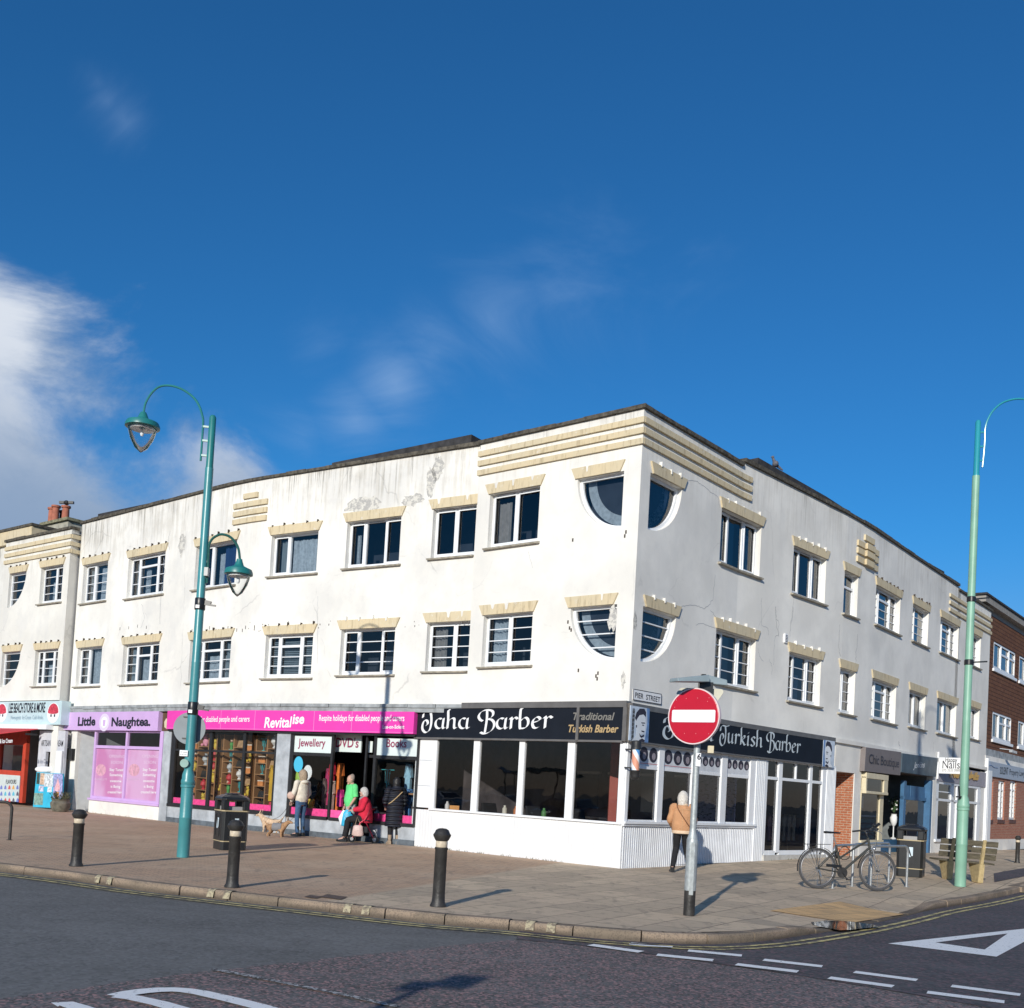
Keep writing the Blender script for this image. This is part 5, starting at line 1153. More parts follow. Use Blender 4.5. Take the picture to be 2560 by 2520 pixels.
mb = MB(); f.box(mb, us_[0], us_[3], 2.55, 2.72, -.05, .16); f.box(mb, us_[0], us_[0]+.1, 2.15, 2.6, 0, .15); f.box(mb, us_[2], us_[3], 2.15, 2.6, 0, .15); f.box(mb, us_[0], us_[3], 2.08, 2.16, -.05, .17)
f.box(mb, us_[2]+.03, us_[3], .62, 2.1, -.06, .03); f.box(mb, us_[0], us_[0]+.04, .62, 2.1, -.06, .02); f.box(mb, us_[0], us_[3]+.02, .55, .63, -.06, .08); cf = mb.build('shop_window_frame', CREAMP, bld, bevel=.005)
gpane(f, us_[0]+.04, us_[2]+.03, .63, 2.08, -.02, DARKG, cf); gpane(f, us_[0]+.1, us_[2], 2.16, 2.55, .1, DARKG, cf)
simple_box(f, 'stall_riser', RENDER, bld, us_[0], us_[3], .0, .55, -.1, .0)
TEAL = M('teal_display_cloth', (.07, .20, .22), .7, .25, 5); 
for j in range(4): simple_box(f, 'display_shelf', TEAL, cf, us_[0]+.06, us_[2]-.02, .66+.17*j, .77+.17*j, -.5, -.12)
simple_box(f, 'glazing_bar', UPVC, cf, us_[0]+.05, us_[2], 1.36, 1.40, -.1, -.07)
simple_box(f, 'notice', M('paper', (.6, .58, .5), .8, .05), cf, us_[0]+.07, us_[0]+.4, 1.62, 1.98, -.06, -.05)
BLUEF = M('blue_shopfront_paint', (.05, .14, .27), .45, .12, 5)
mb = MB(); f.box(mb, us_[4], us_[5], .1, 2.65, -.25, -.12); f.box(mb, us_[6], us_[7], .1, 2.75, -.2, .03); f.box(mb, us_[4], us_[6], 2.0, 2.12, -.25, -.1); f.box(mb, us_[5], us_[6], 2.12, 2.5, -.24, -.16); f.box(mb, us_[3], us_[6], .08, .58, -.9, -.6); f.box(mb, us_[5], us_[6], .08, .5, -.24, -.12)
f.box(mb, us_[5]+.5, us_[5]+.55, 2.12, 2.5, -.15, -.13); bfm = mb.build('shop_door_frame', BLUEF, bld, bevel=.004)
gpane(f, us_[5], us_[6], .5, 2.0, -.18, SHOPG, bfm)
simple_box(f, 'white_pier', RENDER, bld, us_[7], us_[8]+.05, .0, 3.5, -.2, .04)
# recessed doorway and interior of both shops
mb = MB(); f.quad(mb, uC, us_[7], .08, 3.4, -2.6)
mb.add([f.P(us_[7], .08, -.1), f.P(us_[7], .08, -2.6), f.P(us_[7], 3.4, -2.6), f.P(us_[7], 3.4, -.1)], [(0, 1, 2, 3)]); mb.build('inner_wall', M('pale_grey_shop_wall', (.16, .18, .19), .9, .2), bld, fixn=False)
mb = MB(); f.quad(mb, uC, us_[7], .08, .08, 0); st = f.stops(uC, us_[7])
mb = MB()
for a, b in zip(st, st[1:]): mb.add([f.P(a, .12, 0), f.P(b, .12, 0), f.P(b, .12, -2.6), f.P(a, .12, -2.6)], [(0, 1, 2, 3)]); mb.add([f.P(a, 2.9, 0), f.P(b, 2.9, 0), f.P(b, 2.9, -2.6), f.P(a, 2.9, -2.6)], [(0, 1, 2, 3)])
mb.build('shop_floor', FLR, bld, fixn=False)
mb = MB(); f.box(mb, us_[3]+.1, us_[4]-.05, 2.45, 2.55, -.02, 0); 
vq = f.P(U(f, *Q2(665, 1020), -.9), 0, -.9)
va = thing('flower_vase', 'white vase of pale flowers on a stand in the boutique doorway', 'vase', (vq.x, vq.y, .58))
MB().lathe([(.10, 0), (.12, .03), (.02, .08), (.02, .45), (.07, .5), (.12, .62), (.14, .76), (.09, .86), (.11, .9)], 16).build('vase', UPVC, va, local=True, smooth=True)
r = random.Random(4); mb = MB(); fl = MB(); GRN = M('leaf_green', (.05, .11, .04), .7, .3, 9)
for i in range(60):
    a = r.uniform(0, 6.28); h = r.uniform(.1, .75); ra = r.uniform(.05, .42)*h+.05; p = Vector((ra*cos(a), ra*sin(a), .95+h*.8)); mb.bar((0, 0, .95), p, .008); s_ = .05
    n_ = Vector((r.uniform(-1, 1), r.uniform(-1, 1), r.uniform(-1, 1))).normalized(); t_ = n_.orthogonal().normalized(); mb.add([p-n_*s_, p+t_*s_*.5, p+n_*s_, p-t_*s_*.5], [(0, 1, 2, 3)])
    if i % 4 == 0: fl.ball(p, (.045, .045, .035), 7, 5)
mb.build('foliage', GRN, va, local=True, fixn=False); fl.build('flowers', WHITEL, va, local=True)
# ---- nail bar ------------------------------------------------------
hs = thing('projecting_nail_sign', 'white hanging sign reading Happy Nails projecting from the facade beside the right lamp post', 'sign', tuple(f.P(us_[8], 3.0, .1)))
pa, pb = f.P(U(f, *Q2(1090, 500), .05), 0, .08), None
x0_, z1_ = f.uz(*Q2(1098, 432), .1); p0 = f.P(x0_, 0, .1); 
# the panel stands square to the wall, facing down the street towards the viewer
nrm = (f.P(x0_, 0, 1)-f.P(x0_, 0, 0)).normalized(); tr = (f.P(x0_+.1, 0, 0)-f.P(x0_, 0, 0)).normalized()
ax = (nrm*.95-tr*.05).normalized()
W_ = 1.05; zlo = f.uz(*Q2(1090, 584), .1)[1]; zhi = z1_
class Panel:
    side = -1
    def P(s, u, z, d=0): q = p0+ax*u-tr*d; return Vector((q.x, q.y, z))
    def uz(s, px, py, d=0):
        r_ = ray(px, py); a_ = p0-tr*d; det = r_.x*(-ax.y)+ax.x*r_.y; t = (a_.x*(-ax.y)+ax.x*a_.y)/det; return ((Vector((r_.x*t, r_.y*t, 0))-a_).xy.dot(ax.xy), CH+r_.z*t)
    def poly(s, mb, p, d0, d1): return mb.prism(p, lambda u, z: s.P(u, z, d0), lambda u, z: s.P(u, z, d1))
PN = Panel(); 
W_ = PN.uz(*Q2(1308, 500))[0]
mb = MB(); PN.poly(mb, [(0, zlo), (W_, zlo), (W_, zhi), (0, zhi)], -.06, .0); mb.build('sign_panel', WPAINT, hs, bevel=.01)
fac_text('Happy', PN, Q2(1155, 476), Q2(1268, 476), .17, .004, BLACKL, hs, .006); fac_text('Nails', PN, Q2(1127, 536), Q2(1292, 538), .30, .004, BLACKL, hs, .0); fac_text('075 3535 0888', PN, Q2(1125, 566), Q2(1292, 567), .10, .004, GREYGOLD, hs, 0)
mb = MB(); q = f.P(x0_-.03, 0, .06); mb.box(q.x-.03, q.x+.03, q.y-.03, q.y+.03, zlo-.2, zhi+.2).build('wall_bracket', WPAINT, hs)
un = [U(f, *Q2(x, 900)) for x in (1048, 1078, 1200, 1225, 1255, 1350, 1450, 1480, 1530, 1562)]
simple_box(f, 'stall_riser', RENDER, bld, un[0], un[4], .05, .60, -.1, .02); simple_box(f, 'stall_riser', RENDER, bld, un[7], un[8], .05, 3.4, -.1, .02)
mb = MB()
for a, b in ((0, 1), (2, 3), (4, 5), (6, 7)): f.box(mb, un[a], un[b], .6 if a < 3 else .15, 2.75, -.08, .03)
f.box(mb, un[0], un[7], 2.05, 2.14, -.08, .03); f.box(mb, un[0], un[7], 2.68, 2.78, -.08, .03); f.box(mb, un[1], un[2], 2.38, 2.42, -.07, .0); f.box(mb, un[0], un[4]+.05, .55, .64, -.08, .1); f.box(mb, un[5], un[6], .15, .25, -.08, .03)
nf = mb.build('shop_window_frame', UPVC, bld, bevel=.004)
for a, b in ((1, 2), (3, 4), (5, 6)): gpane(f, un[a], un[b], .64 if a < 5 else .25, 2.68, -.03, SHOPG, nf)
mb = MB(); f.box(mb, un[3], un[4], .15, 2.0, -.04, -.02); mb.build('door', WPAINT, bld)
mb = MB(); f.quad(mb, un[0], un[8], .1, 3.4, -2.5); mb.add([f.P(un[8], .1, 0), f.P(un[8], .1, -2.5), f.P(un[8], 3.4, -2.5), f.P(un[8], 3.4, 0)], [(0, 1, 2, 3)]); mb.build('inner_wall', M('pale_nail_bar_wall', (.30, .33, .32), .9, .1), bld, fixn=False)
gs = simple_box(f, 'fascia_sign', M('lilac_grey_board', (.33, .31, .34), .6, .08), bld, un[0], un[8], 2.78, 3.38, -.05, .06)
GOLD = M('gold_lettering_3d', (.72, .40, .05), .35, .1, metal=.2)
vs, fs = text2d('New Nails', .05, .35); put(vs, fs, f, Q2(1200, 618), Q2(1478, 648), .42, .11, GOLD, gs)
mb = MB(); f.box(mb, un[8], un[9], .1, 3.5, -.1, .12); mb.build('white_post', UPVC, bld)
mb = MB(); f.box(mb, uC, FR.u[-1], 3.5, 3.62, -.1, .1); mb.build('ledge', RENDER, bld)
simple_box(f, 'ledge', RENDER, bld, u1+.67, uC, 3.5, 3.62, -.1, .1)
# ---- solicitors, ground floor of the tile-hung building ----------------------------
S4 = lambda x, y: (2060+x/3.808, 1780+y/3.808)
ss = [FT.uz(*S4(x, 850)) for x in (1568, 1606, 1660, 1718, 1768, 1820, 1870)]
SOLB = M('pale_blue_sign_board', (.36, .42, .50), .6, .05)
mb = MB(); nops = []
for a, b in ((1570, 1606), (1655, 1718), (1766, 1824)):
    (ua, za), (ub, zb) = FT.uz(*S4(a, 650)), FT.uz(*S4(b, 1028)); ub = FT.uz(*S4(b, 850))[0]; ua = FT.uz(*S4(a, 850))[0]; nops.append((ua, ub, zb, za))
step = nops[2][0]-nops[1][0]
for j in (1, 2): nops.append((nops[2][0]+step*(j+1.5), nops[2][1]+step*(j+1.5), nops[2][2], nops[2][3]))
FT.wall(mb, 0, 16, .62, 3.3, nops, .12); mb.build('brick_wall', BRK, tb, fixn=False)
for o_ in nops:
    w_ = window(tb, FT, o_, [(.5, 4, .22), (.5, 4, .22)], back=.08, fw=.05); mb = MB(); FT.box(mb, o_[0]-.05, o_[1]+.05, o_[2]-.15, o_[2], -.05, .04); mb.build('window_sill', M('dark_brick_sill', (.12, .06, .05), .85, .2), tb)
simple_box(FT, 'white_plinth', RENDER, tb, 0, 16, -.1, .62, -.2, .03); simple_box(FT, 'white_band', RENDER, tb, -.1, 16, 3.9, 4.12, -.3, .02)
simple_box(FT, 'inner_wall', DARKIN, tb, 0, 15.8, .2, 4, -2.2, -2.1)
sgn = simple_box(FT, 'fascia_sign', SOLB, tb, .12, 15, 3.28, 3.9, -.1, .08)
fac_text('SOLENT', FT, S4(1675, 590), S4(1752, 596), .32, .085, NAVY, sgn, .01); fac_text('Property Lawyers', FT, S4(1766, 598), S4(1935, 616), .28, .085, NAVY, sgn, .0)
mb = MB(); L = [FT.uz(*S4(x, y), .085) for x, y in ((1572, 510), (1588, 505), (1605, 520), (1625, 530), (1655, 532))]
for p, q in zip(L, L[1:]): mb.bar(FT.P(*p, .084), FT.P(*q, .084), .05, .004)
mb.build('wave_logo', M('logo_blue', (.06, .16, .42), .5, 0), sgn)
simple_box(FT, 'white_drainpipe', UPVC, tb, -.05, .08, .1, 4.0, .0, .12)
MB().bar(FT.P(2.2, 4.55, 0), FT.P(2.4, 4.5, .5), .03).bar(FT.P(2.2, 4.45, .45), FT.P(2.6, 4.4, .55), .14, .1).build('sign_lamp', GREYP, tb)

# ---- charity shop -----------------------------------------------------------
g = FWL
def MY(x, y, d=0): return U(g, x, y, d)
uR, uL = 1.56, 11.64
mb = MB(); g.box(mb, -.0, 18.3, 3.42, 3.60, -.05, .14)
st = [i*.9 for i in range(21)]; mb.mat(0)
for a in st: g.box(mb, a+.01, min(18.3, a+.89), 3.54+random.uniform(-.01, .01), 3.63, .1, .17+random.uniform(-.008, .01))
mb.build('lead_flashing', LEAD, bld)
fp = simple_box(g, 'fascia_sign', PINK, bld, uR, uL-.03, 2.86, 3.43, 0, .17)
mb = MB()
for x in (552, 637, 785, 879.5): u = MY(x, 1800, .17); g.box(mb, u-.008, u+.008, 2.87, 3.42, .17, .172)
g.box(mb, uR, uL-.03, 2.885, 2.895, .17, .173); mb.build('panel_joint', M('pale_pink_joint', (.85, .25, .55), .5, 0), fp)
fac_text('Respite holidays for disabled people and carers', g, (444, 1806), (623.5, 1804), .17, .175, WHITEL, fp, .012); fac_text('Respite holidays for disabled people and carers', g, (797.5, 1802), (1010.5, 1802.6), .17, .175, WHITEL, fp, .012)
fac_text('Lee-on-Solent', g, (956.5, 1821.5), (1010.5, 1821.5), .10, .175, WHITEL, fp, .02); fac_text('Revital', g, (660, 1819), (729, 1817.5), .30, .175, WHITEL, fp, .025, .12); fac_text('ise', g, (731, 1809), (760, 1808.5), .28, .175, WHITEL, fp, .03, .1)
simple_box(g, 'soffit_board', BLACKF, bld, uR, uL, 2.80, 2.86, -.05, .10)
# window bays: u positions
ub = [MY(x, 1930) for x in (425, 435, 519.5, 526, 604, 610, 684, 690)]; z0s, ztr, zt = .56, 2.23, 2.80
mb = MB()
for a, b in ((0, 1), (2, 3), (4, 5), (6, 7)): g.box(mb, ub[b], ub[a], z0s, zt, -.06, .02)
g.box(mb, ub[7], ub[0], z0s-.08, z0s, -.08, .05)
for a, b in ((1, 2), (3, 4), (5, 6)): g.box(mb, ub[b], ub[a], ztr-.03, ztr+.03, -.05, .01); g.box(mb, ub[b], ub[a], z0s, z0s+.03, -.05, .01)
cf = mb.build('shop_window_frame', BLACKF, bld)
for a, b in ((1, 2), (3, 4), (5, 6)):
    gpane(g, ub[b], ub[a], z0s+.03, ztr-.03, -.03, SHOPG, cf); gpane(g, ub[b], ub[a], ztr+.03, zt, -.03, SHOPG, cf)
    simple_box(g, 'pink_window_strip', PINK2, cf, ub[b], ub[a], z0s+.03, z0s+.20, -.06, -.04)
uPa, uPb = ub[7], MY(722, 1950)
simple_box(g, 'grey_pilaster', GREYP, bld, uPb, uPa, .0, 2.86, -.1, .04); uPc = MY(394, 1950, .04); simple_box(g, 'grey_pilaster', GREYP, bld, ub[0], MY(405, 1950), .0, 2.80, -.1, .04)
simple_box(g, 'stall_riser', GREYP, bld, ub[7], ub[0], .14, z0s-.08, -.1, .0); simple_box(g, 'plinth', GREYD, bld, uPb-.0, ub[0], -.08, .14, -.1, .035)
uc = [MY(x, 1950) for x in (722, 730, 824, 829, 905, 909, 931, 937, 1039, 1043.5)]
mb = MB()
for a, b in ((0, 1), (2, 3), (6, 7), (8, 9)): g.box(mb, uc[b], uc[a], z0s if a != 2 else z0s, zt, -.06, .02)
g.box(mb, uc[5], uc[4], .1, zt, -.12, -.06); g.box(mb, uc[2], uc[0], z0s-.08, z0s, -.08, .05); g.box(mb, uc[9], uc[6], z0s-.08, z0s, -.08, .05)
g.box(mb, uc[2], uc[1], 2.20, 2.28, -.06, .015); g.box(mb, uc[8], uc[7], 2.20, 2.28, -.06, .015); g.box(mb, uc[2], uc[1], zt-.05, zt, -.06, .01); g.box(mb, uc[6], uc[4], 2.22, 2.3, -.3, -.2); g.box(mb, uc[4], uc[3], z0s-.08, z0s, -.08, .05)
cf2 = mb.build('shop_window_frame', BLACKF, bld)
gpane(g, uc[2], uc[1], z0s, 2.2, -.03, SHOPG, cf2); gpane(g, uc[8], uc[7], z0s, 2.2, -.03, SHOPG, cf2)
for (a, b, t, x0, x1, yb, dd) in ((1, 2, 'Jewellery', 745, 813, 1865.5, -.01), (7, 8, 'Books', 965.5, 1016, 1867.5, -.01)):
    s_ = simple_box(g, 'window_sign', SIGNW, cf2, uc[b], uc[a], 2.29, zt-.06, -.04, dd); fac_text(t, g, (x0, yb), (x1, yb+1), .22, dd+.004, REDL, s_, .018)
a_, b_ = MY(837, 1860, -.3), MY(903, 1860, -.3); s_ = simple_box(g, 'window_sign', SIGNW, cf2, b_, a_, g.uz(870, 1880, -.3)[1], g.uz(870, 1837, -.3)[1], -.34, -.3); fac_text("DVD's", g, (839, 1867), (896, 1869), .26, -.296, REDL, s_, .02)
s_ = simple_box(g, 'notice', SIGNW, cf2, MY(932, 1850, -.2), MY(918.5, 1850, -.2), 2.36, 2.66, -.22, -.2)
simple_box(g, 'stall_riser', GREYP, bld, uc[4], uc[0], .14, z0s-.08, -.1, .0); simple_box(g, 'stall_riser', GREYP, bld, uc[9], uc[6], .14, z0s-.08, -.1, .0); simple_box(g, 'plinth', GREYD, bld, uR-.1, uc[0], -.08, .14, -.1, .035)
for a, b in ((1, 2), (4, 3), (7, 8)): simple_box(g, 'pink_window_strip', PINK2, cf2, min(uc[b], uc[a]), max(uc[a], uc[b]), z0s, z0s+.20, -.06, -.04)
# shop interior
mb = MB(); g.quad(mb, uR-.2, 11.6, .1, 3.4, -4.5)
for u in (uR-.2, 11.6): mb.add([g.P(u, .1, -.1), g.P(u, .1, -4.5), g.P(u, 3.4, -4.5), g.P(u, 3.4, -.1)], [(0, 1, 2, 3)])
for z in (.12, 3.2):
    st = g.stops(uR-.2, 11.6)
    for a, b in zip(st, st[1:]): mb.add([g.P(a, z, -.1), g.P(b, z, -.1), g.P(b, z, -4.5), g.P(a, z, -4.5)], [(0, 1, 2, 3)])
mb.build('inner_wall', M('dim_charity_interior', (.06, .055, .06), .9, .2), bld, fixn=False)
WOODS = M('shelf_wood', (.36, .19, .09), .6, .25, 3, stretch=(1, 1, .2)); WDARK = M('dark_shelf_back', (.07, .045, .03), .8, .2)
GOODS = [('ornament', 'red', (.55, .05, .06)), ('soft_toy', 'yellow', (.65, .45, .06)), ('ornament', 'white', (.72, .70, .68)), ('handbag', 'black', (.02, .02, .02)), ('toy_figure', 'green', (.10, .35, .10)), ('book_pile', 'blue', (.08, .22, .5)), ('soft_toy', 'brown', (.25, .13, .07)), ('jewellery_stand', 'turquoise', (.05, .42, .45)), ('soft_toy', 'pink', (.75, .30, .40)), ('gift_box', 'orange', (.65, .25, .08)), ('ornament', 'silver', (.5, .52, .54)), ('handbag', 'tan', (.42, .26, .14))]
def good(kind, col, q, t, o, lab, sc=1, group='second-hand goods in the charity window'):
    mt = M('goods_'+kind+'_%.2f_%.2f_%.2f' % col, col, .6, .2, 12); e = thing(kind, lab, kind.replace('_', ' '), tuple(q), atan2(t.y, t.x), group)
    B = lambda m_, n_, mat=mt, **k_: m_.build(n_, mat, e, local=True, **k_)
    if kind == 'ornament': B(MB().lathe([(.05*sc, 0), (.06*sc, .02), (.03*sc, .05*sc), (.09*sc, .12*sc), (.08*sc, .2*sc), (.03*sc, .24*sc), (.05*sc, .27*sc)], 12), 'pot', smooth=True)
    elif kind == 'soft_toy':
        B(MB().ball((0, 0, .09*sc), (.09*sc, .07*sc, .09*sc)).ball((0, -.02, .21*sc), .065*sc).ball((-.05*sc, -.02, .27*sc), .025*sc, 8, 6).ball((.05*sc, -.02, .27*sc), .025*sc, 8, 6).ball((-.08*sc, -.07, .03*sc), .035*sc, 8, 6).ball((.08*sc, -.07, .03*sc), .035*sc, 8, 6), 'body', smooth=True)
        B(MB().ball((-.02*sc, -.085*sc, .22*sc), .009*sc, 6, 4).ball((.02*sc, -.085*sc, .22*sc), .009*sc, 6, 4), 'eyes', BLACKF)
    elif kind == 'handbag': B(MB().hexa([(-.14*sc, -.05, 0), (.14*sc, -.05, 0), (.14*sc, .05, 0), (-.14*sc, .05, 0), (-.11*sc, -.02, .16*sc), (.11*sc, -.02, .16*sc), (.11*sc, .02, .16*sc), (-.11*sc, .02, .16*sc)]), 'bag', bevel=.015); B(MB().tube([(-.08*sc+.16*sc*i/8, 0, .16*sc+.09*sc*sin(pi*i/8)) for i in range(9)], .008, 6), 'handle', BLACKF)
    elif kind == 'toy_figure': B(MB().box(-.04, .04, -.03, .03, 0, .1*sc).box(-.06, .06, -.03, .03, .1*sc, .2*sc), 'body', bevel=.012); B(MB().ball((0, 0, .25*sc), .045*sc), 'head', M('toy_skin', (.6, .4, .3), .6, .1), smooth=True)
    elif kind == 'book_pile':
        for j in range(3): B(MB().box(-.11, .11, -.07, .07, .035*j, .035*j+.032), 'book', mt if j % 2 else M('book_cream', (.6, .55, .45), .7, .1))
    elif kind == 'jewellery_stand': B(MB().lathe([(.06, 0), (.06, .015), (.012, .03), (.012, .26*sc)], 10), 'stand', smooth=True); B(MB().bar((-.1*sc, 0, .26*sc), (.1*sc, 0, .26*sc), .015).bar((-.08, 0, .24*sc), (-.06, 0, .1*sc), .012).bar((.08, 0, .24*sc), (.05, 0, .08*sc), .012).bar((0, -.01, .24*sc), (0, -.01, .06*sc), .02), 'necklace')
    elif kind == 'gift_box': B(MB().box(-.1*sc, .1*sc, -.06, .06, 0, .12*sc), 'box', bevel=.004); B(MB().box(-.103*sc, .103*sc, -.063, .063, .12*sc, .15*sc), 'lid', M('goods_lid', (.7, .6, .5), .6, .1))
    return e
r = random.Random(11); bays = ((1, 2, 'left', [.35, .66, .9]), (3, 4, 'middle', [.36, .72]), (5, 6, 'right', [.40, .78])); lv = ('bottom', 'second', 'third', 'fourth', 'fifth', 'top'); seen = {}
for a, b, bn, posts in bays:
    u0, u1_ = ub[b]+.02, ub[a]-.02; d0, d1 = -.85, -.38; q = g.P((u0+u1_)/2, .55, (d0+d1)/2)
    su = thing('shelving_unit', 'open wooden shelving unit behind the %s bay of the charity shop window' % bn, 'shelving unit', (q.x, q.y, .12))
    simple_box(g, 'back_panel', WDARK, su, u0, u1_, .5, 2.75, d0-.02, d0)
    w_ = u1_-u0; cs = [0]+posts+[1]; 
    for c_ in [0]+posts+[.99]: simple_box(g, 'upright', WOODS, su, u1_-c_*w_-.03, u1_-c_*w_+.015, .5, 2.75, d0, d1)
    for ci in range(len(cs)-1):
        base_ = [.62, .95, 1.28, 1.62, 1.95, 2.3] if ci % 2 == 0 else [.62, 1.05, 1.42, 1.80, 2.38]
        ua_, ub_ = u1_-cs[ci+1]*w_, u1_-cs[ci]*w_
        for li, z in enumerate(base_):
            simple_box(g, 'shelf', WOODS, su, ua_+.015, ub_-.03, z-.025, z, d0, d1)
            nn = max(1, int((ub_-ua_)/.38))
            for j in range(nn):
                if r.random() < .12: continue
                kd = GOODS[r.randrange(len(GOODS))]; u = ua_+(ub_-ua_)*(j+.5)/nn+r.uniform(-.03, .03); p = g.P(u, z+.001, -.50); t = (g.P(u-.1, 0, 0)-g.P(u+.1, 0, 0)).normalized()
                lab = '%s %s on the %s shelf of the %s bay, %s column' % (kd[1], kd[0].replace('_', ' '), lv[min(li, 5)], bn, ('first', 'second', 'third', 'fourth')[ci])
                n_ = seen.get(lab, 0); seen[lab] = n_+1
                if n_: lab += ', beside its twin' if n_ == 1 else ', last of the row'
                good(kd[0], kd[2], p, t, None, lab, r.uniform(1.05, 1.5))
# goods and clothes in the right-hand windows
C3 = lambda x, y: (680+x/4.835, 1800+y/4.835)
def gm_(x, y, l, w_, c, lab, d=-.6, name='hanging_garment'):
    u, z = g.uz(*C3(x, y), d); return garment(g, u, d, z, w_, l, M('cloth_%.2f%.2f%.2f' % c, c, .95, .2, 12), lab, name)
gm_(735, 520, 1.05, .17, (.62, .02, .05), 'red coat hanging in the charity shop doorway'); gm_(835, 535, 1.3, .19, (.68, .17, .03), 'long orange coat hanging in the charity shop doorway')
gm_(690, 600, 1.0, .15, (.45, .04, .14), 'crimson dress behind the red coat in the doorway', -.75); gm_(830, 850, .45, .19, (.55, .03, .22), 'pink skirt below the orange coat', -.55); gm_(730, 750, 1.1, .16, (.60, .47, .40), 'pale beige trousers below the red coat', -.5)
gm_(1660, 550, 1.2, .2, (.30, .52, .66), 'light blue cardigan on a stand at the right end of the books window', -.5); gm_(1660, 850, 1.1, .17, (.10, .25, .52), 'blue striped skirt hanging below the light blue cardigan', -.45); gm_(650, 720, 1.1, .15, (.16, .11, .11), 'dark brown jacket hanging behind the jewellery window', -.7)
u, z = g.uz(*C3(45, 560), -.45); q = g.uz(688, 1975, -.4); garment(g, MY(680, 1975, -.4), -.4, 1.86, .2, 1.0, M('mustard_cloth', (.60, .36, .04), .95, .15), 'mustard yellow jacket hanging at the right end of the shelves', 'hanging_garment')
for (x, y, kd, sc, lab) in ((480, 1020, 1, 1.5, 'yellow soft toy on the sill behind the woman in the cream hoodie'), (600, 1045, 5, 1.3, 'blue book pile on the jewellery window sill'), (1270, 1100, 2, 1.0, 'white ornament on the books window sill'), (1390, 790, 7, 2.2, 'turquoise jewellery stand behind the woman in the black coat'), (560, 1030, 3, 1.2, 'black handbag on the jewellery window sill')):
    u, zz_ = g.uz(*C3(x, y), -.35); p = g.P(u, z0s+.01 if y > 900 else 1.35, -.35); t = (g.P(u-.1, 0, 0)-g.P(u+.1, 0, 0)).normalized(); good(GOODS[kd][0], GOODS[kd][2], p, t, None, lab, sc)
wt = simple_box(g, 'display_shelf', WOODS, bld, uc[8], uc[7], z0s-.05, z0s, -1.0, -.07); simple_box(g, 'display_shelf', WOODS, bld, uc[2], uc[1], z0s-.05, z0s, -1.0, -.07); simple_box(g, 'display_shelf', WOODS, bld, uc[8]+.1, uc[7]-.2, 1.30, 1.34, -.8, -.25)
o = disc(g, g.uz(*C3(320, 535), -.025), .17, .22, -.026, -.018).build('round_window_sticker', M('cyan_sticker', (.06, .45, .66), .6, .05), cf2); o = disc(g, g.uz(*C3(430, 635), -.1), .16, .21, -.11, -.1).build('round_mirror', WHITEL, cf2)
tag(MB().ball(g.P(MY(751, 1960, -.3), 1.55, -.3), (.2, .12, .32)).build('green_balloon', M('lime_plastic', (.35, .55, .08), .5, .1), None, smooth=True), 'lime green rounded bag hanging behind the cream hoodie', 'bag')
# timber box and alarm between lilac and pink shops
simple_box(g, 'brown_panel', M('brown_panel', (.10, .055, .03), .8, .2), bld, uL-.03, 12.12, 2.80, 3.42, -.1, .02)
u, z = g.uz(416, 1809, .15); mb = MB(); g.poly(mb, [(u+.13*cos(pi/3*i+.3), z+.17*sin(pi/3*i+.3)) for i in range(6)], .02, .16); mb.build('alarm_box', CREAMP, bld, bevel=.01)
# ---- lilac shop ---------------------------------------------------------
ll = simple_box(g, 'fascia_sign', LILAC, bld, 12.14, 18.42, 2.80, 3.42, 0, .16)
fac_text('Little', g, (194, 1814), (238, 1813), .30, .165, BLACKL, ll, .04); fac_text('Naughtea.', g, (278, 1815), (375.6, 1814), .29, .165, BLACKL, ll, .035)
c_ = g.uz(260.6, 1806, .165); disc(g, c_, .34, .30, .16, .166).build('oval_emblem', M('emblem_pale_lilac', (.72, .62, .78), .5, .02), ll); disc(g, c_, .22, .19, .166, .169).build('emblem_ring', WHITEL, ll)
mb = MB(); g.poly(mb, [(c_[0]-.06, c_[1]-.12), (c_[0]+.06, c_[1]-.12), (c_[0]+.08, c_[1]+.08), (c_[0]-.08, c_[1]+.08)], .169, .171); mb.build('cup_mark', LILAC, ll)
vx = [MY(x, 1900) for x in (234, 238, 312.6, 317, 398, 406)]; zl0, zl1, zl2 = .50, 2.16, 2.30
mb = MB()
for a, b in ((0, 1), (2, 3), (4, 5)): g.box(mb, vx[b], vx[a], zl0, 2.8, -.06, .03)
for a, b in ((1, 2), (3, 4)): g.box(mb, vx[b], vx[a], zl1+.04, zl2, -.05, .025); g.box(mb, vx[b], vx[a], zl0, zl0+.08, -.05, .025); g.box(mb, vx[b], vx[a], 2.74, 2.8, -.05, .02)
g.box(mb, vx[5]-.05, vx[0]+.1, zl0-.07, zl0, -.08, .08); lf = mb.build('shop_window_frame', LILAC, bld, bevel=.004)
simple_box(g, 'stall_riser', RENDER, bld, vx[5]-.02, vx[0]+.08, -.08, zl0-.07, -.12, .02)
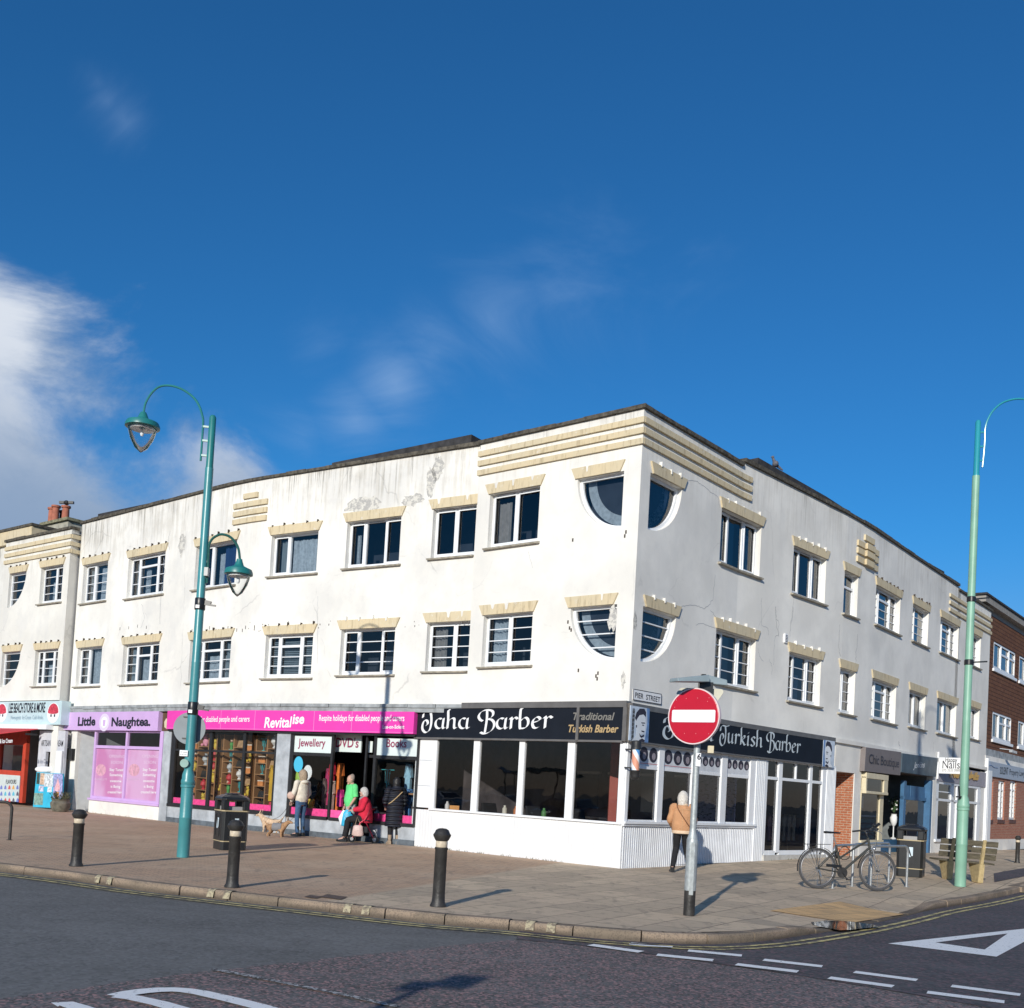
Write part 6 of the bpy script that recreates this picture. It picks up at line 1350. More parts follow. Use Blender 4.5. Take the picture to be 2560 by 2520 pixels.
for a, b, off in ((1, 2, 0), (3, 4, 1)):
    gpane(g, vx[b], vx[a], zl2, 2.74, -.03, SHOPG, lf)
    k = T('lilac_poster_%d' % off, .5, .4); zz = k.z()[2]; k.base(k.mix(k.ramp(k.noise(k.map((1, 1, .5)), .8, 3), .35, .6), (.52, .20, .40), (.60, .36, .56))); po = simple_box(g, 'window_poster', k.m, lf, vx[b]+.01, vx[a]-.01, zl0+.08, zl1+.04, -.05, -.03)
    x0 = (290, 373)[off]; rows = (('OPENING', 1894, 20, .10), ('SOON', 1909, 15, .10), ('Stay Tuned', 1927, 17, .09), ('Something', 1940, 16, .09), ('awesome', 1955, 14, .09), ('is Being', 1969, 12, .09), ('created here', 1983, 19, .09))
    for tx, yb, hw, h in rows: fac_text(tx, g, (x0+2-hw-(yb-1900)*.05, yb), (x0+2+hw-(yb-1900)*.05, yb+.8), h, -.026, M('faint_white_print', (.68, .50, .66), .5, 0) if yb < 1912 else WHITEL, po, .01, name='lettering')
    disc(g, g.uz(x0-38, 1925, -.026), .34, .20, -.03, -.026).build('rose_print', M('rose_print', (.62, .33, .42), .6, .3, 9), po); fac_text('BAGNELLYS', g, (x0-56, 1950), (x0-23, 1950.8), .07, -.024, M('faint_white_print', (.68, .50, .66), .5, 0), po)
mb = MB(); g.quad(mb, 12.2, 18.2, .1, 3.2, -1.8); g.quad(mb, 12.2, 18.2, 2.76, 2.76, 0); mb.build('inner_wall', M('grey_shop_wall', (.13, .13, .14), .9, .1), bld, fixn=False)
ua_, ub_ = MY(191, 1900), MY(176, 1900); simple_box(g, 'white_pier', RENDER, bld, ua_, ub_, -.05, 2.8, -.3, .03)
mb = MB(); mb.add([g.P(ua_, -.05, -.1), g.P(vx[0]+.06, -.05, -1.15), g.P(vx[0]+.06, 2.8, -1.15), g.P(ua_, 2.8, -.1)], [(0, 1, 2, 3)]); mb.add([g.P(vx[0]+.06, -.05, -1.15), g.P(vx[0]+.06, -.05, 0), g.P(vx[0]+.06, 2.8, 0), g.P(vx[0]+.06, 2.8, -1.15)], [(0, 1, 2, 3)]); mb.build('grey_lobby_wall', M('flat_grey_wall', (.36, .37, .38), .85, .1), bld, fixn=False)
mb = MB(); g.box(mb, vx[0], ub_, 2.78, 2.84, -1.2, 0); mb.build('soffit_board', LILAC, bld)
simple_box(g, 'letter_box', BLACKF, bld, MY(184.5, 1920, .04), MY(170, 1920, .04), 1.75, 2.15, .03, .14)
# ---- beach store ---------------------------------------------------------
h_ = FXL; K1 = lambda x, y: (x/5.95, 1720+y/5.95)
LBS = M('pale_blue_store_sign', (.52, .66, .69), .6, .06)
sb = simple_box(h_, 'fascia_sign', LBS, nb, -.45, 7, 2.96, 3.80, -.2, .14)
fac_text('LEE BEACH STORE & MORE', h_, K1(125, 368), K1(668, 360), .36, .145, BLACKL, sb, .02, 0, .9); fac_text('Newsagents  Ice Cream  Cold drinks', h_, K1(158, 466), K1(635, 466), .15, .145, M('grey_blue_lettering', (.22, .33, .42), .6, 0), sb, .0)
for x in (20, 788):
    c_ = h_.uz(*K1(x, 370), .15); disc(h_, c_, .42, .36, .14, .146).build('round_logo', WHITEL, sb); mb = MB()
    h_.poly(mb, [(c_[0]+.36*cos(a), c_[1]+.02+.30*sin(a)*(1.05 if sin(a) > 0 else .2)) for a in [2*pi*i/20 for i in range(20)]], .146, .15); mb.build('red_swirl', M('red_swirl', (.55, .05, .08), .6, .5, 20), sb)
    mb = MB(); [h_.box(mb, c_[0]+dx-.04, c_[0]+dx+.04, c_[1]-.14, c_[1]-.05, .15, .153) for dx in (-.12, .12)]; mb.build('dark_mark', BLACKL, sb)
simple_box(h_, 'awning_box', WPAINT, nb, .2, 7, 2.78, 2.95, 0, .3); AWR = M('red_awning_fabric', (.55, .04, .05), .8, .1)
aw = thing('awning', 'red fabric awning with white front bar over the beach store entrance', 'awning', tuple(h_.P(3, 2.8, .3)))
mb = MB(); mb.hexa([h_.P(.75, 2.78, .28), h_.P(7, 2.78, .28), h_.P(7, 2.32, 1.7), h_.P(3.2, 2.32, 1.7), h_.P(.75, 2.80, .28), h_.P(7, 2.80, .28), h_.P(7, 2.34, 1.7), h_.P(3.2, 2.34, 1.7)]); mb.build('fabric', AWR, aw)
fb_ = simple_box(h_, 'front_bar', WPAINT, aw, 3.1, 7, 2.22, 2.34, 1.68, 1.78)
mb = MB(); n = 16
for i in range(n):
    u0 = 3.25+i*.22; h_.poly(mb, [(u0, 2.22), (u0+.22, 2.22), (u0+.22, 1.88), (u0+.165, 1.83), (u0+.055, 1.83), (u0, 1.88)], 1.70, 1.715)
mb.build('valance', AWR, aw); fac_text('Newsagents & Ice Cream', h_, K1(-190, 830), K1(185, 812), .15, 1.72, WHITEL, aw, .02)
simple_box(h_, 'awning_arm', BLACKF, aw, 1.0, 1.05, 2.55, 2.62, .2, .6)
xs_ = [U(h_, *K1(x, 1000)) for x in (-60, 10, 345, 392, 565, 585, 950, 1000)]
RDF = M('red_shopfront_paint', (.50, .06, .03), .5, .15)
mb = MB(); h_.box(mb, xs_[3], xs_[2], .1, 2.75, -.1, .03); h_.box(mb, xs_[2], 7, 2.2, 2.75, -.1, .0); h_.box(mb, xs_[2], 7, 1.05, 1.25, -.1, .04); h_.box(mb, xs_[1], xs_[1]+.12, 1.2, 2.2, -.1, .03); rdf = mb.build('shop_window_frame', RDF, nb)
gpane(h_, xs_[2], xs_[1], 1.25, 2.2, -.05, SHOPG, rdf)
mb = MB(); ip = simple_box(h_, 'ice_cream_poster', M('pale_poster', (.55, .62, .62), .6, .05), nb, xs_[2]+.02, 7, .12, 1.08, .03, .05)
r = random.Random(3); cs_ = [(.1, .45, .6), (.6, .1, .1), (.65, .35, .1), (.1, .1, .15), (.15, .2, .5)]
mb = MB(); mm = [M('print_%d' % i, c, .6, .1) for i, c in enumerate(cs_)]
for j in range(3):
    for i in range(6):
        u, z = h_.uz(*K1(20+i*60-60, 1490+j*95), .05); mb.mat(r.randrange(5)); h_.poly(mb, [(u-.09, z-.04), (u+.09, z-.04), (u+.07, z+.05), (u, z+.12), (u-.07, z+.05)], .05, .054)
mb.build('ice_cream_print', mm, ip); fac_text('FLAVOURS', h_, K1(85, 1425), K1(240, 1425), .16, .056, BLACKL, ip, .01)
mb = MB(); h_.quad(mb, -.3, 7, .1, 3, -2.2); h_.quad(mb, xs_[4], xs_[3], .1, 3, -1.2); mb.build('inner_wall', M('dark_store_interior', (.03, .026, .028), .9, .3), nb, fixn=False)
KW = M('grey_white_kiosk', (.55, .56, .60), .6, .1); mb = MB(); h_.box(mb, xs_[6], xs_[4], 2.0, 2.75, -.1, .0); h_.box(mb, xs_[5]-.45, xs_[4], .1, 2.0, -.1, .0); h_.box(mb, xs_[6], xs_[6]+.12, .1, 2.0, -.1, .0); h_.box(mb, xs_[6], xs_[4], .1, 1.1, -.1, .0); mb.build('kiosk_wall', KW, nb)
fac_text('ARTISAN ICE CREAM', h_, K1(610, 862), K1(935, 868), .22, .004, BLACKL, nb, .01)
mb = MB(); h_.box(mb, xs_[6]+.02, xs_[6]+.40, 1.1, 2.05, .02, .08); mb.build('price_board', WPAINT, nb, bevel=.01)
simple_box(h_, 'corner_pier', RENDER_X, nb, -.1, .33, -.05, 2.96, -1.0, .02); simple_box(h_, 'inner_wall', KW, nb, -.35, -.1, -.05, 2.96, -1.3, -.6)
ab = thing('advert_panel', 'bright blue advert panel with posters and a pink soft-serve ice cream beside the store door', 'advert board', tuple(h_.P(xs_[5], 0, .2)))
mb = MB(); pa = [h_.uz(*K1(x, y), .25) for x, y in ((545, 1250), (935, 1275), (915, 1790), (490, 1770))]; h_.poly(mb, pa, .2, .25); mb.build('board', M('cyan_poster', (.04, .45, .66), .55, .15, 3), ab)
for (x0, y0, x1, y1, c, nm) in ((550, 1260, 590, 1430, (.05, .08, .07), 'dark_poster'), (600, 1265, 660, 1440, (.6, .42, .3), 'tan_poster'), (664, 1270, 790, 1470, (.6, .64, .66), 'white_poster'), (795, 1275, 930, 1640, (.33, .34, .58), 'violet_poster'), (510, 1560, 640, 1740, (.22, .35, .30), 'green_poster'), (580, 1450, 650, 1540, (.5, .52, .66), 'lilac_poster'), (710, 1470, 770, 1550, (.7, .72, .74), 'price_poster')):
    mb = MB(); p = [h_.uz(*K1(x, y), .26) for x, y in ((x0, y0), (x1, y0+4), (x1-8, y1), (x0-12, y1-4))]; h_.poly(mb, p, .25, .256+.001*random.random()); mb.build('poster', M(nm, c, .6, .5, 12), ab)
mb = MB(); L = [h_.uz(*K1(x, y), .262) for x, y in ((862, 1340), (838, 1420), (815, 1480), (812, 1520), (850, 1540), (885, 1525), (892, 1470), (880, 1410))]; h_.poly(mb, L, .258, .264); mb.build('soft_serve_print', M('soft_serve_pink', (.75, .42, .46), .6, .3, 16), ab)
mb = MB(); L = [h_.uz(*K1(x, y), .262) for x, y in ((822, 1545), (878, 1545), (868, 1640), (838, 1640))]; h_.poly(mb, L, .258, .264); mb.build('cone_print', M('cone_orange', (.55, .25, .08), .6, .2), ab)
tag(MB().ball(h_.P(U(h_, *K1(640, 1215), .2), 1.36, .15), (.34, .12, .12)).build('folded_towels', WHITEL, None), 'pile of white cloths on top of the blue advert panel', 'cloth')

# ------------------------------------------------------------------ street furniture
def at_y(px, py, Y): d = ray(px, py); return Vector((0, 0, CH))+d*(Y/d.y)
TEALP = M('teal_lamp_paint', (.055, .25, .27), .35, .12, 3, .05, 30, spec=.6); TEALU = M('deep_teal_lamp_paint', (.02, .19, .185), .4, .1, 3, spec=.6)
MINTP = M('mint_lamp_paint', (.22, .42, .31), .45, .10, 3, .05, 30); STEEL = M('galvanised_steel', (.42, .44, .45), .4, .12, 18, metal=.6); BLK = M('black_cast_iron', (.03, .028, .026), .5, .45, 7, .3, 30); BLKP = M('black_plastic', (.016, .017, .018), .35, .15, 4)
BOWL = glass('lamp_bowl_plastic', (.95, .96, .96), 1.3, 1.3); CREAMB = M('cream_reflective_band', (.62, .52, .38), .5, .2, 20)
def lamp_head(par, top, R_, drop, mat, yaw=0):
    h = thing2 = MB().lathe([(.05, .0), (.07*R_/.33, -.03), (.10*R_/.33, -.10), (.12*R_/.33, -.13), (.30*R_/.33, -.19), (R_, -.25), (R_, -.29), (R_*.9, -.30)], 28, top, cap=True).build('lamp_shade', mat, par, smooth=True)
    MB().lathe([(R_*.80, -.27), (R_*.82, -.30), (R_*.80, -.36), (R_*.66, -.30-drop*.45), (R_*.36, -.30-drop*.82), (.01, -.30-drop)], 24, top, cap=False).build('lamp_bowl', BOWL, h, smooth=True)
    MB().lathe([(R_*.74, -.275), (R_*.70, -.33), (R_*.05, -.29)], 20, top).build('reflector', M('lamp_reflector', (.7, .69, .66), .5, .3, 6), h, smooth=True)
    MB().lathe([(.03, -.30), (.035, -.42), (.02, -.45)], 10, top).build('light_bulb', WHITEL, h, smooth=True)
def lamp_post(name, label, base, mats, ztop, zjoint, rb, rm, rt, zc):
    Y = base.y; e = thing('street_lamp', label, 'street lamp', tuple(base), group='street lamps'); lo, up = mats
    ax = lambda z: Vector((base.x, base.y, base.z+z))
    MB().lathe([(rb, 0), (rb, zc*.50), (rb*1.03, zc*.505), (rb*1.03, zc*.52), (rb, zc*.53), (rb*.98, zc-.14), (rb*1.12, zc-.13), (rb*1.12, zc-.09), (rb*1.02, zc-.08), (rb*1.12, zc-.06), (rb*1.12, zc-.01), (rb*1.0, zc+.02), (rb*.98, zc+.1), (rb*.72, zc+.19), (rm, zc+.22), (rm, zc+.45)], 28, ax(0)).build('base_column', lo, e, smooth=True)
    MB().lathe([(rm, zc+.44), (rm*.93, 3.6), (rm*.93, 3.61), (rm*.9, 3.62), (rm*.86, zjoint)], 24, ax(0)).build('pole', lo, e, smooth=True)
    MB().lathe([(rm*.80, zjoint), (rm*.80, zjoint+.01), (rt, zjoint+.05), (rt*.95, ztop-.04), (rt*.6, ztop)], 24, ax(0)).build('top_pole', up, e, smooth=True)
    return e, ax, Y
b1_ = ground(457, 2143)
lp, ax, Y = lamp_post('l', 'tall teal lamp post with two swan-neck lanterns, standing before the pink charity shop', b1_, (TEALP, TEALU), 8.25, 7.25, .112, .088, .066, 1.42)
def cr(P, n=6): return catmull(P, n)
L = [at_y(x, y, Y) for x, y in ((501.5, 1152), (504, 1120), (506, 1090), (508, 1056), (506, 1040), (498, 1015), (483, 993), (455, 973), (425, 964), (398, 967), (378, 984), (364, 1008), (359, 1032))]
arm = MB().tube(cr([L[0], L[1], L[2]]+L[3:]), .021, 8)
for y0, y1 in ((1066, 1066), (1101, 1101), (1138, 1138)): arm.bar(at_y(506-(y0-1066)*.05, y0, Y), at_y(524-(y0-1066)*.06, y0+2, Y), .035)
arm.build('lamp_arm', TEALU, lp, smooth=True); lamp_head(lp, at_y(358.8, 1031, Y), .315, .46, TEALU)
L = [at_y(x, y, Y) for x, y in ((517, 1458), (519.5, 1420), (521.5, 1385), (523, 1362), (531, 1347), (545, 1338), (557, 1336), (573, 1341), (586, 1353), (596, 1372), (600, 1400))]
arm = MB().tube(cr(L), .024, 8)
for y0 in (1368, 1404, 1443): arm.bar(at_y(521-(y0-1368)*.05, y0, Y), at_y(506-(y0-1368)*.07, y0, Y), .035)
DKT = M('dark_green_arm', (.02, .10, .085), .35, .1); arm.build('lamp_arm', DKT, lp, smooth=True); lamp_head(lp, at_y(599, 1398, Y), .26, .40, TEALU)
def zat(x, y): return at_y(x, y, Y).z-b1_.z
for yy, hh in ((1510, .22), (1772, .24)):
    z = zat(495, yy); MB().lathe([(.092, z-hh/2), (.097, z-hh/2+.01), (.097, z+hh/2-.01), (.092, z+hh/2)], 20, ax(0)).build('black_strap', BLKP, lp, smooth=True); MB().bar(ax(z)+Vector((.09, -.02, 0)), ax(z-.02)+Vector((.30, -.02, 0)), .03, .03).bar(ax(z+.04)+Vector((.09, 0, 0)), ax(z+.02)+Vector((.2, 0, 0)), .06, .08).build('bracket', BLKP, lp); MB().box(ax(0).x-.05, ax(0).x+.02, ax(0).y-.105, ax(0).y-.09, z-.09, z-.03).build('sticker', WPAINT, lp)
MB().box(b1_.x+.06, b1_.x+.13, b1_.y-.1, b1_.y+.02, zat(506, 1441), zat(506, 1420)).build('cable_box', M('pale_cable_box', (.5, .5, .48), .5, .1), lp)
# round traffic sign seen from behind, its small plate and a second little disc
SGB = M('grey_sign_back', (.20, .23, .25), .55, .1, 4)
c_ = at_y(473.5, 1821, Y+.13); rs = thing('round_road_sign', 'grey back of a round road sign clamped behind the teal lamp post', 'road sign', tuple(c_))
def discY(c, r, y0, y1, n=36, sx=1): 
    mb = MB(); vs = [(c.x+r*sx*cos(2*pi*i/n), y, c.z+r*sin(2*pi*i/n)) for y in (y0, y1) for i in range(n)]; mb.add(vs, [tuple(range(n)), tuple(range(n, 2*n))[::-1]]+[(i, (i+1) % n, n+(i+1) % n, n+i) for i in range(n)]); return mb
discY(c_, .30, c_.y, c_.y+.012).build('plate', SGB, rs)
for dz in (.21, -.19): MB().box(c_.x-.12, c_.x+.13, c_.y-.02, c_.y-.002, c_.z+dz-.012, c_.z+dz+.012).build('clip', BLKP, rs)
c_ = at_y(459, 1883, Y-.12); sp_ = thing('small_plate_sign', 'small white two-line plate fixed to the teal lamp post', 'sign', tuple(c_)); MB().box(c_.x-.075, c_.x+.075, c_.y, c_.y+.01, c_.z-.055, c_.z+.055).build('plate', WPAINT, sp_, bevel=.003)
for k_, tx in enumerate(('No waiting', 'at any time')):
    vs, fs = text2d(tx, .01); s_ = .12/max(v[0] for v in vs); MB().add([(c_.x-.06+x*s_, c_.y-.002, c_.z+.012-k_*.045+y*s_) for x, y in vs], fs).build('lettering', BLACKL, sp_, fixn=False)
c_ = at_y(460.5, 1908, Y-.14); ds = thing('small_round_sign', 'small round pale green-grey disc sign on the teal lamp post below the white plate', 'sign', tuple(c_)); discY(c_, .078, c_.y, c_.y+.012, 24).build('plate', M('pale_green_disc', (.22, .36, .32), .5, .1), ds); MB().bar(c_+Vector((.0, .01, 0)), c_+Vector((.1, .12, 0)), .03).build('bracket', TEALP, ds)
b2_ = ground(2400, 2216)
lq, ax, Y = lamp_post('r', 'tall mint green lamp post with a blue-green top, standing by the wooden bench', b2_, (MINTP, M('blue_teal_top', (.03, .30, .36), .25, .05, 3, spec=.7)), at_y(2443, 1051, b2_.y).z-b2_.z, at_y(2436, 1190, b2_.y).z-b2_.z, .117, .092, .062, 1.78)
L = [at_y(x, y, Y) for x, y in ((2456, 1168), (2460, 1130), (2462, 1100), (2463, 1072), (2470, 1048), (2485, 1024), (2510, 1005), (2545, 997), (2580, 1003), (2605, 1022), (2620, 1050), (2624, 1072))]
arm = MB().tube(cr(L), .022, 8)
for y0 in (1080, 1116, 1151): arm.bar(at_y(2462-(y0-1080)*.06, y0, Y), at_y(2446-(y0-1080)*.06, y0+1, Y), .035)
arm.build('lamp_arm', MC['blue_teal_top'], lq, smooth=True); lamp_head(lq, at_y(2624, 1070, Y), .335, .50, TEALU)
for (yy, x1, y1) in ((1498, 2476, 1494), (1656, 2468, 1654)):
    z = at_y(2420, yy, Y).z-b2_.z; MB().lathe([(.085, z-.06), (.095, z-.05), (.095, z+.05), (.085, z+.06)], 18, ax(0)).build('black_strap', BLKP, lq, smooth=True); MB().bar(ax(z), at_y(x1, y1, Y), .025, .03).build('bracket', BLKP, lq)
MB().bar(at_y(2397, 1965, Y-.09), at_y(2399, 1998, Y-.09), .03, .03).bar(at_y(2392, 1992, Y-.1), at_y(2402, 1992, Y-.1), .1, .03).build('cable_box', BLKP, lq)

# bollards
def make_bollard():
    e = thing('bollard', 'x', 'bollard', (0, 0, 0), group='black bollards along the kerb')
    MB().lathe([(.108, 0), (.108, .02), (.088, .06), (.082, .16), (.080, .74), (.088, .75), (.088, .77), (.075, .775)], 24).build('shaft', BLK, e, local=True, smooth=True)
    MB().lathe([(.075, .775), (.078, .78), (.078, .85), (.075, .855)], 24).build('cream_band', CREAMB, e, local=True, smooth=True)
    MB().lathe([(.075, .855), (.09, .87), (.115, .92), (.118, .94), (.105, .955), (.10, .965), (.085, 1.0), (.05, 1.02), (.0, 1.025)], 24).build('cap', BLK, e, local=True, smooth=True)
    return e
B0 = make_bollard()
for i, (x, y, s_, lab) in enumerate(((1095, 2266, 1.0, 'black bollard with cream band in front of the white barber panel, nearest the viewer'), (580, 2218, .92, 'black cast bollard with cream band directly in front of the left litter bin'), (190, 2165, .87, 'black cast bollard with cream band in front of the lilac shop'), (2543, 2157, .80, 'thin distant bollard with white band near the solicitors office'))):
    o = B0 if i == 0 else copy_tree(B0); q = ground(x, y); o.location = q; o.scale = (1, 1, s_); o['label'] = lab
    if i == 3: o.scale = (.8, .8, .85)

# litter bins
def make_bin():
    e = thing('litter_bin', 'x', 'litter bin', (0, 0, 0), group='black litter bins'); GOLDB = M('old_gold_band', (.42, .34, .2), .5, .1)
    def octo(w, d, c, z): return [(w-c, -d, z), (w, -d+c, z), (w, d-c, z), (w-c, d, z), (-w+c, d, z), (-w, d-c, z), (-w, -d+c, z), (-w+c, -d, z)]
    def stack(L, nm, mat, bev=0, cap=True):
        mb = MB(); vs = [v for a in L for v in octo(*a)]; n = 8; fs = [(i*n+k, i*n+(k+1) % n, (i+1)*n+(k+1) % n, (i+1)*n+k) for i in range(len(L)-1) for k in range(n)]
        if cap: fs += [tuple(range(n))[::-1], tuple(range((len(L)-1)*n, len(L)*n))]
        mb.add(vs, fs); return mb.build(nm, mat, e, local=True, bevel=bev)
    stack([(.27, .30, .05, 0), (.27, .30, .05, .17)], 'plinth', BLKP); stack([(.275, .305, .05, .17), (.275, .305, .05, .19)], 'gold_band', GOLDB)
    bd = stack([(.28, .31, .055, .19), (.28, .31, .055, .80)], 'bin_body', BLKP, .008); stack([(.29, .32, .055, .80), (.29, .32, .055, .825)], 'gold_band', GOLDB)
    for sx in (-1, 1):
        for sy in (-1, 1): MB().box(min(sx*.285, sx*.15), max(sx*.285, sx*.15), min(sy*.315, sy*.17), max(sy*.315, sy*.17), .825, 1.03).build('hood_corner', BLKP, e, local=True, bevel=.02)
    stack([(.29, .32, .06, 1.02), (.30, .33, .07, 1.06), (.28, .31, .09, 1.10), (.19, .22, .1, 1.145), (.15, .18, .08, 1.15), (.14, .17, .08, 1.175)], 'lid', BLKP, .008)
    MB().box(-.20, .20, -.23, .23, .80, .90).build('liner', M('bin_liner_rim', (.3, .3, .3), .5, .1), e, local=True)
    # a plain two-tone litter symbol panel on two faces
    SYM = M('bin_symbol', (.55, .66, .72), .5, .1)
    for (f_, nm) in (((lambda x, z: (x, -.3105, z)), 0), ((lambda x, z: (-.2805, -x, z)), 1)):
        mb = MB(); fr = MB()
        for pl in (((-.02, .66), (.07, .66), (.07, .47), (.045, .46)), ((-.065, .50), (-.05, .62), (.02, .46), (.03, .44), (-.06, .44))): mb.add([f_(*p) for p in pl], [tuple(range(len(pl)))])
        mb.ball(Vector(f_(.05, .63)), .012, 6, 4); mb.build('litter_symbol', SYM, bd, local=True, fixn=False)
        for a, b in (((-.13, .28), (.13, .28)), ((.13, .28), (.13, .74)), ((.13, .74), (-.13, .74)), ((-.13, .74), (-.13, .28))): fr.bar(f_(*a), f_(*b), .014, .014)
        fr.build('raised_panel', BLKP, bd, local=True)
    return e
N0 = make_bin(); q = ground(573, 2123); N0.location = q; N0.rotation_euler.z = radians(32); N0['label'] = 'black litter bin with gold bands between the teal lamp post and the dogs'
N1 = copy_tree(N0); N1.location = ground(2276, 2190); N1.rotation_euler.z = radians(-28); N1['label'] = 'black litter bin with gold bands beside the bicycle and the bench'; N1.scale = (1.05, 1.05, 1.05)
# cycle stands
def hoop(a, b, h, mat, lab, name='bicycle_stand', cat='bike stand', r_=.026, group='grey hoop cycle stands'):
    e = thing(name, lab, cat, tuple(a), group=group); d = (b-a); P_ = [a, a+Vector((0, 0, h-.14))]; 
    for i in range(1, 7): t = pi/2*i/6; P_.append(a+d.normalized()*(.14*(1-cos(t)))+Vector((0, 0, h-.14+.14*sin(t))))
    for i in range(0, 7): t = pi/2*i/6; P_.append(b-d.normalized()*(.14*(1-sin(t)))+Vector((0, 0, h-.14+.14*cos(t))))
    P_ += [b]; MB().tube(P_, r_, 12).build('hoop', mat, e, smooth=True)
    for q in (a, b): MB().lathe([(.06, 0), (.06, .008), (.03, .012)], 14, q).build('base_flange', mat, e)
    return e
hoop(ground(2081, 2221), ground(2172, 2211), .84, STEEL, 'grey tubular cycle stand the bicycle leans on, at its saddle end'); hoop(ground(2130, 2216), ground(2221, 2206), .86, STEEL, 'grey tubular cycle stand behind the middle of the bicycle'); hoop(ground(2176, 2222), ground(2266, 2217), .85, STEEL, 'grey tubular cycle stand nearest the litter bin, by the front wheel')
hoop(ground(-75, 2096), ground(24, 2100), .76, BLK, 'black hoop barrier cut by the left edge', 'hoop_barrier', 'barrier', .03, None)

# no-entry sign post
b3_ = ground(1722, 2288); Y = b3_.y
ns = thing('no_entry_sign_post', 'round red no entry sign with white bar on a grey post with black foot', 'road sign', tuple(b3_)); z = lambda py: at_y(1725, py, Y).z
GALV = M('weathered_galvanised_post', (.40, .43, .43), .5, .2, 14, .15, 30, metal=.35)
MB().lathe([(.078, 0), (.078, z(2226))], 24, b3_).build('black_foot', BLK, ns, smooth=True)
MB().lathe([(.080, z(2226)), (.080, z(2100)), (.074, z(2096)), (.048, z(2080)), (.046, z(2070))], 24, b3_).build('lower_post', GALV, ns, smooth=True)
MB().lathe([(.046, z(2072)), (.045, 3.10)], 20, b3_).build('upper_post', GALV, ns, smooth=True)
MB().box(b3_.x-.03, b3_.x+.03, b3_.y-.088, b3_.y-.076, .28, 1.0).build('access_door', GALV, ns, bevel=.01)
yw = radians(-36); n_ = Vector((sin(yw), -cos(yw), 0)); t_ = Vector((cos(yw), sin(yw), 0))           # faces left of the viewer
cS = at_y(1737.8, 1791, Y-.09)
def dsc(mb, c, r, n0, n1, k=48, r1=None, ry=None): 
    vs = [c+t_*(rr*cos(2*pi*i/k))+Vector((0, 0, rr*sin(2*pi*i/k)))+n_*dd for dd, rr in ((n0, r), (n1, r1 or r)) for i in range(k)]
    return mb.add(vs, [tuple(range(k)), tuple(range(k, 2*k))[::-1]]+[(i, (i+1) % k, k+(i+1) % k, k+i) for i in range(k)])
REDS = M('red_reflective', (.50, .006, .025), .35, .04, 5, spec=.6); WREF = M('white_reflective', (.80, .82, .84), .35, .03, 3, spec=.6)
pl = dsc(MB(), cS, .388, 0, .05).build('sign_plate', M('sign_rim_pinkish', (.75, .62, .62), .5, .05), ns); dsc(MB(), cS, .372, .05, .054, r1=.36).build('red_face', REDS, pl)
mb = MB(); w2, h2, k_ = .325, .085, []
for sx, sz in ((1, 1), (-1, 1), (-1, -1), (1, -1)):
    for i in range(5): a = atan2(sz, sx)-pi/4+pi/8*i; k_.append((sx*(w2-.02)+.02*cos(a), sz*(h2-.02)+.02*sin(a)))
mb.prism(k_, lambda u, v: cS+t_*u+Vector((0, 0, v))+n_*.054, lambda u, v: cS+t_*u+Vector((0, 0, v))+n_*.058); mb.build('white_bar', WREF, pl)
mb = MB()
for u, v in ((-.27, .22), (-.12, .24), (.05, .245), (.22, .25), (.20, .20), (-.29, .12), (.33, .16), (-.27, -.24), (-.12, -.24), (.05, -.24), (.24, -.24)): mb.ball(cS+t_*u+Vector((0, 0, v))+n_*.054, .007, 8, 6)
mb.build('rivet', M('rivet_red', (.7, .2, .22), .4, 0), pl)
# give way plate on the far side and the lamp units on top
mb = MB(); c3 = at_y(1752, 1748, Y+.12); T3 = []
for (ux, uz) in ((-.44, .18), (.44, .18), (0, -.55)):
    for i in range(6):
        a0 = {(-.44, .18): 90, (.44, .18): -30, (0, -.55): 210}[(ux, uz)]; a = radians(a0+ (120*i/5)); T3.append((ux*.60+.04*cos(a), uz*.60+.04*sin(a)))
T3 = sorted(T3, key=lambda p: atan2(p[1]+.1, p[0])); t2_ = Vector((cos(radians(-12)), sin(radians(-12)), 0)); n2_ = Vector((t2_.y, -t2_.x, 0))
mb.prism(T3, lambda u, v: c3+t2_*u+Vector((0, 0, v)), lambda u, v: c3+t2_*u+Vector((0, 0, v))+n2_*.03); gw = thing('give_way_sign', 'beige back of a triangular sign peeking out behind the no entry disc', 'road sign', tuple(c3)); mb.build('plate', M('beige_sign_back', (.52, .50, .40), .6, .12, 3), gw)
MB().bar(c3+Vector((-.25, .0, .1)), c3+Vector((.3, .0, .1)), .03).build('clip', BLKP, gw)
LAMPG = M('grey_lamp_housing', (.26, .32, .34), .45, .1)
def wedge(a, b, w_, h0, h1): 
    mb = MB(); d = (b-a).normalized(); s_ = Vector((-d.y, d.x, 0))*w_/2; u_ = Vector((0, 0, 1)); return mb.hexa([a-s_-u_*h0*.4, b-s_-u_*h1*.3, b+s_-u_*h1*.3, a+s_-u_*h0*.4, a-s_*.8+u_*h0*.6, b-s_*.8+u_*h1*.7, b+s_*.8+u_*h1*.7, a+s_*.8+u_*h0*.6])
tp = Vector((b3_.x+.05, b3_.y, at_y(1752, 1700, Y).z))
lu = wedge(tp+Vector((-.0, -.1, 0)), at_y(1684, 1702, Y-.35), .22, .10, .05).build('lamp_unit', LAMPG, ns, bevel=.012); lu2 = wedge(tp+Vector((.04, .05, 0)), at_y(1812, 1711, Y+.1), .22, .12, .08).build('lamp_unit', LAMPG, ns, bevel=.012)
MB().box(tp.x-.07, tp.x+.12, tp.y-.06, tp.y+.06, tp.z-.22, tp.z-.03).build('bracket', BLKP, ns); MB().box(tp.x-.04, tp.x+.02, tp.y-.04, tp.y+.04, tp.z+.03, tp.z+.08).build('light_sensor', BLKP, ns)
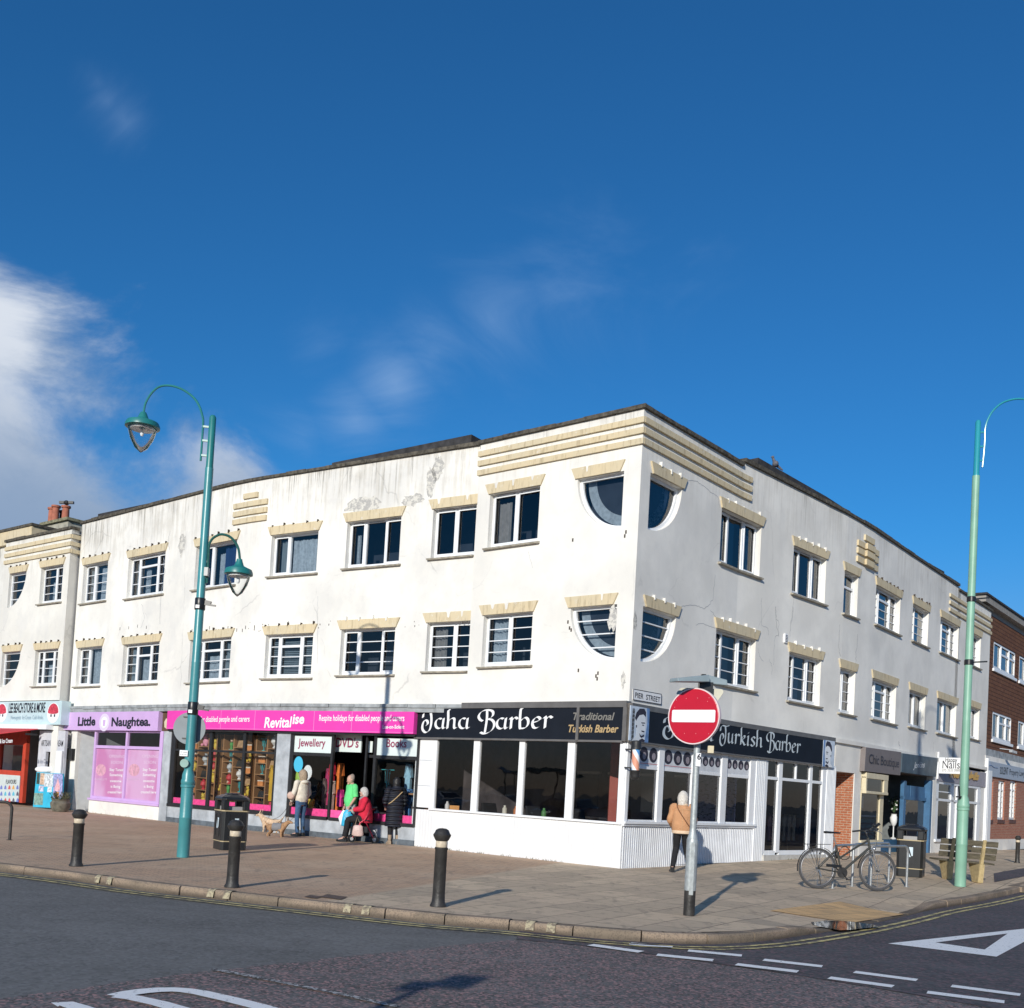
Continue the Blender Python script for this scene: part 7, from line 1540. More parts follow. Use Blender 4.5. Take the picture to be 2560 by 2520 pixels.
dsc(MB(), at_y(1701, 1735, Y+.02), .05, 0, .02, 16).build('clamp_disc', LAMPG, ns)
z6 = z(1897); stp = MB().box(b3_.x-.02, b3_.x+.048, b3_.y-.062, b3_.y-.045, z(1915), z(1882)).build('number_sticker', WPAINT, ns)
vs, fs = text2d('6', .03); MB().add([(b3_.x-.005+x*.11, b3_.y-.064, z(1898)+y*.11) for x, y in vs], fs).build('lettering', BLACKL, stp, fixn=False)
MB().box(b3_.x+.14, b3_.x+.22, b3_.y-.06, b3_.y-.02, z(1880), z(1862)).build('yellow_tag', CREAMP, ns)
# sign that stands behind the viewer and throws its shadow over the road
sh = ground(1062, 2468, ROADZ); hz_ = 3.1; k_ = hz_/math.tan(radians(SUN_EL)); bq = Vector((sh.x-cos(radians(SUN_AZ))*k_, sh.y-sin(radians(SUN_AZ))*k_, 0))
pp = thing('parking_sign_post', 'grey parking sign post standing behind the viewer, seen by its shadow on the road', 'road sign', (bq.x, bq.y, ROADZ)); MB().lathe([(.045, 0), (.04, hz_+.1)], 14, (bq.x, bq.y, ROADZ)).build('post', STEEL, pp, smooth=True)
MB().box(bq.x+.0, bq.x+.34, bq.y-.01, bq.y+.01, hz_-.12, hz_+.12).build('plate', SGB, pp); MB().box(bq.x-.2, bq.x+.0, bq.y-.01, bq.y+.01, hz_-.2, hz_-.02).build('plate', SGB, pp)

# wooden bench on concrete legs
pa_, pb_ = ground(2374, 2200), ground(2466, 2211); t_b = (pb_-pa_); t_b.z = 0
be = thing('park_bench', 'weathered wooden bench on yellowish concrete legs behind the mint lamp post', 'bench', tuple(pa_)); ln = t_b.length; tb_ = t_b.normalized(); fb2 = Vector((tb_.y, -tb_.x, 0)); fb2 = Vector((-.62, .78, 0)) if 0 else fb2*-1
# the seat points away from the kerb, towards the shops; the back is on the kerb side
fb2 = Vector((-tb_.y, tb_.x, 0)); fb2 = (fb2*.55-tb_*.83).normalized()
WOODB = M('weathered_grey_wood', (.115, .10, .068), .9, .35, 6, .3, 30, stretch=(1, 1, 4)); CONC = M('yellowish_concrete', (.50, .39, .20), .9, .2, 12, .3)
o0 = pa_-tb_*.25; ln += .5
def bp(s_, f_, z_): return o0+tb_*s_+fb2*f_+Vector((0, 0, z_))
for j in range(3):
    f0 = .10-.045*j-.0; z0 = .53+.15*j; MB().hexa([bp(0, f0, z0), bp(ln, f0, z0), bp(ln, f0+.035, z0), bp(0, f0+.035, z0), bp(0, f0-.02, z0+.125), bp(ln, f0-.02, z0+.125), bp(ln, f0+.015, z0+.125), bp(0, f0+.015, z0+.125)]).build('back_slat', WOODB, be, bevel=.006)
for j in range(4): MB().hexa([bp(0, .14+.13*j, .43), bp(ln, .14+.13*j, .43), bp(ln, .25+.13*j, .43), bp(0, .25+.13*j, .43), bp(0, .14+.13*j, .47), bp(ln, .14+.13*j, .47), bp(ln, .25+.13*j, .47), bp(0, .25+.13*j, .47)]).build('seat_slat', WOODB, be, bevel=.005)
for s_ in (.25, ln-.4): 
    MB().hexa([bp(s_, .12, 0), bp(s_+.13, .12, 0), bp(s_+.13, .42, 0), bp(s_, .42, 0), bp(s_, .06, .43), bp(s_+.13, .06, .43), bp(s_+.13, .64, .43), bp(s_, .64, .43)]).build('leg', CONC, be, bevel=.012); MB().hexa([bp(s_+.02, .06, .43), bp(s_+.09, .06, .43), bp(s_+.09, .14, .43), bp(s_+.02, .14, .43), bp(s_+.02, -.06, .98), bp(s_+.09, -.06, .98), bp(s_+.09, -.02, .98), bp(s_+.02, -.02, .98)]).build('back_support', CONC, be)
MB().box(bp(ln*.5, .02, .8).x-.03, bp(ln*.5, .02, .8).x+.03, bp(ln*.5, .0, .8).y-.06, bp(ln*.5, .0, .8).y-.04, .76, .80).build('plaque', BLACKF, be)

# bicycle
wr, wf_ = ground(2042.8, 2221.6), ground(2193, 2228); tbk = (wf_-wr); S_ = tbk.length/1.10; yawb = atan2(tbk.y, tbk.x)
bk = thing('bicycle', 'silver grey hybrid bicycle with rear rack and mudguards leaning on the cycle stands', 'bicycle', tuple(wr), yawb)
R_ = .345; TY = M('tyre_rubber_grey', (.06, .06, .062), .8, .15, 20); RIM = M('polished_rim', (.20, .20, .21), .5, .05, metal=.6); FRM = M('olive_grey_frame', (.10, .10, .085), .3, .15, 5, metal=.6); SIL = M('silver_parts', (.55, .56, .57), .25, .1, metal=.85)
def V(x, z, y=0): return Vector((x*S_, y*S_, z*S_))
def ringp(c, r, n=40): return [c+Vector((r*cos(2*pi*i/n), 0, r*sin(2*pi*i/n))) for i in range(n)]
def wheel(cx_):
    c = V(cx_, R_); o = MB().tube(ringp(c, (R_-.018)*S_), .019*S_, 8, closed=True).build('wheel', TY, bk, local=True, smooth=True)
    MB().tube(ringp(c, (R_-.048)*S_), .010*S_, 6, closed=True).build('rim', RIM, o, local=True, smooth=True)
    sp = MB()
    for i in range(28): a = 2*pi*i/28; sp.bar(c+Vector((.02*cos(a+.9), (.03 if i % 2 else -.03), .02*sin(a+.9))), c+Vector(((R_-.05)*S_*cos(a), 0, (R_-.05)*S_*sin(a))), .003)
    sp.build('spokes', SIL, o, local=True); MB().tube([c+Vector((0, -.05, 0)), c+Vector((0, .05, 0))], .02, 10).build('hub', BLK, o, local=True, smooth=True)
wheel(0); wheel(1.10)
BB = V(.43, .29); ST = V(.33, .76); SP = V(.27, .93); HT = V(.92, .86); HB = V(.955, .72); RA = V(0, R_); FA = V(1.10, R_)
fm = MB().tube([BB, HB+Vector((-.01, 0, .02))], .024, 10).tube([V(.375, .52), V(.68, .72), HT], .019, 10).tube([BB, ST], .018, 10).tube([HB-Vector((.0, 0, .03)), HT+Vector((-.005, 0, .05))], .022, 10)
for s_ in (-.045, .045): fm.tube([BB+Vector((0, s_*.6, 0)), RA+Vector((0, s_, 0))], .011, 8).tube([V(.34, .68, s_*.4), RA+Vector((0, s_, 0))], .010, 8)
fm.build('frame', FRM, bk, local=True, smooth=True)
MB().tube([V(.98, .70, .05), V(1.00, .62, .05), FA+Vector((0, .055, 0))], .016, 8).tube([V(.98, .70, -.05), V(1.00, .62, -.05), FA+Vector((0, -.055, 0))], .016, 8).tube([V(.985, .70, -.05), V(.985, .70, .05)], .018, 8).tube([HB, V(.975, .71)], .02, 8).build('fork', SIL, bk, local=True, smooth=True)
MB().tube([ST, SP], .013, 8).build('seat_post', SIL, bk, local=True, smooth=True); MB().hexa([V(.13, .945, -.08), V(.40, .95, -.015), V(.40, .95, .015), V(.13, .945, .08), V(.12, .985, -.07), V(.42, .975, -.012), V(.42, .975, .012), V(.12, .985, .07)]).build('saddle', BLKP, bk, local=True, bevel=.015)
hb = MB().tube([HT+Vector((0, 0, .04)), V(.86, 1.02), V(.93, 1.04)], .014, 8).tube([V(.86, 1.02, -.31), V(.93, 1.03, -.12), V(.94, 1.04, 0), V(.93, 1.03, .12), V(.86, 1.02, .31)], .012, 8); hb.build('handlebar', BLKP, bk, local=True, smooth=True)
for s_ in (-1, 1): MB().tube([V(.78, 1.01, s_*.31), V(.90, 1.03, s_*.26)], .018, 8).build('grip', BLKP, bk, local=True, smooth=True); MB().tube([V(.93, 1.03, s_*.2), V(1.02, 1.0, s_*.24), V(1.03, .97, s_*.26)], .007, 6).build('brake_lever', SIL, bk, local=True)
MB().lathe([(.005, 0), (.05, .03), (.05, .07)], 12, V(1.06, 1.02, .0)).ball(V(1.03, 1.12), .04).bar(V(.95, 1.03), V(1.12, 1.16), .05).build('phone_mount', BLKP, bk, local=True)
MB().tube([V(.96, .98), V(1.08, .90), V(1.04, .74), V(.98, .66)], .004, 6).tube([V(.95, .99, .1), V(1.10, .93, .06), V(1.07, .78), V(.9, .76)], .004, 6).build('cables', BLKP, bk, local=True)
MB().ball(V(1.03, .72), .035).build('headlight', SIL, bk, local=True, smooth=True)
for cx_, a0, a1 in ((0, 12, 190), (1.10, 50, 175)):
    c = V(cx_, R_); n = 20; mb = MB()
    for i in range(n+1):
        a = radians(a0+(a1-a0)*i/n)
        for s_ in (-.027, .027): mb.v.append(tuple(c+Vector(((R_+.02)*S_*cos(a), s_, (R_+.02)*S_*sin(a)))))
    mb.f = [(2*i, 2*i+1, 2*i+3, 2*i+2) for i in range(n)]; mb.build('mudguard', BLKP, bk, local=True, fixn=False)
MB().tube([V(-.25, .745, -.06), V(.20, .76, -.06)], .007, 6).tube([V(-.25, .745, .06), V(.20, .76, .06)], .007, 6).bar(V(-.25, .745, -.06), V(-.25, .745, .06), .012).bar(V(-.1, .75, -.06), V(-.1, .75, .06), .01).tube([V(-.17, .75, .06), RA+Vector((0, .06, 0)), V(.02, .755, .06)], .006, 6).tube([V(-.17, .75, -.06), RA+Vector((0, -.06, 0)), V(.02, .755, -.06)], .006, 6).tube([V(-.08, .75, -.06), RA+Vector((0, -.06, 0))], .005, 6).build('luggage_rack', BLKP, bk, local=True)
MB().lathe([(.105, -.006), (.105, .006)], 30).build('chainring', BLK, bk, local=True)
cg = [o for o in bpy.data.objects if o.parent == bk and o.name.startswith('chainring')][0]; cg.rotation_euler = (pi/2, 0, 0); cg.location = BB+Vector((0, -.05, 0)); 
MB().tube([BB+Vector((0, -.06, 0)), BB+Vector((.10, -.07, -.13))], .012, 8).bar(BB+Vector((.10, -.06, -.13)), BB+Vector((.10, -.17, -.13)), .06, .02).tube([BB+Vector((0, .06, 0)), BB+Vector((-.10, .07, .13))], .012, 8).bar(BB+Vector((-.10, .06, .13)), BB+Vector((-.10, .16, .13)), .06, .02).build('crank', BLKP, bk, local=True)
MB().tube([BB+Vector((0, -.05, .10)), RA+Vector((0, -.05, .045))], .005, 6).tube([BB+Vector((0, -.05, -.10)), RA+Vector((.03, -.05, -.13)), RA+Vector((-.02, -.05, -.05))], .005, 6).build('chain', BLK, bk, local=True); MB().bar(BB+Vector((-.02, -.06, .12)), RA+Vector((.15, -.06, .07)), .012, .05).build('chain_guard', BLKP, bk, local=True); MB().bar(RA+Vector((0, -.05, -.03)), RA+Vector((.05, -.05, -.16)), .03, .03).build('derailleur', SIL, bk, local=True)
MB().tube([V(.05, .30, .05), V(.15, .02, .16)], .009, 6).build('kick_stand', BLKP, bk, local=True)
bk.rotation_euler = (radians(-3), 0, yawb)
MB().ball(V(.36, .60, .03), (.035, .035, .09)).build('bottle', BLKP, bk, local=True, smooth=True)
q = wr+Matrix.Rotation(yawb, 3, 'Z') @ V(.52, .62, .1); lk = thing('bicycle_lock', 'coiled black cable lock hanging on the stand behind the bicycle frame', 'bike lock', tuple(q))
MB().tube([q+Vector((.11*cos(a), .02*sin(2*a), .13*sin(a))) for a in [2*pi*i/20 for i in range(20)]], .009, 6, closed=True).build('cable', BLKP, lk, smooth=True)

# stone planter by the beach store
q = ground(150, 2029); pt = thing('stone_planter', 'squat grey stone planter with dry stems beside the blue advert panel', 'planter', tuple(q)); r = random.Random(9)
MB().lathe([(.22, 0), (.30, .12), (.33, .28), (.27, .36), (.31, .42), (.24, .42), (.2, .38)], 14, q).build('pot', M('mossy_stone', (.14, .13, .10), .95, .4, 8, .5), pt, smooth=True)
mb = MB()
for i in range(90): a = r.uniform(0, 6.28); h = r.uniform(.05, .28); p = q+Vector((cos(a)*r.uniform(.05, .36), sin(a)*.3, .38+h)); mb.bar(q+Vector((cos(a)*.15, sin(a)*.15, .36)), p, .01, .01); n_r = Vector((r.uniform(-1, 1), r.uniform(-1, 1), r.uniform(-1, 1))).normalized(); t3 = n_r.orthogonal().normalized(); mb.add([p-n_r*.04, p+t3*.02, p+n_r*.04, p-t3*.02], [(0, 1, 2, 3)])
mb.build('dry_foliage', M('dry_plant', (.10, .10, .05), .9, .5, 9), pt, fixn=False)
# weeds along the wall foot
mb = MB()
for i in range(260):
    if i < 120: p = FBL.P(r.uniform(1.5, 6.5), 0, .04+r.uniform(0, .04))
    elif i < 180: p = FWL.P(r.uniform(12, 18), 0, .05+r.uniform(0, .1))
    else: p = FR.P(r.uniform(6.6, 20), 0, .12+r.uniform(0, .1))
    p.z = zg(p.x, p.y); h = r.uniform(.02, .07); a = r.uniform(0, 6.28); mb.add([p, p+Vector((cos(a)*.012, sin(a)*.012, 0)), p+Vector((cos(a)*.03, sin(a)*.03, h))], [(0, 1, 2)])
tag(mb.build('wall_foot_weeds', M('moss_green', (.10, .11, .04), .9, .4), None, fixn=False), 'scattered small weeds growing at the foot of the shop walls', 'weeds', kind='stuff')
# seagull chick / pigeon on the right-hand parapet
u, zz_ = FR.uz(1938, 1172, -.9); q = FR.P(u, zz_-.02, -.9); pg = thing('pigeon', 'dark grey pigeon perched on the roof edge of the right wing', 'pigeon', tuple(q))
PGM = M('pigeon_grey', (.13, .13, .15), .8, .3, 20)
body = MB().ball(q+Vector((0, 0, .16)), (.09, .12, .09)).tube([q+Vector((-.04, -.04, .2)), q+Vector((-.09, -.06, .30))], [.05, .035], 8).ball(q+Vector((-.1, -.065, .33)), .042).tube([q+Vector((.05, .05, .14)), q+Vector((.24, .1, .02))], [.05, .02], 8).tube([q+Vector((-.12, -.075, .33)), q+Vector((-.17, -.09, .32))], [.014, .004], 6)
for s_ in (-.03, .03): body.tube([q+Vector((s_, 0, .09)), q+Vector((s_, 0, 0))], .009, 6)
body.build('body', PGM, pg, smooth=True)

# ------------------------------------------------------------------ people and dogs
def skin(verts, edges, rad, sub=1):
    me = bpy.data.meshes.new('t'); me.from_pydata([tuple(v) for v in verts], edges, []); o = bpy.data.objects.new('t', me); COL.objects.link(o)
    sk = o.modifiers.new('s', 'SKIN'); sk.use_smooth_shade = True
    for i, r_ in enumerate(rad):
        sv = me.skin_vertices[0].data[i]; sv.radius = r_ if isinstance(r_, tuple) else (r_, r_); sv.use_root = (i == 0)
    if sub: ss_ = o.modifiers.new('u', 'SUBSURF'); ss_.levels = sub; ss_.render_levels = sub
    dg = bpy.context.evaluated_depsgraph_get(); ev = bpy.data.meshes.new_from_object(o.evaluated_get(dg))
    vs = [tuple(v.co) for v in ev.vertices]; fs = [tuple(p.vertices) for p in ev.polygons]; bpy.data.objects.remove(o); bpy.data.meshes.remove(me); bpy.data.meshes.remove(ev); return vs, fs
def loft(mb, rings, n=20, cap=True):         # (x, y, z, rx, ry[, twist])
    vs = [(c[0]+c[3]*cos(2*pi*k/n), c[1]+c[4]*sin(2*pi*k/n), c[2]) for c in rings for k in range(n)]
    fs = [(i*n+k, i*n+(k+1) % n, (i+1)*n+(k+1) % n, (i+1)*n+k) for i in range(len(rings)-1) for k in range(n)]
    if cap: fs += [tuple(range(n))[::-1], tuple(range((len(rings)-1)*n, len(rings)*n))]
    return mb.add(vs, fs)
FLESH = M('skin', (.55, .33, .25), .6, .08, 20)
def hand(mb, w_, d, side):
    w_ = Vector(w_); d = Vector(d).normalized(); a = Vector((0, 0, 1)) if abs(d.z) < .8 else Vector((0, 1, 0)); s_ = d.cross(a).normalized(); nrm = s_.cross(d)
    c = w_+d*.05; mb.hexa([w_-s_*.025-nrm*.012, w_+s_*.025-nrm*.012, c+d*.03+s_*.04-nrm*.012, c+d*.03-s_*.04-nrm*.012, w_-s_*.025+nrm*.012, w_+s_*.025+nrm*.012, c+d*.03+s_*.04+nrm*.012, c+d*.03-s_*.04+nrm*.012])
    for k, (o_, l) in enumerate(((-.031, .062), (-.011, .075), (.010, .07), (.030, .055))):
        p = c+d*.025+s_*o_; mb.tube([p, p+d*l*.5-nrm*.008, p+d*l*.85-nrm*.028], [.009, .0085, .006], 6)
    p = w_+d*.02+s_*.03*side; mb.tube([p, p+(d*.6+s_*side*.8)*.035, p+(d*1.1+s_*side*.8)*.055-nrm*.01], [.011, .0095, .007], 6)
def face(mb, hc, f, up, r_):
    """ears, nose, brow and lips added to the skull"""
    s_ = f.cross(up).normalized(); mb.tube([hc+f*r_*.80+up*.022, hc+f*r_*1.14-up*.012, hc+f*r_*.86-up*.024], [.008, .017, .010], 6)
    for k in (-1, 1): mb.ball(hc+s_*k*r_*.86-up*.008, (.016, .022, .03), 8, 6)
    mb.ball(hc+f*r_*.80-up*.056, (.026, .026, .009), 8, 5); mb.ball(hc+f*r_*.62-up*.092, (.034, .034, .028), 8, 6)
def person(label, base, yaw, H, clothes, J=None, hair=None, headdir=0, headpitch=0):
    e = thing('person', label, 'person', tuple(base), yaw); s_ = H/1.7
    D = dict(hip=(0, 0, .92), waist=(0, 0, 1.05), chest=(0, .0, 1.28), neck=(0, -.01, 1.44), head=(0, .015, 1.59), shL=(-.18, 0, 1.39), shR=(.18, 0, 1.39), elL=(-.23, -.03, 1.12), elR=(.23, -.03, 1.12), wrL=(-.24, .06, .87), wrR=(.24, .06, .87),
             hpL=(-.09, 0, .88), hpR=(.09, 0, .88), knL=(-.10, .02, .48), knR=(.10, .02, .48), anL=(-.10, -.02, .08), anR=(.10, -.02, .08), toL=(-.11, .16, .03), toR=(.11, .16, .03))
    D.update(J or {}); P_ = {k: Vector(v)*s_ for k, v in D.items()}
    names = ['hip', 'waist', 'chest', 'neck', 'head', 'shL', 'shR', 'elL', 'elR', 'wrL', 'wrR', 'hpL', 'hpR', 'knL', 'knR', 'anL', 'anR', 'toL', 'toR']
    rr = dict(hip=.12, waist=.11, chest=.13, neck=.052, head=.06, shL=.055, shR=.055, elL=.042, elR=.042, wrL=.028, wrR=.028, hpL=.085, hpR=.085, knL=.058, knR=.058, anL=.038, anR=.038, toL=.03, toR=.03)
    ed = [('hip', 'waist'), ('waist', 'chest'), ('chest', 'neck'), ('neck', 'head'), ('chest', 'shL'), ('chest', 'shR'), ('shL', 'elL'), ('shR', 'elR'), ('elL', 'wrL'), ('elR', 'wrR'), ('hip', 'hpL'), ('hip', 'hpR'), ('hpL', 'knL'), ('hpR', 'knR'), ('knL', 'anL'), ('knR', 'anR'), ('anL', 'toL'), ('anR', 'toR')]
    vs, fs = skin([P_[n] for n in names], [(names.index(a), names.index(b)) for a, b in ed], [rr[n]*s_ for n in names]); mb = MB().add(vs, fs)
    f = Vector((-sin(headdir), cos(headdir), -sin(headpitch))).normalized(); hc = P_['head']; up = Vector((0, 0, 1)); mb.ball(hc, (.080*s_, .098*s_, .115*s_), 18, 14); face(mb, hc, f, up, .095*s_)
    for sd, k in (('L', -1), ('R', 1)): hand(mb, P_['wr'+sd], P_['wr'+sd]-P_['el'+sd], -k)
    body = mb.build('body', FLESH, e, local=True, smooth=True)
    s3 = f.cross(up).normalized(); eb = MB()
    for k in (-1, 1): eb.ball(hc+f*.084*s_+s3*k*.032*s_+up*.012*s_, .010, 8, 6)
    eb.build('eyes', BLACKL, body, local=True)
    return e, P_, s_, f, hc
def sleeve(mb, P_, sd, r0, r1, r2, wr=True):
    a, b, c = P_['sh'+sd], P_['el'+sd], P_['wr'+sd]; m1 = a.lerp(b, .5); m2 = b.lerp(c, .5); out = Vector((-.02 if sd == 'L' else .02, 0, .0))
    pts = [a+Vector((.05 if sd == 'L' else -.05, 0, .02)), a+out, m1, b]; rad = [r0*.8, r0, (r0+r1)/2, r1*1.05]
    if wr: pts += [m2, b.lerp(c, .92)]; rad += [(r1+r2)/2, r2]
    mb.tube(catmull(pts, 4), [rad[min(len(rad)-1, i//4)]+(rad[min(len(rad)-1, i//4+1)]-rad[min(len(rad)-1, i//4)])*((i % 4)/4) for i in range(4*(len(pts)-1)+1)], 12)
def leg(mb, P_, sd, r0, r1, r2, to=.96):
    a, b, c = P_['hp'+sd], P_['kn'+sd], P_['an'+sd]; pts = [a+Vector((0, 0, .08)), a, a.lerp(b, .5), b, b.lerp(c, .5), b.lerp(c, to)]; rad = [r0, r0, (r0*.6+r1*.4), r1, (r1+r2)/2, r2]
    mb.tube(catmull(pts, 3), [rad[min(5, i//3)]+(rad[min(5, i//3+1)]-rad[min(5, i//3)])*((i % 3)/3) for i in range(3*5+1)], 12)
def shoes(e, P_, mat, boot=0):
    for sd in 'LR':
        a, t = P_['an'+sd], P_['to'+sd]; d = (t-a); d.z = 0; d.normalize(); s_ = Vector((-d.y, d.x, 0)); z = min(a.z, t.z)-.03 if a.z < .2 else t.z-.03
        z = max(z, 0) if a.z > .05 else 0
        h = a-d*.055; mb = MB(); mb.hexa([Vector((h.x, h.y, z))-s_*.035, Vector((t.x, t.y, z))-s_*.04, Vector((t.x, t.y, z))+s_*.04, Vector((h.x, h.y, z))+s_*.035, Vector((h.x, h.y, z+.085))-s_*.032, Vector((t.x, t.y, z+.045))-s_*.032, Vector((t.x, t.y, z+.045))+s_*.032, Vector((h.x, h.y, z+.085))+s_*.032])
        mb.ball(Vector((t.x, t.y, z+.026)), (.045, .045, .026), 10, 6); mb.tube([Vector((a.x, a.y, z+.04)), Vector((a.x, a.y, z+.11+boot))], [.047, .05], 12); mb.build('shoe', mat, e, local=True, smooth=True)
def hair_cap(hc, f, s_, mat, e, ln=.0, vol=1.0, bald=False):
    mb = MB(); n = 20; m_ = 12; r0 = Vector((.092*vol, .110*vol, .128*vol))*s_; up = Vector((0, 0, 1)); s3 = f.cross(up).normalized(); rn = random.Random(3)
    vs = []; 
    for i in range(m_+1):
        for k in range(n):
            th = pi*i/m_*.70; ph = 2*pi*k/n; d = s3*(sin(th)*cos(ph))*r0.x+f*(sin(th)*sin(ph))*r0.y*.98-f*.012+up*cos(th)*r0.z
            front = max(0, sin(ph)); 
            if i > 5: d = d*(1-.35*front*(i-5)/7)+up*(.05*front*(i-5)/7)
            if ln and i > 8: d -= up*ln*(i-8)/4*(1-front)
            vs.append(hc+d*(1+rn.uniform(-.025, .03)))
    fs = [(i*n+k, i*n+(k+1) % n, (i+1)*n+(k+1) % n, (i+1)*n+k) for i in range(m_) for k in range(n)]; mb.add(vs, fs); return mb.build('hair', mat, e, local=True, smooth=True)
def cloth(name, c, rough=.9, var=.12, sc=9): 
    return M(name, c, rough, var, sc, .9, 13)

# 1. woman in the tan jacket walking away by the no-entry post
tq = ground(1699, 2180)
e, P_, s_, f, hc = person('white-haired woman in a tan suede jacket and black trousers walking away past the barber windows', tq, radians(-8), 1.71, 0, J=dict(knL=(-.10, .10, .50), anL=(-.16, -.16, .09), toL=(-.19, .0, .03), knR=(.12, .18, .50), anR=(.22, .22, .09), toR=(.25, .38, .03), elL=(-.26, .02, 1.12), wrL=(-.20, .22, .98), elR=(.26, .04, 1.12), wrR=(.22, .24, .98), hpL=(-.085, 0, .88), hpR=(.085, 0, .88)), headdir=radians(-15))
hair_cap(hc, f, s_, cloth('white_hair', (.62, .58, .52), .8, .2, 30), e, .05, 1.3)
TANJ = cloth('tan_suede', (.50, .26, .13)); mb = MB(); loft(mb, [(0, 0, .86*s_, .20, .14), (0, 0, .92*s_, .215, .155), (0, 0, 1.02*s_, .225, .165), (0, -.01, 1.16*s_, .225, .165), (0, -.01, 1.30*s_, .22, .155), (0, -.01, 1.39*s_, .185, .13), (0, -.01, 1.44*s_, .10, .09), (0, 0, 1.48*s_, .075, .075)])
for sd in 'LR': sleeve(mb, P_, sd, .085, .07, .055)
mb.build('jacket', TANJ, e, local=True, smooth=True); loft(MB(), [(0, 0, .83*s_, .205, .145), (0, 0, .86*s_, .215, .155), (0, 0, .895*s_, .212, .152)]).build('fleece_trim', cloth('cream_fleece', (.70, .52, .36)), e, local=True, smooth=True); loft(MB(), [(0, -.01, 1.44*s_, .115, .10), (0, -.01, 1.475*s_, .11, .10), (0, -.005, 1.50*s_, .085, .085)]).build('collar', MC['cream_fleece'], e, local=True, smooth=True)
mb = MB(); loft(mb, [(0, 0, .80*s_, .15, .12), (0, 0, .9*s_, .17, .13), (0, 0, .95*s_, .16, .12)])
for sd in 'LR': leg(mb, P_, sd, .095, .07, .055)
BLKC = cloth('black_cloth', (.012, .012, .014)); mb.build('trousers', BLKC, e, local=True, smooth=True); shoes(e, P_, BLKP)
mb = MB(); mb.tube(catmull([(-.13, -.12, 1.43*s_), (-.08, -.18, 1.32*s_), (.06, -.185, 1.12*s_), (.17, -.15, .98*s_), (.21, -.08, .93*s_)], 5), .011, 6).build('bag_strap', M('brown_leather', (.16, .065, .03), .5, .1), e, local=True)
mb = MB().tube([(0, -.170, .92*s_), (0, -.178, 1.2*s_), (0, -.165, 1.36*s_)], .005, 5).tube([(-.15, -.13, 1.34*s_), (0, -.165, 1.355*s_), (.15, -.13, 1.34*s_)], .005, 5); mb.build('seam', M('pale_tan_seam', (.62, .40, .22), .8, 0), e, local=True)
# 2. woman in the cream hoodie looking into the window
e, P_, s_, f, hc = person('woman in a cream hoodie and blue jeans with dog leads looking into the jewellery window', ground(748, 2090.5), radians(55), 1.76, 0, J=dict(elL=(-.27, .02, 1.12), wrL=(-.18, .18, .90), elR=(.25, .0, 1.12), wrR=(.20, .18, .90)), headdir=radians(10))
hair_cap(hc, f, s_, cloth('ash_blonde_hair', (.34, .26, .18), .8, .25, 30), e, .03, 1.25)
mb = MB(); loft(mb, [(0, 0, .90*s_, .17, .13), (0, 0, .96*s_, .20, .15), (0, .0, 1.05*s_, .205, .155), (0, 0, 1.2*s_, .20, .15), (0, 0, 1.32*s_, .20, .14), (0, 0, 1.40*s_, .17, .12), (0, -.01, 1.45*s_, .10, .09)])
for sd in 'LR': sleeve(mb, P_, sd, .078, .062, .048)
mb.build('hoodie', cloth('cream_fleece_hoodie', (.66, .60, .50)), e, local=True, smooth=True); MB().ball((0, -.10, 1.42*s_), (.13, .09, .06)).build('hood', MC['cream_fleece_hoodie'], e, local=True, smooth=True)
mb = MB(); loft(mb, [(0, 0, .82*s_, .15, .12), (0, 0, .92*s_, .165, .13)]); [leg(mb, P_, sd, .092, .065, .055) for sd in 'LR']; mb.build('jeans', cloth('blue_denim', (.045, .10, .19), .9, .3, 14), e, local=True, smooth=True); shoes(e, P_, BLKP, .16)
MB().ball((-.30, .10, 1.05*s_), (.09, .12, .11)).build('shoulder_bag', cloth('dusty_pink_bag', (.60, .42, .34)), e, local=True, smooth=True)
LH = Matrix.Rotation(radians(55), 3, 'Z') @ P_['wrL']+e.location
# 3. man in the bright green polo shirt
e, P_, s_, f, hc = person('grey-haired man in a bright green polo shirt standing behind the seated woman, looking down', ground(872, 2101), radians(120), 1.73, 0, J=dict(head=(0, .05, 1.585), elL=(-.24, -.02, 1.13), wrL=(-.22, .12, .90), elR=(.24, .0, 1.12), wrR=(.21, .10, .88)), headdir=radians(0), headpitch=.5)
hair_cap(hc, f, s_, cloth('thin_grey_hair', (.32, .25, .20), .8, .2, 30), e, 0, 1.0)
mb = MB(); loft(mb, [(0, 0, .88*s_, .175, .145), (0, .01, .96*s_, .19, .165), (0, .02, 1.06*s_, .19, .175), (0, .01, 1.2*s_, .19, .16), (0, 0, 1.34*s_, .20, .14), (0, 0, 1.41*s_, .17, .115), (0, -.005, 1.46*s_, .085, .08)]); [sleeve(mb, P_, sd, .082, .074, .0, False) for sd in 'LR']
mb.build('polo_shirt', cloth('bright_green_cotton', (.13, .66, .22), .9, .08), e, local=True, smooth=True); mb = MB(); loft(mb, [(0, 0, .80*s_, .15, .13), (0, 0, .9*s_, .165, .14)]); [leg(mb, P_, sd, .10, .08, .075) for sd in 'LR']; mb.build('trousers', cloth('pale_grey_cotton', (.42, .43, .42)), e, local=True, smooth=True); shoes(e, P_, BLKP)
hq = Matrix.Rotation(radians(120), 3, 'Z') @ (P_['wrL']+Vector((0, .05, -.12)))+e.location; cb3 = thing('carrier_bag', 'cyan and white plastic carrier bag held by the man in the green shirt', 'carrier bag', (hq.x, hq.y, hq.z-.42)); 
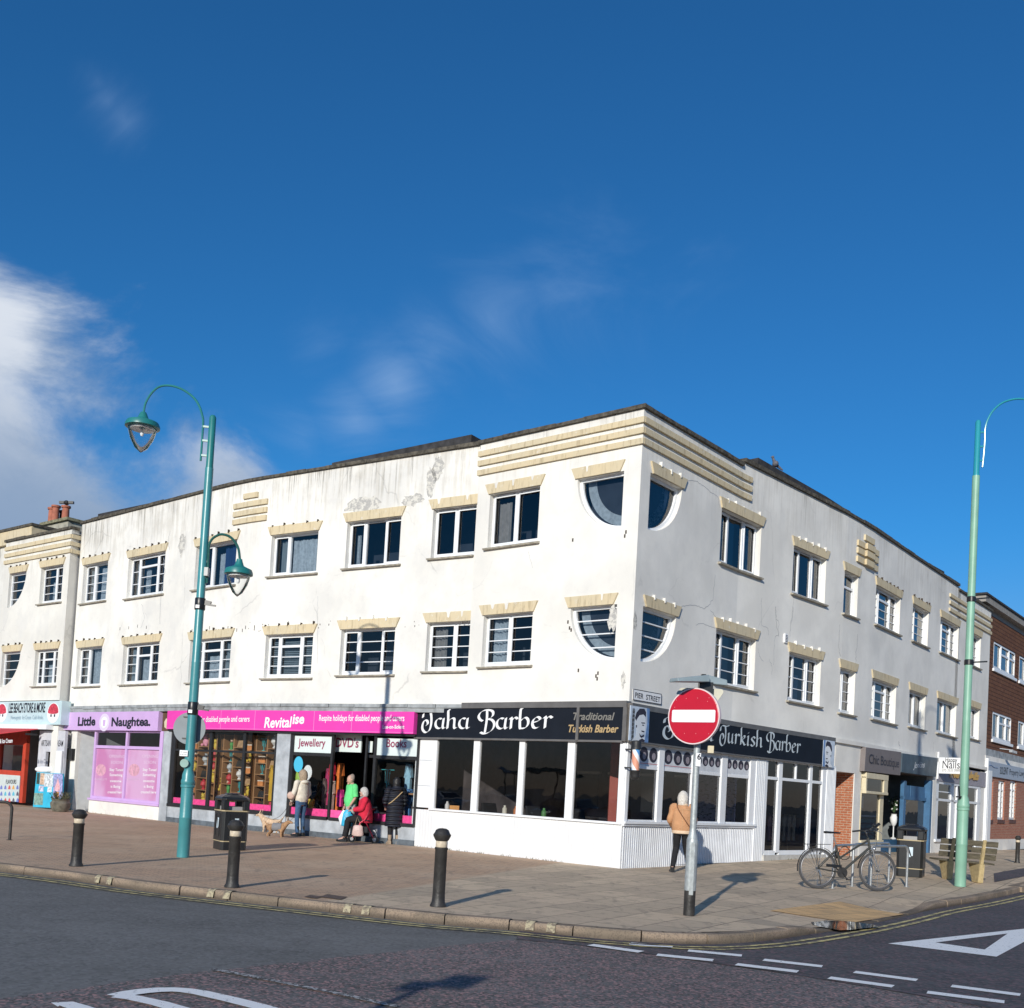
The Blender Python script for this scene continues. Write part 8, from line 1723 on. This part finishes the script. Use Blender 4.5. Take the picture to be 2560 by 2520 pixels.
mb = MB(); loft(mb, [(hq.x, hq.y, hq.z-.42, .10, .05), (hq.x, hq.y, hq.z-.40, .15, .075), (hq.x+.01, hq.y, hq.z-.2, .16, .08), (hq.x, hq.y, hq.z-.06, .12, .05), (hq.x, hq.y, hq.z+.02, .03, .02)], 14).build('bag', cloth('cyan_plastic', (.03, .42, .66), .4, .3, 5), cb3, smooth=True); loft(MB(), [(hq.x-.13, hq.y+.03, hq.z-.38, .05, .05), (hq.x-.15, hq.y+.03, hq.z-.2, .09, .08), (hq.x-.09, hq.y+.03, hq.z+.0, .04, .04)], 12).build('white_bag_side', UPVC, cb3, smooth=True)
# 4. rollator and the seated woman in red
wq = ground(908, 2106); ry = radians(98)
ro = thing('rollator_walker', 'red framed wheeled walker the woman in the red coat sits on', 'walking frame', tuple(wq), ry); REDF = M('red_metal_tube', (.45, .02, .05), .35, .1, metal=.2)
for sx in (-.27, .27):
    MB().tube([(sx, .30, .08), (sx, .10, .52), (sx, .0, .60)], .014, 8).tube([(sx, -.28, .08), (sx, -.05, .50), (sx, .05, .62)], .014, 8).tube([(sx, .0, .58), (sx, -.12, .85), (sx, -.18, .92)], .013, 8).build('side_frame', REDF, ro, local=True, smooth=True)
    MB().tube([(sx, -.16, .92), (sx, -.30, .92)], .02, 8).build('handle', BLKP, ro, local=True, smooth=True)
    for yy, rr_ in ((.30, .095), (-.28, .095)): w_o = MB().tube([Vector((sx, yy+rr_*cos(a), rr_+rr_*.82*sin(a)-rr_*.0)) for a in [2*pi*i/20 for i in range(20)]], .018, 6, closed=True).build('wheel', BLKP, ro, local=True, smooth=True); MB().tube([(sx-.02, yy, rr_), (sx+.02, yy, rr_)], .045, 10).build('rim', M('grey_plastic', (.3, .3, .3), .5, .1), w_o, local=True)
MB().box(-.24, .24, -.13, .15, .56, .59).build('seat', BLKP, ro, local=True, bevel=.01); MB().tube([(-.27, -.15, .86), (-.2, -.24, .88), (.2, -.24, .88), (.27, -.15, .86)], .012, 8).build('back_bar', REDF, ro, local=True); MB().box(-.2, .2, -.1, .12, .25, .42).build('basket', BLKP, ro, local=True, bevel=.02)
e, P_, s_, f, hc = person('white-haired woman in a red coat and black trousers sitting on the red wheeled walker', wq, ry, 1.60, 0, J=dict(hip=(0, .0, .68), waist=(0, -.01, .82), chest=(0, .02, 1.05), neck=(0, .04, 1.22), head=(0, .07, 1.38), shL=(-.17, .02, 1.17), shR=(.17, .02, 1.17), elL=(-.22, .10, .93), elR=(.22, .10, .93), wrL=(-.16, .33, .88), wrR=(.16, .33, .88), hpL=(-.10, .02, .66), hpR=(.10, .02, .66), knL=(-.12, .44, .60), knR=(.12, .42, .60), anL=(-.13, .52, .12), anR=(.13, .50, .12), toL=(-.14, .70, .04), toR=(.14, .68, .04)), headdir=0)
hair_cap(hc, f, s_, cloth('silver_hair', (.50, .48, .45), .8, .25, 40), e, .03, 1.14)
REDC = cloth('red_wool', (.55, .015, .045)); mb = MB(); loft(mb, [(0, -.03, .55*s_, .22, .17), (0, -.02, .66*s_, .225, .19), (0, -.01, .8*s_, .22, .19), (0, .0, .95*s_, .215, .18), (0, .02, 1.10*s_, .205, .155), (0, .03, 1.19*s_, .16, .12), (0, .035, 1.24*s_, .09, .08)]); [sleeve(mb, P_, sd, .085, .075, .055) for sd in 'LR']; mb.build('coat', REDC, e, local=True, smooth=True)
mb = MB()
for sd in 'LR': a, b, c = P_['hp'+sd], P_['kn'+sd], P_['an'+sd]; mb.tube(catmull([a, a.lerp(b, .5), b, b.lerp(c, .4), b.lerp(c, .95)], 3), [.10]*4+[.085]*3+[.075]*3+[.07]*3, 12)
mb.build('trousers', BLKC, e, local=True, smooth=True); shoes(e, P_, BLKP); loft(MB(), [(0, .06, 1.12*s_, .11, .10), (0, .07, 1.2*s_, .10, .10), (0, .05, 1.26*s_, .08, .08)]).build('scarf', cloth('grey_check_scarf', (.25, .24, .26), .9, .5, 30), e, local=True, smooth=True)
hb2 = wq+Vector((-.12, -.28, .30)); hbg = thing('cream_handbag', 'pale pink handbag hanging from the red wheeled walker', 'handbag', tuple(hb2-Vector((0, 0, .14)))); loft(MB(), [(hb2.x, hb2.y, hb2.z-.13, .12, .06), (hb2.x, hb2.y, hb2.z-.1, .15, .075), (hb2.x, hb2.y, hb2.z+.12, .12, .05), (hb2.x, hb2.y, hb2.z+.15, .08, .03)], 14).build('bag', cloth('blush_leather', (.58, .42, .38), .5), hbg, smooth=True); MB().tube([(hb2.x-.08, hb2.y, hb2.z+.14), (hb2.x-.03, hb2.y, hb2.z+.36), (hb2.x+.07, hb2.y, hb2.z+.14)], .008, 6).build('strap', cloth('beige_strap', (.4, .3, .2)), hbg)
# 5. woman in the long black quilted coat
e, P_, s_, f, hc = person('woman in a long black quilted coat and beige boots facing the books window', ground(982, 2110.5), radians(18), 1.70, 0, J=dict(elL=(-.26, .0, 1.12), wrL=(-.20, .20, .96), elR=(.26, .0, 1.12), wrR=(.20, .20, .96)), headdir=radians(10), headpitch=.4)
BLC = T('quilted_black_nylon', .5, .4); k = BLC; wv = nd(k.t, 'ShaderNodeTexWave', bands_direction='Z'); wv.inputs['Scale'].default_value = 3.2; wv.inputs['Distortion'].default_value = .8; k.L(k.tc, wv.inputs[0]); k.base((.018, .020, .028)) if 0 else None; k.p.inputs['Base Color'].default_value = (.016, .018, .027, 1); k.bump(wv.outputs[1], .8, .05); BLC = k.m
hair_cap(hc, f, s_, cloth('black_hair', (.012, .011, .012), .5, .2), e, .10, 1.12)
mb = MB(); loft(mb, [(0, 0, .46*s_, .245, .19), (0, 0, .50*s_, .25, .195), (0, 0, .62*s_, .235, .185), (0, 0, .75*s_, .235, .18), (0, 0, .88*s_, .225, .175), (0, 0, 1.0*s_, .215, .17), (0, 0, 1.14*s_, .215, .17), (0, 0, 1.28*s_, .215, .16), (0, 0, 1.38*s_, .185, .13), (0, 0, 1.46*s_, .11, .10)]); [sleeve(mb, P_, sd, .09, .08, .06) for sd in 'LR']; mb.build('quilted_coat', BLC, e, local=True, smooth=True)
MB().ball((0, -.09, 1.42*s_), (.15, .11, .09)).build('hood', BLC, e, local=True, smooth=True); mb = MB(); [leg(mb, P_, sd, .08, .062, .05) for sd in 'LR']; mb.build('leggings', BLKC, e, local=True, smooth=True); shoes(e, P_, cloth('beige_suede', (.36, .27, .19)), .13)
MB().tube(catmull([(.14, -.13, 1.36*s_), (.02, -.178, 1.24*s_), (-.12, -.165, 1.10*s_), (-.19, -.10, 1.04*s_)], 5), .014, 6).build('bag_strap', cloth('khaki_strap', (.42, .30, .16)), e, local=True)
# dogs
def dog(label, base, yaw, sc, c1, harness=None):
    e = thing('dog', label, 'dog', tuple(base), yaw); FUR = M('fur_%.2f' % c1[0], c1, .95, .3, 18, .5, 60)
    V_ = lambda x, y, z: Vector((x, y, z))*sc
    pts = [V_(0, -.20, .27), V_(0, 0, .27), V_(0, .17, .28), V_(0, .25, .36), V_(0, .31, .43), V_(0, .38, .42), V_(0, .44, .40), V_(0, -.28, .33), V_(0, -.34, .42)]; ed = [(0, 1), (1, 2), (2, 3), (3, 4), (4, 5), (5, 6), (0, 7), (7, 8)]; rad = [.085, .08, .10, .065, .068, .035, .022, .022, .012]
    for s1 in (-1, 1):
        i = len(pts); pts += [V_(s1*.06, .16, .18), V_(s1*.06, .15, .09), V_(s1*.06, .17, .015), V_(s1*.065, -.18, .22), V_(s1*.065, -.12, .16), V_(s1*.065, -.22, .09), V_(s1*.065, -.20, .015)]; ed += [(2, i), (i, i+1), (i+1, i+2), (0, i+3), (i+3, i+4), (i+4, i+5), (i+5, i+6)]; rad += [.04, .026, .024, .055, .04, .025, .024]
    vs, fs = skin(pts, ed, [r_*sc for r_ in rad]); mb = MB().add(vs, fs)
    for s1 in (-1, 1): mb.hexa([V_(s1*.03, .29, .47), V_(s1*.06, .29, .47), V_(s1*.06, .31, .47), V_(s1*.03, .31, .47), V_(s1*.045, .27, .56), V_(s1*.055, .27, .56), V_(s1*.055, .28, .56), V_(s1*.045, .28, .56)])
    b_ = mb.build('body', FUR, e, local=True, smooth=True); MB().ball(V_(0, .465, .405), .014*sc, 8, 6).ball(V_(-.035, .365, .45), .009*sc, 6, 4).ball(V_(.035, .365, .45), .009*sc, 6, 4).build('nose_and_eyes', BLACKF, b_, local=True)
    if harness: 
        mb = MB(); n = 16; vs = [V_(.098*cos(a), y, .275+.108*sin(a)) for y in (-.10, .02, .15) for a in [2*pi*i/n for i in range(n)]]; mb.add(vs, [(i*n+k_, i*n+(k_+1) % n, (i+1)*n+(k_+1) % n, (i+1)*n+k_) for i in range(2) for k_ in range(n)]); mb.build('harness', cloth('grey_harness', harness), e, local=True, smooth=True)
    return e
d1 = dog('small tan terrier in a grey coat standing in front of the cream dog', ground(690, 2094), radians(-100), 1.0, (.36, .21, .11), (.20, .20, .21)); d2 = dog('fluffy cream dog behind the terrier in the grey coat', ground(676, 2083), radians(70), 1.15, (.58, .42, .28))
for dg_, nm in ((d1, 'terrier in the grey coat'), (d2, 'fluffy cream dog')):
    a = dg_.location+Vector((0, 0, .36)); ld_ = thing('dog_lead', 'thin lead from the cream hoodie woman to the '+nm, 'dog lead', tuple(a)); m_ = a.lerp(LH, .5)-Vector((0, 0, .12)); MB().tube(catmull([a, m_, LH], 8), .006, 5).build('lead', cloth('dark_lead', (.06, .05, .05)), ld_)

# ------------------------------------------------------------------ added behind the viewer: unseen trees that darken the pane reflections
r = random.Random(21); mb = MB()
for i in range(230):
    a = radians(-168+156*i/229); d = 52+r.uniform(-5, 5); x, y = d*cos(a)*1.15, d*sin(a); h = 3.6+1.6*sin(i*.23)+r.uniform(-.8, .8)
    if h < 2: h = 2
    c = (x, y, h*.5-.2); n = 9; m_ = 6; vs = []
    for p in range(m_+1):
        for q in range(n):
            k_ = 1+r.uniform(-.22, .22); vs.append((c[0]+2.2*sin(pi*p/m_)*cos(2*pi*q/n)*k_, c[1]+1.6*sin(pi*p/m_)*sin(2*pi*q/n)*k_, c[2]-h*.55*cos(pi*p/m_)*k_))
    mb.add(vs, [(p*n+q, p*n+(q+1) % n, (p+1)*n+(q+1) % n, (p+1)*n+q) for p in range(m_) for q in range(n)])
tag(mb.build('pane_darkening_trees', M('pane_darkening_foliage', (.035, .045, .03), .95, .5, 2), None), 'dark belt of seafront bushes across the road, mirrored in the shop panes', 'bushes', kind='stuff')
# things out of frame that the shop panes mirror: parked cars, a bus shelter, a cabbage palm, the building across the side street
def car(label, x, y, yaw, col):
    e = thing('parked_car', label, 'car', (x, y, zg(x, y)+ROADZ), yaw, 'cars parked out of frame, mirrored in the panes'); PT = M('car_paint_%.2f' % col[0], col, .25, .05, 2, coat=1)
    prof = [(-2.1, .35), (-2.1, .72), (-1.95, .88), (-1.1, .98), (-.55, 1.42), (.85, 1.45), (1.55, 1.02), (2.02, .92), (2.1, .6), (2.08, .35)]
    mb = MB(); n = len(prof); vs = []
    for yy, k_ in ((-.84, .93), (-.78, 1), (.78, 1), (.84, .93)): vs += [(px_*(1 if k_ == 1 else .99), yy*(1 if z_ < 1 else .88), z_ if k_ == 1 else .35+(z_-.35)*.95) for px_, z_ in prof]
    fs = [(j*n+i, j*n+(i+1) % n, (j+1)*n+(i+1) % n, (j+1)*n+i) for j in range(3) for i in range(n)]+[tuple(range(n))[::-1], tuple(range(3*n, 4*n))]
    mb.add(vs, fs).build('body', PT, e, local=True, bevel=.03)
    GW = M('car_window', (.01, .012, .014), .06, 0, spec=.8)
    for s_ in (-1, 1): MB().add([(-.95, s_*.80, 1.0), (1.35, s_*.80, 1.03), (.80, s_*.735, 1.38), (-.50, s_*.735, 1.36)], [(0, 1, 2, 3)]).build('side_window', GW, e, local=True, fixn=False)
    MB().add([(-1.09, -.66, 1.0), (-1.09, .66, 1.0), (-.60, .6, 1.39), (-.60, -.6, 1.39)], [(0, 1, 2, 3)]).build('windscreen', GW, e, local=True, fixn=False); MB().add([(1.53, -.66, 1.05), (1.53, .66, 1.05), (.90, .6, 1.42), (.90, -.6, 1.42)], [(0, 1, 2, 3)]).build('rear_window', GW, e, local=True, fixn=False)
    for sx in (-1.3, 1.3):
        for sy in (-.8, .8): w_o = MB().tube([(sx, sy-.1, .32), (sx, sy+.1, .32)], .32, 20).build('wheel', BLKP, e, local=True); MB().tube([(sx, sy-.11, .32), (sx, sy+.11, .32)], .2, 14).build('rim', SIL, w_o, local=True)
    for sy in (-.6, .6): MB().ball((-2.06, sy, .68), (.06, .16, .08)).build('headlight', WPAINT, e, local=True); MB().ball((2.06, sy, .78), (.05, .14, .08)).build('tail_light', REDS, e, local=True)
for a in (('silver parked car out of frame to the left, nearest the corner', -19.5, 15.5, 2.5, (.45, .46, .48)), ('black parked car out of frame to the left', -24, 20.5, 2.5, (.02, .02, .025)), ('dark blue parked car out of frame to the left', -27, 16.5, 2.4, (.03, .05, .12)), ('white parked car out of frame, farthest left', -33, 22.5, 2.5, (.7, .7, .7))): car(*a)
sh_ = thing('bus_shelter', 'green framed bus shelter out of frame to the left, mirrored in the third barber pane', 'bus shelter', (-31, 17.5, 0)); mb = MB()
MB().hexa([(-33, 15.5, 2.5), (-29, 15.5, 2.5), (-29, 19.5, 2.5), (-33, 19.5, 2.5), (-32.6, 15.9, 2.75), (-29.4, 15.9, 2.75), (-29.4, 19.1, 2.75), (-32.6, 19.1, 2.75)]).build('roof', DKT, sh_)
for x, y in ((-32.5, 16), (-29.5, 16), (-32.5, 19), (-29.5, 19)): MB().bar((x, y, 0), (x, y, 2.5), .1).build('post', DKT, sh_)
MB().bar((-32.4, 17.5, .5), (-31.8, 17.5, .5), .5, .06).build('seat', DKT, sh_)
pm = thing('cabbage_palm', 'spiky cabbage palm out of frame to the left, mirrored in the first barber pane', 'palm tree', (-36, 24.5, 0)); MB().tube([(-36, 24.5, 0), (-36.1, 24.4, 2), (-35.8, 24.6, 4.0)], [.2, .15, .12], 10).build('trunk', WOODB, pm); mb = MB(); r = random.Random(2)
for i in range(170):
    a = r.uniform(0, 6.28); el = r.uniform(-.8, 1.4); L_ = r.uniform(.8, 1.3); c = Vector((-35.8, 24.6, 4.1)); d = Vector((cos(a)*cos(el), sin(a)*cos(el), sin(el))); s3 = d.cross(Vector((0, 0, 1))).normalized()*.035; mb.add([c+s3, c+d*L_*.6+s3, c+d*L_-Vector((0, 0, .25)), c+d*L_*.6-s3, c-s3], [(0, 1, 2, 3, 4)])
mb.build('crown', GRN, pm, fixn=False)
ob = thing('brick_building_opposite', 'brown brick two-storey building across the side street, out of frame to the right', 'building', (30, 22, 0)); cdir = Vector((cos(radians(51)), sin(radians(51)), 0))
FO = Facade([(27, 14), Vector((27, 14))+cdir.xy*26], 1); mb = MB(); ow = [(1.5+3*i, 2.9+3*i, z0, z0+1.3) for i in range(8) for z0 in (1.2, 4.2)]; FO.wall(mb, 0, 26, 0, 7, ow, .12); pts = [FO.P(0, 0), FO.P(26, 0), FO.P(26, 0, -9), FO.P(0, 0, -9)]
for p, q in ((1, 2), (2, 3), (3, 0)): mb.add([pts[p], pts[q], pts[q]+Vector((0, 0, 7)), pts[p]+Vector((0, 0, 7))], [(0, 1, 2, 3)])
mb.build('wall', BRK, ob, fixn=False); mb = MB(); FO.box(mb, -.3, 26.3, 7, 7.3, -9.2, .3); mb.build('roof', ROOFM, ob); simple_box(FO, 'inner_wall', DARKIN, ob, .3, 25.7, .2, 6.8, -1.2, -1.1)
for o_ in ow: mb = MB(); [FO.box(mb, o_[0]+d, o_[0]+d+.07, o_[2], o_[3], -.12, -.05) for d in (0, .66, 1.33)]; FO.box(mb, o_[0], o_[1], o_[3]-.07, o_[3], -.12, -.05); FO.box(mb, o_[0], o_[1], o_[2], o_[2]+.07, -.12, -.05); mb.build('window', UPVC, ob)
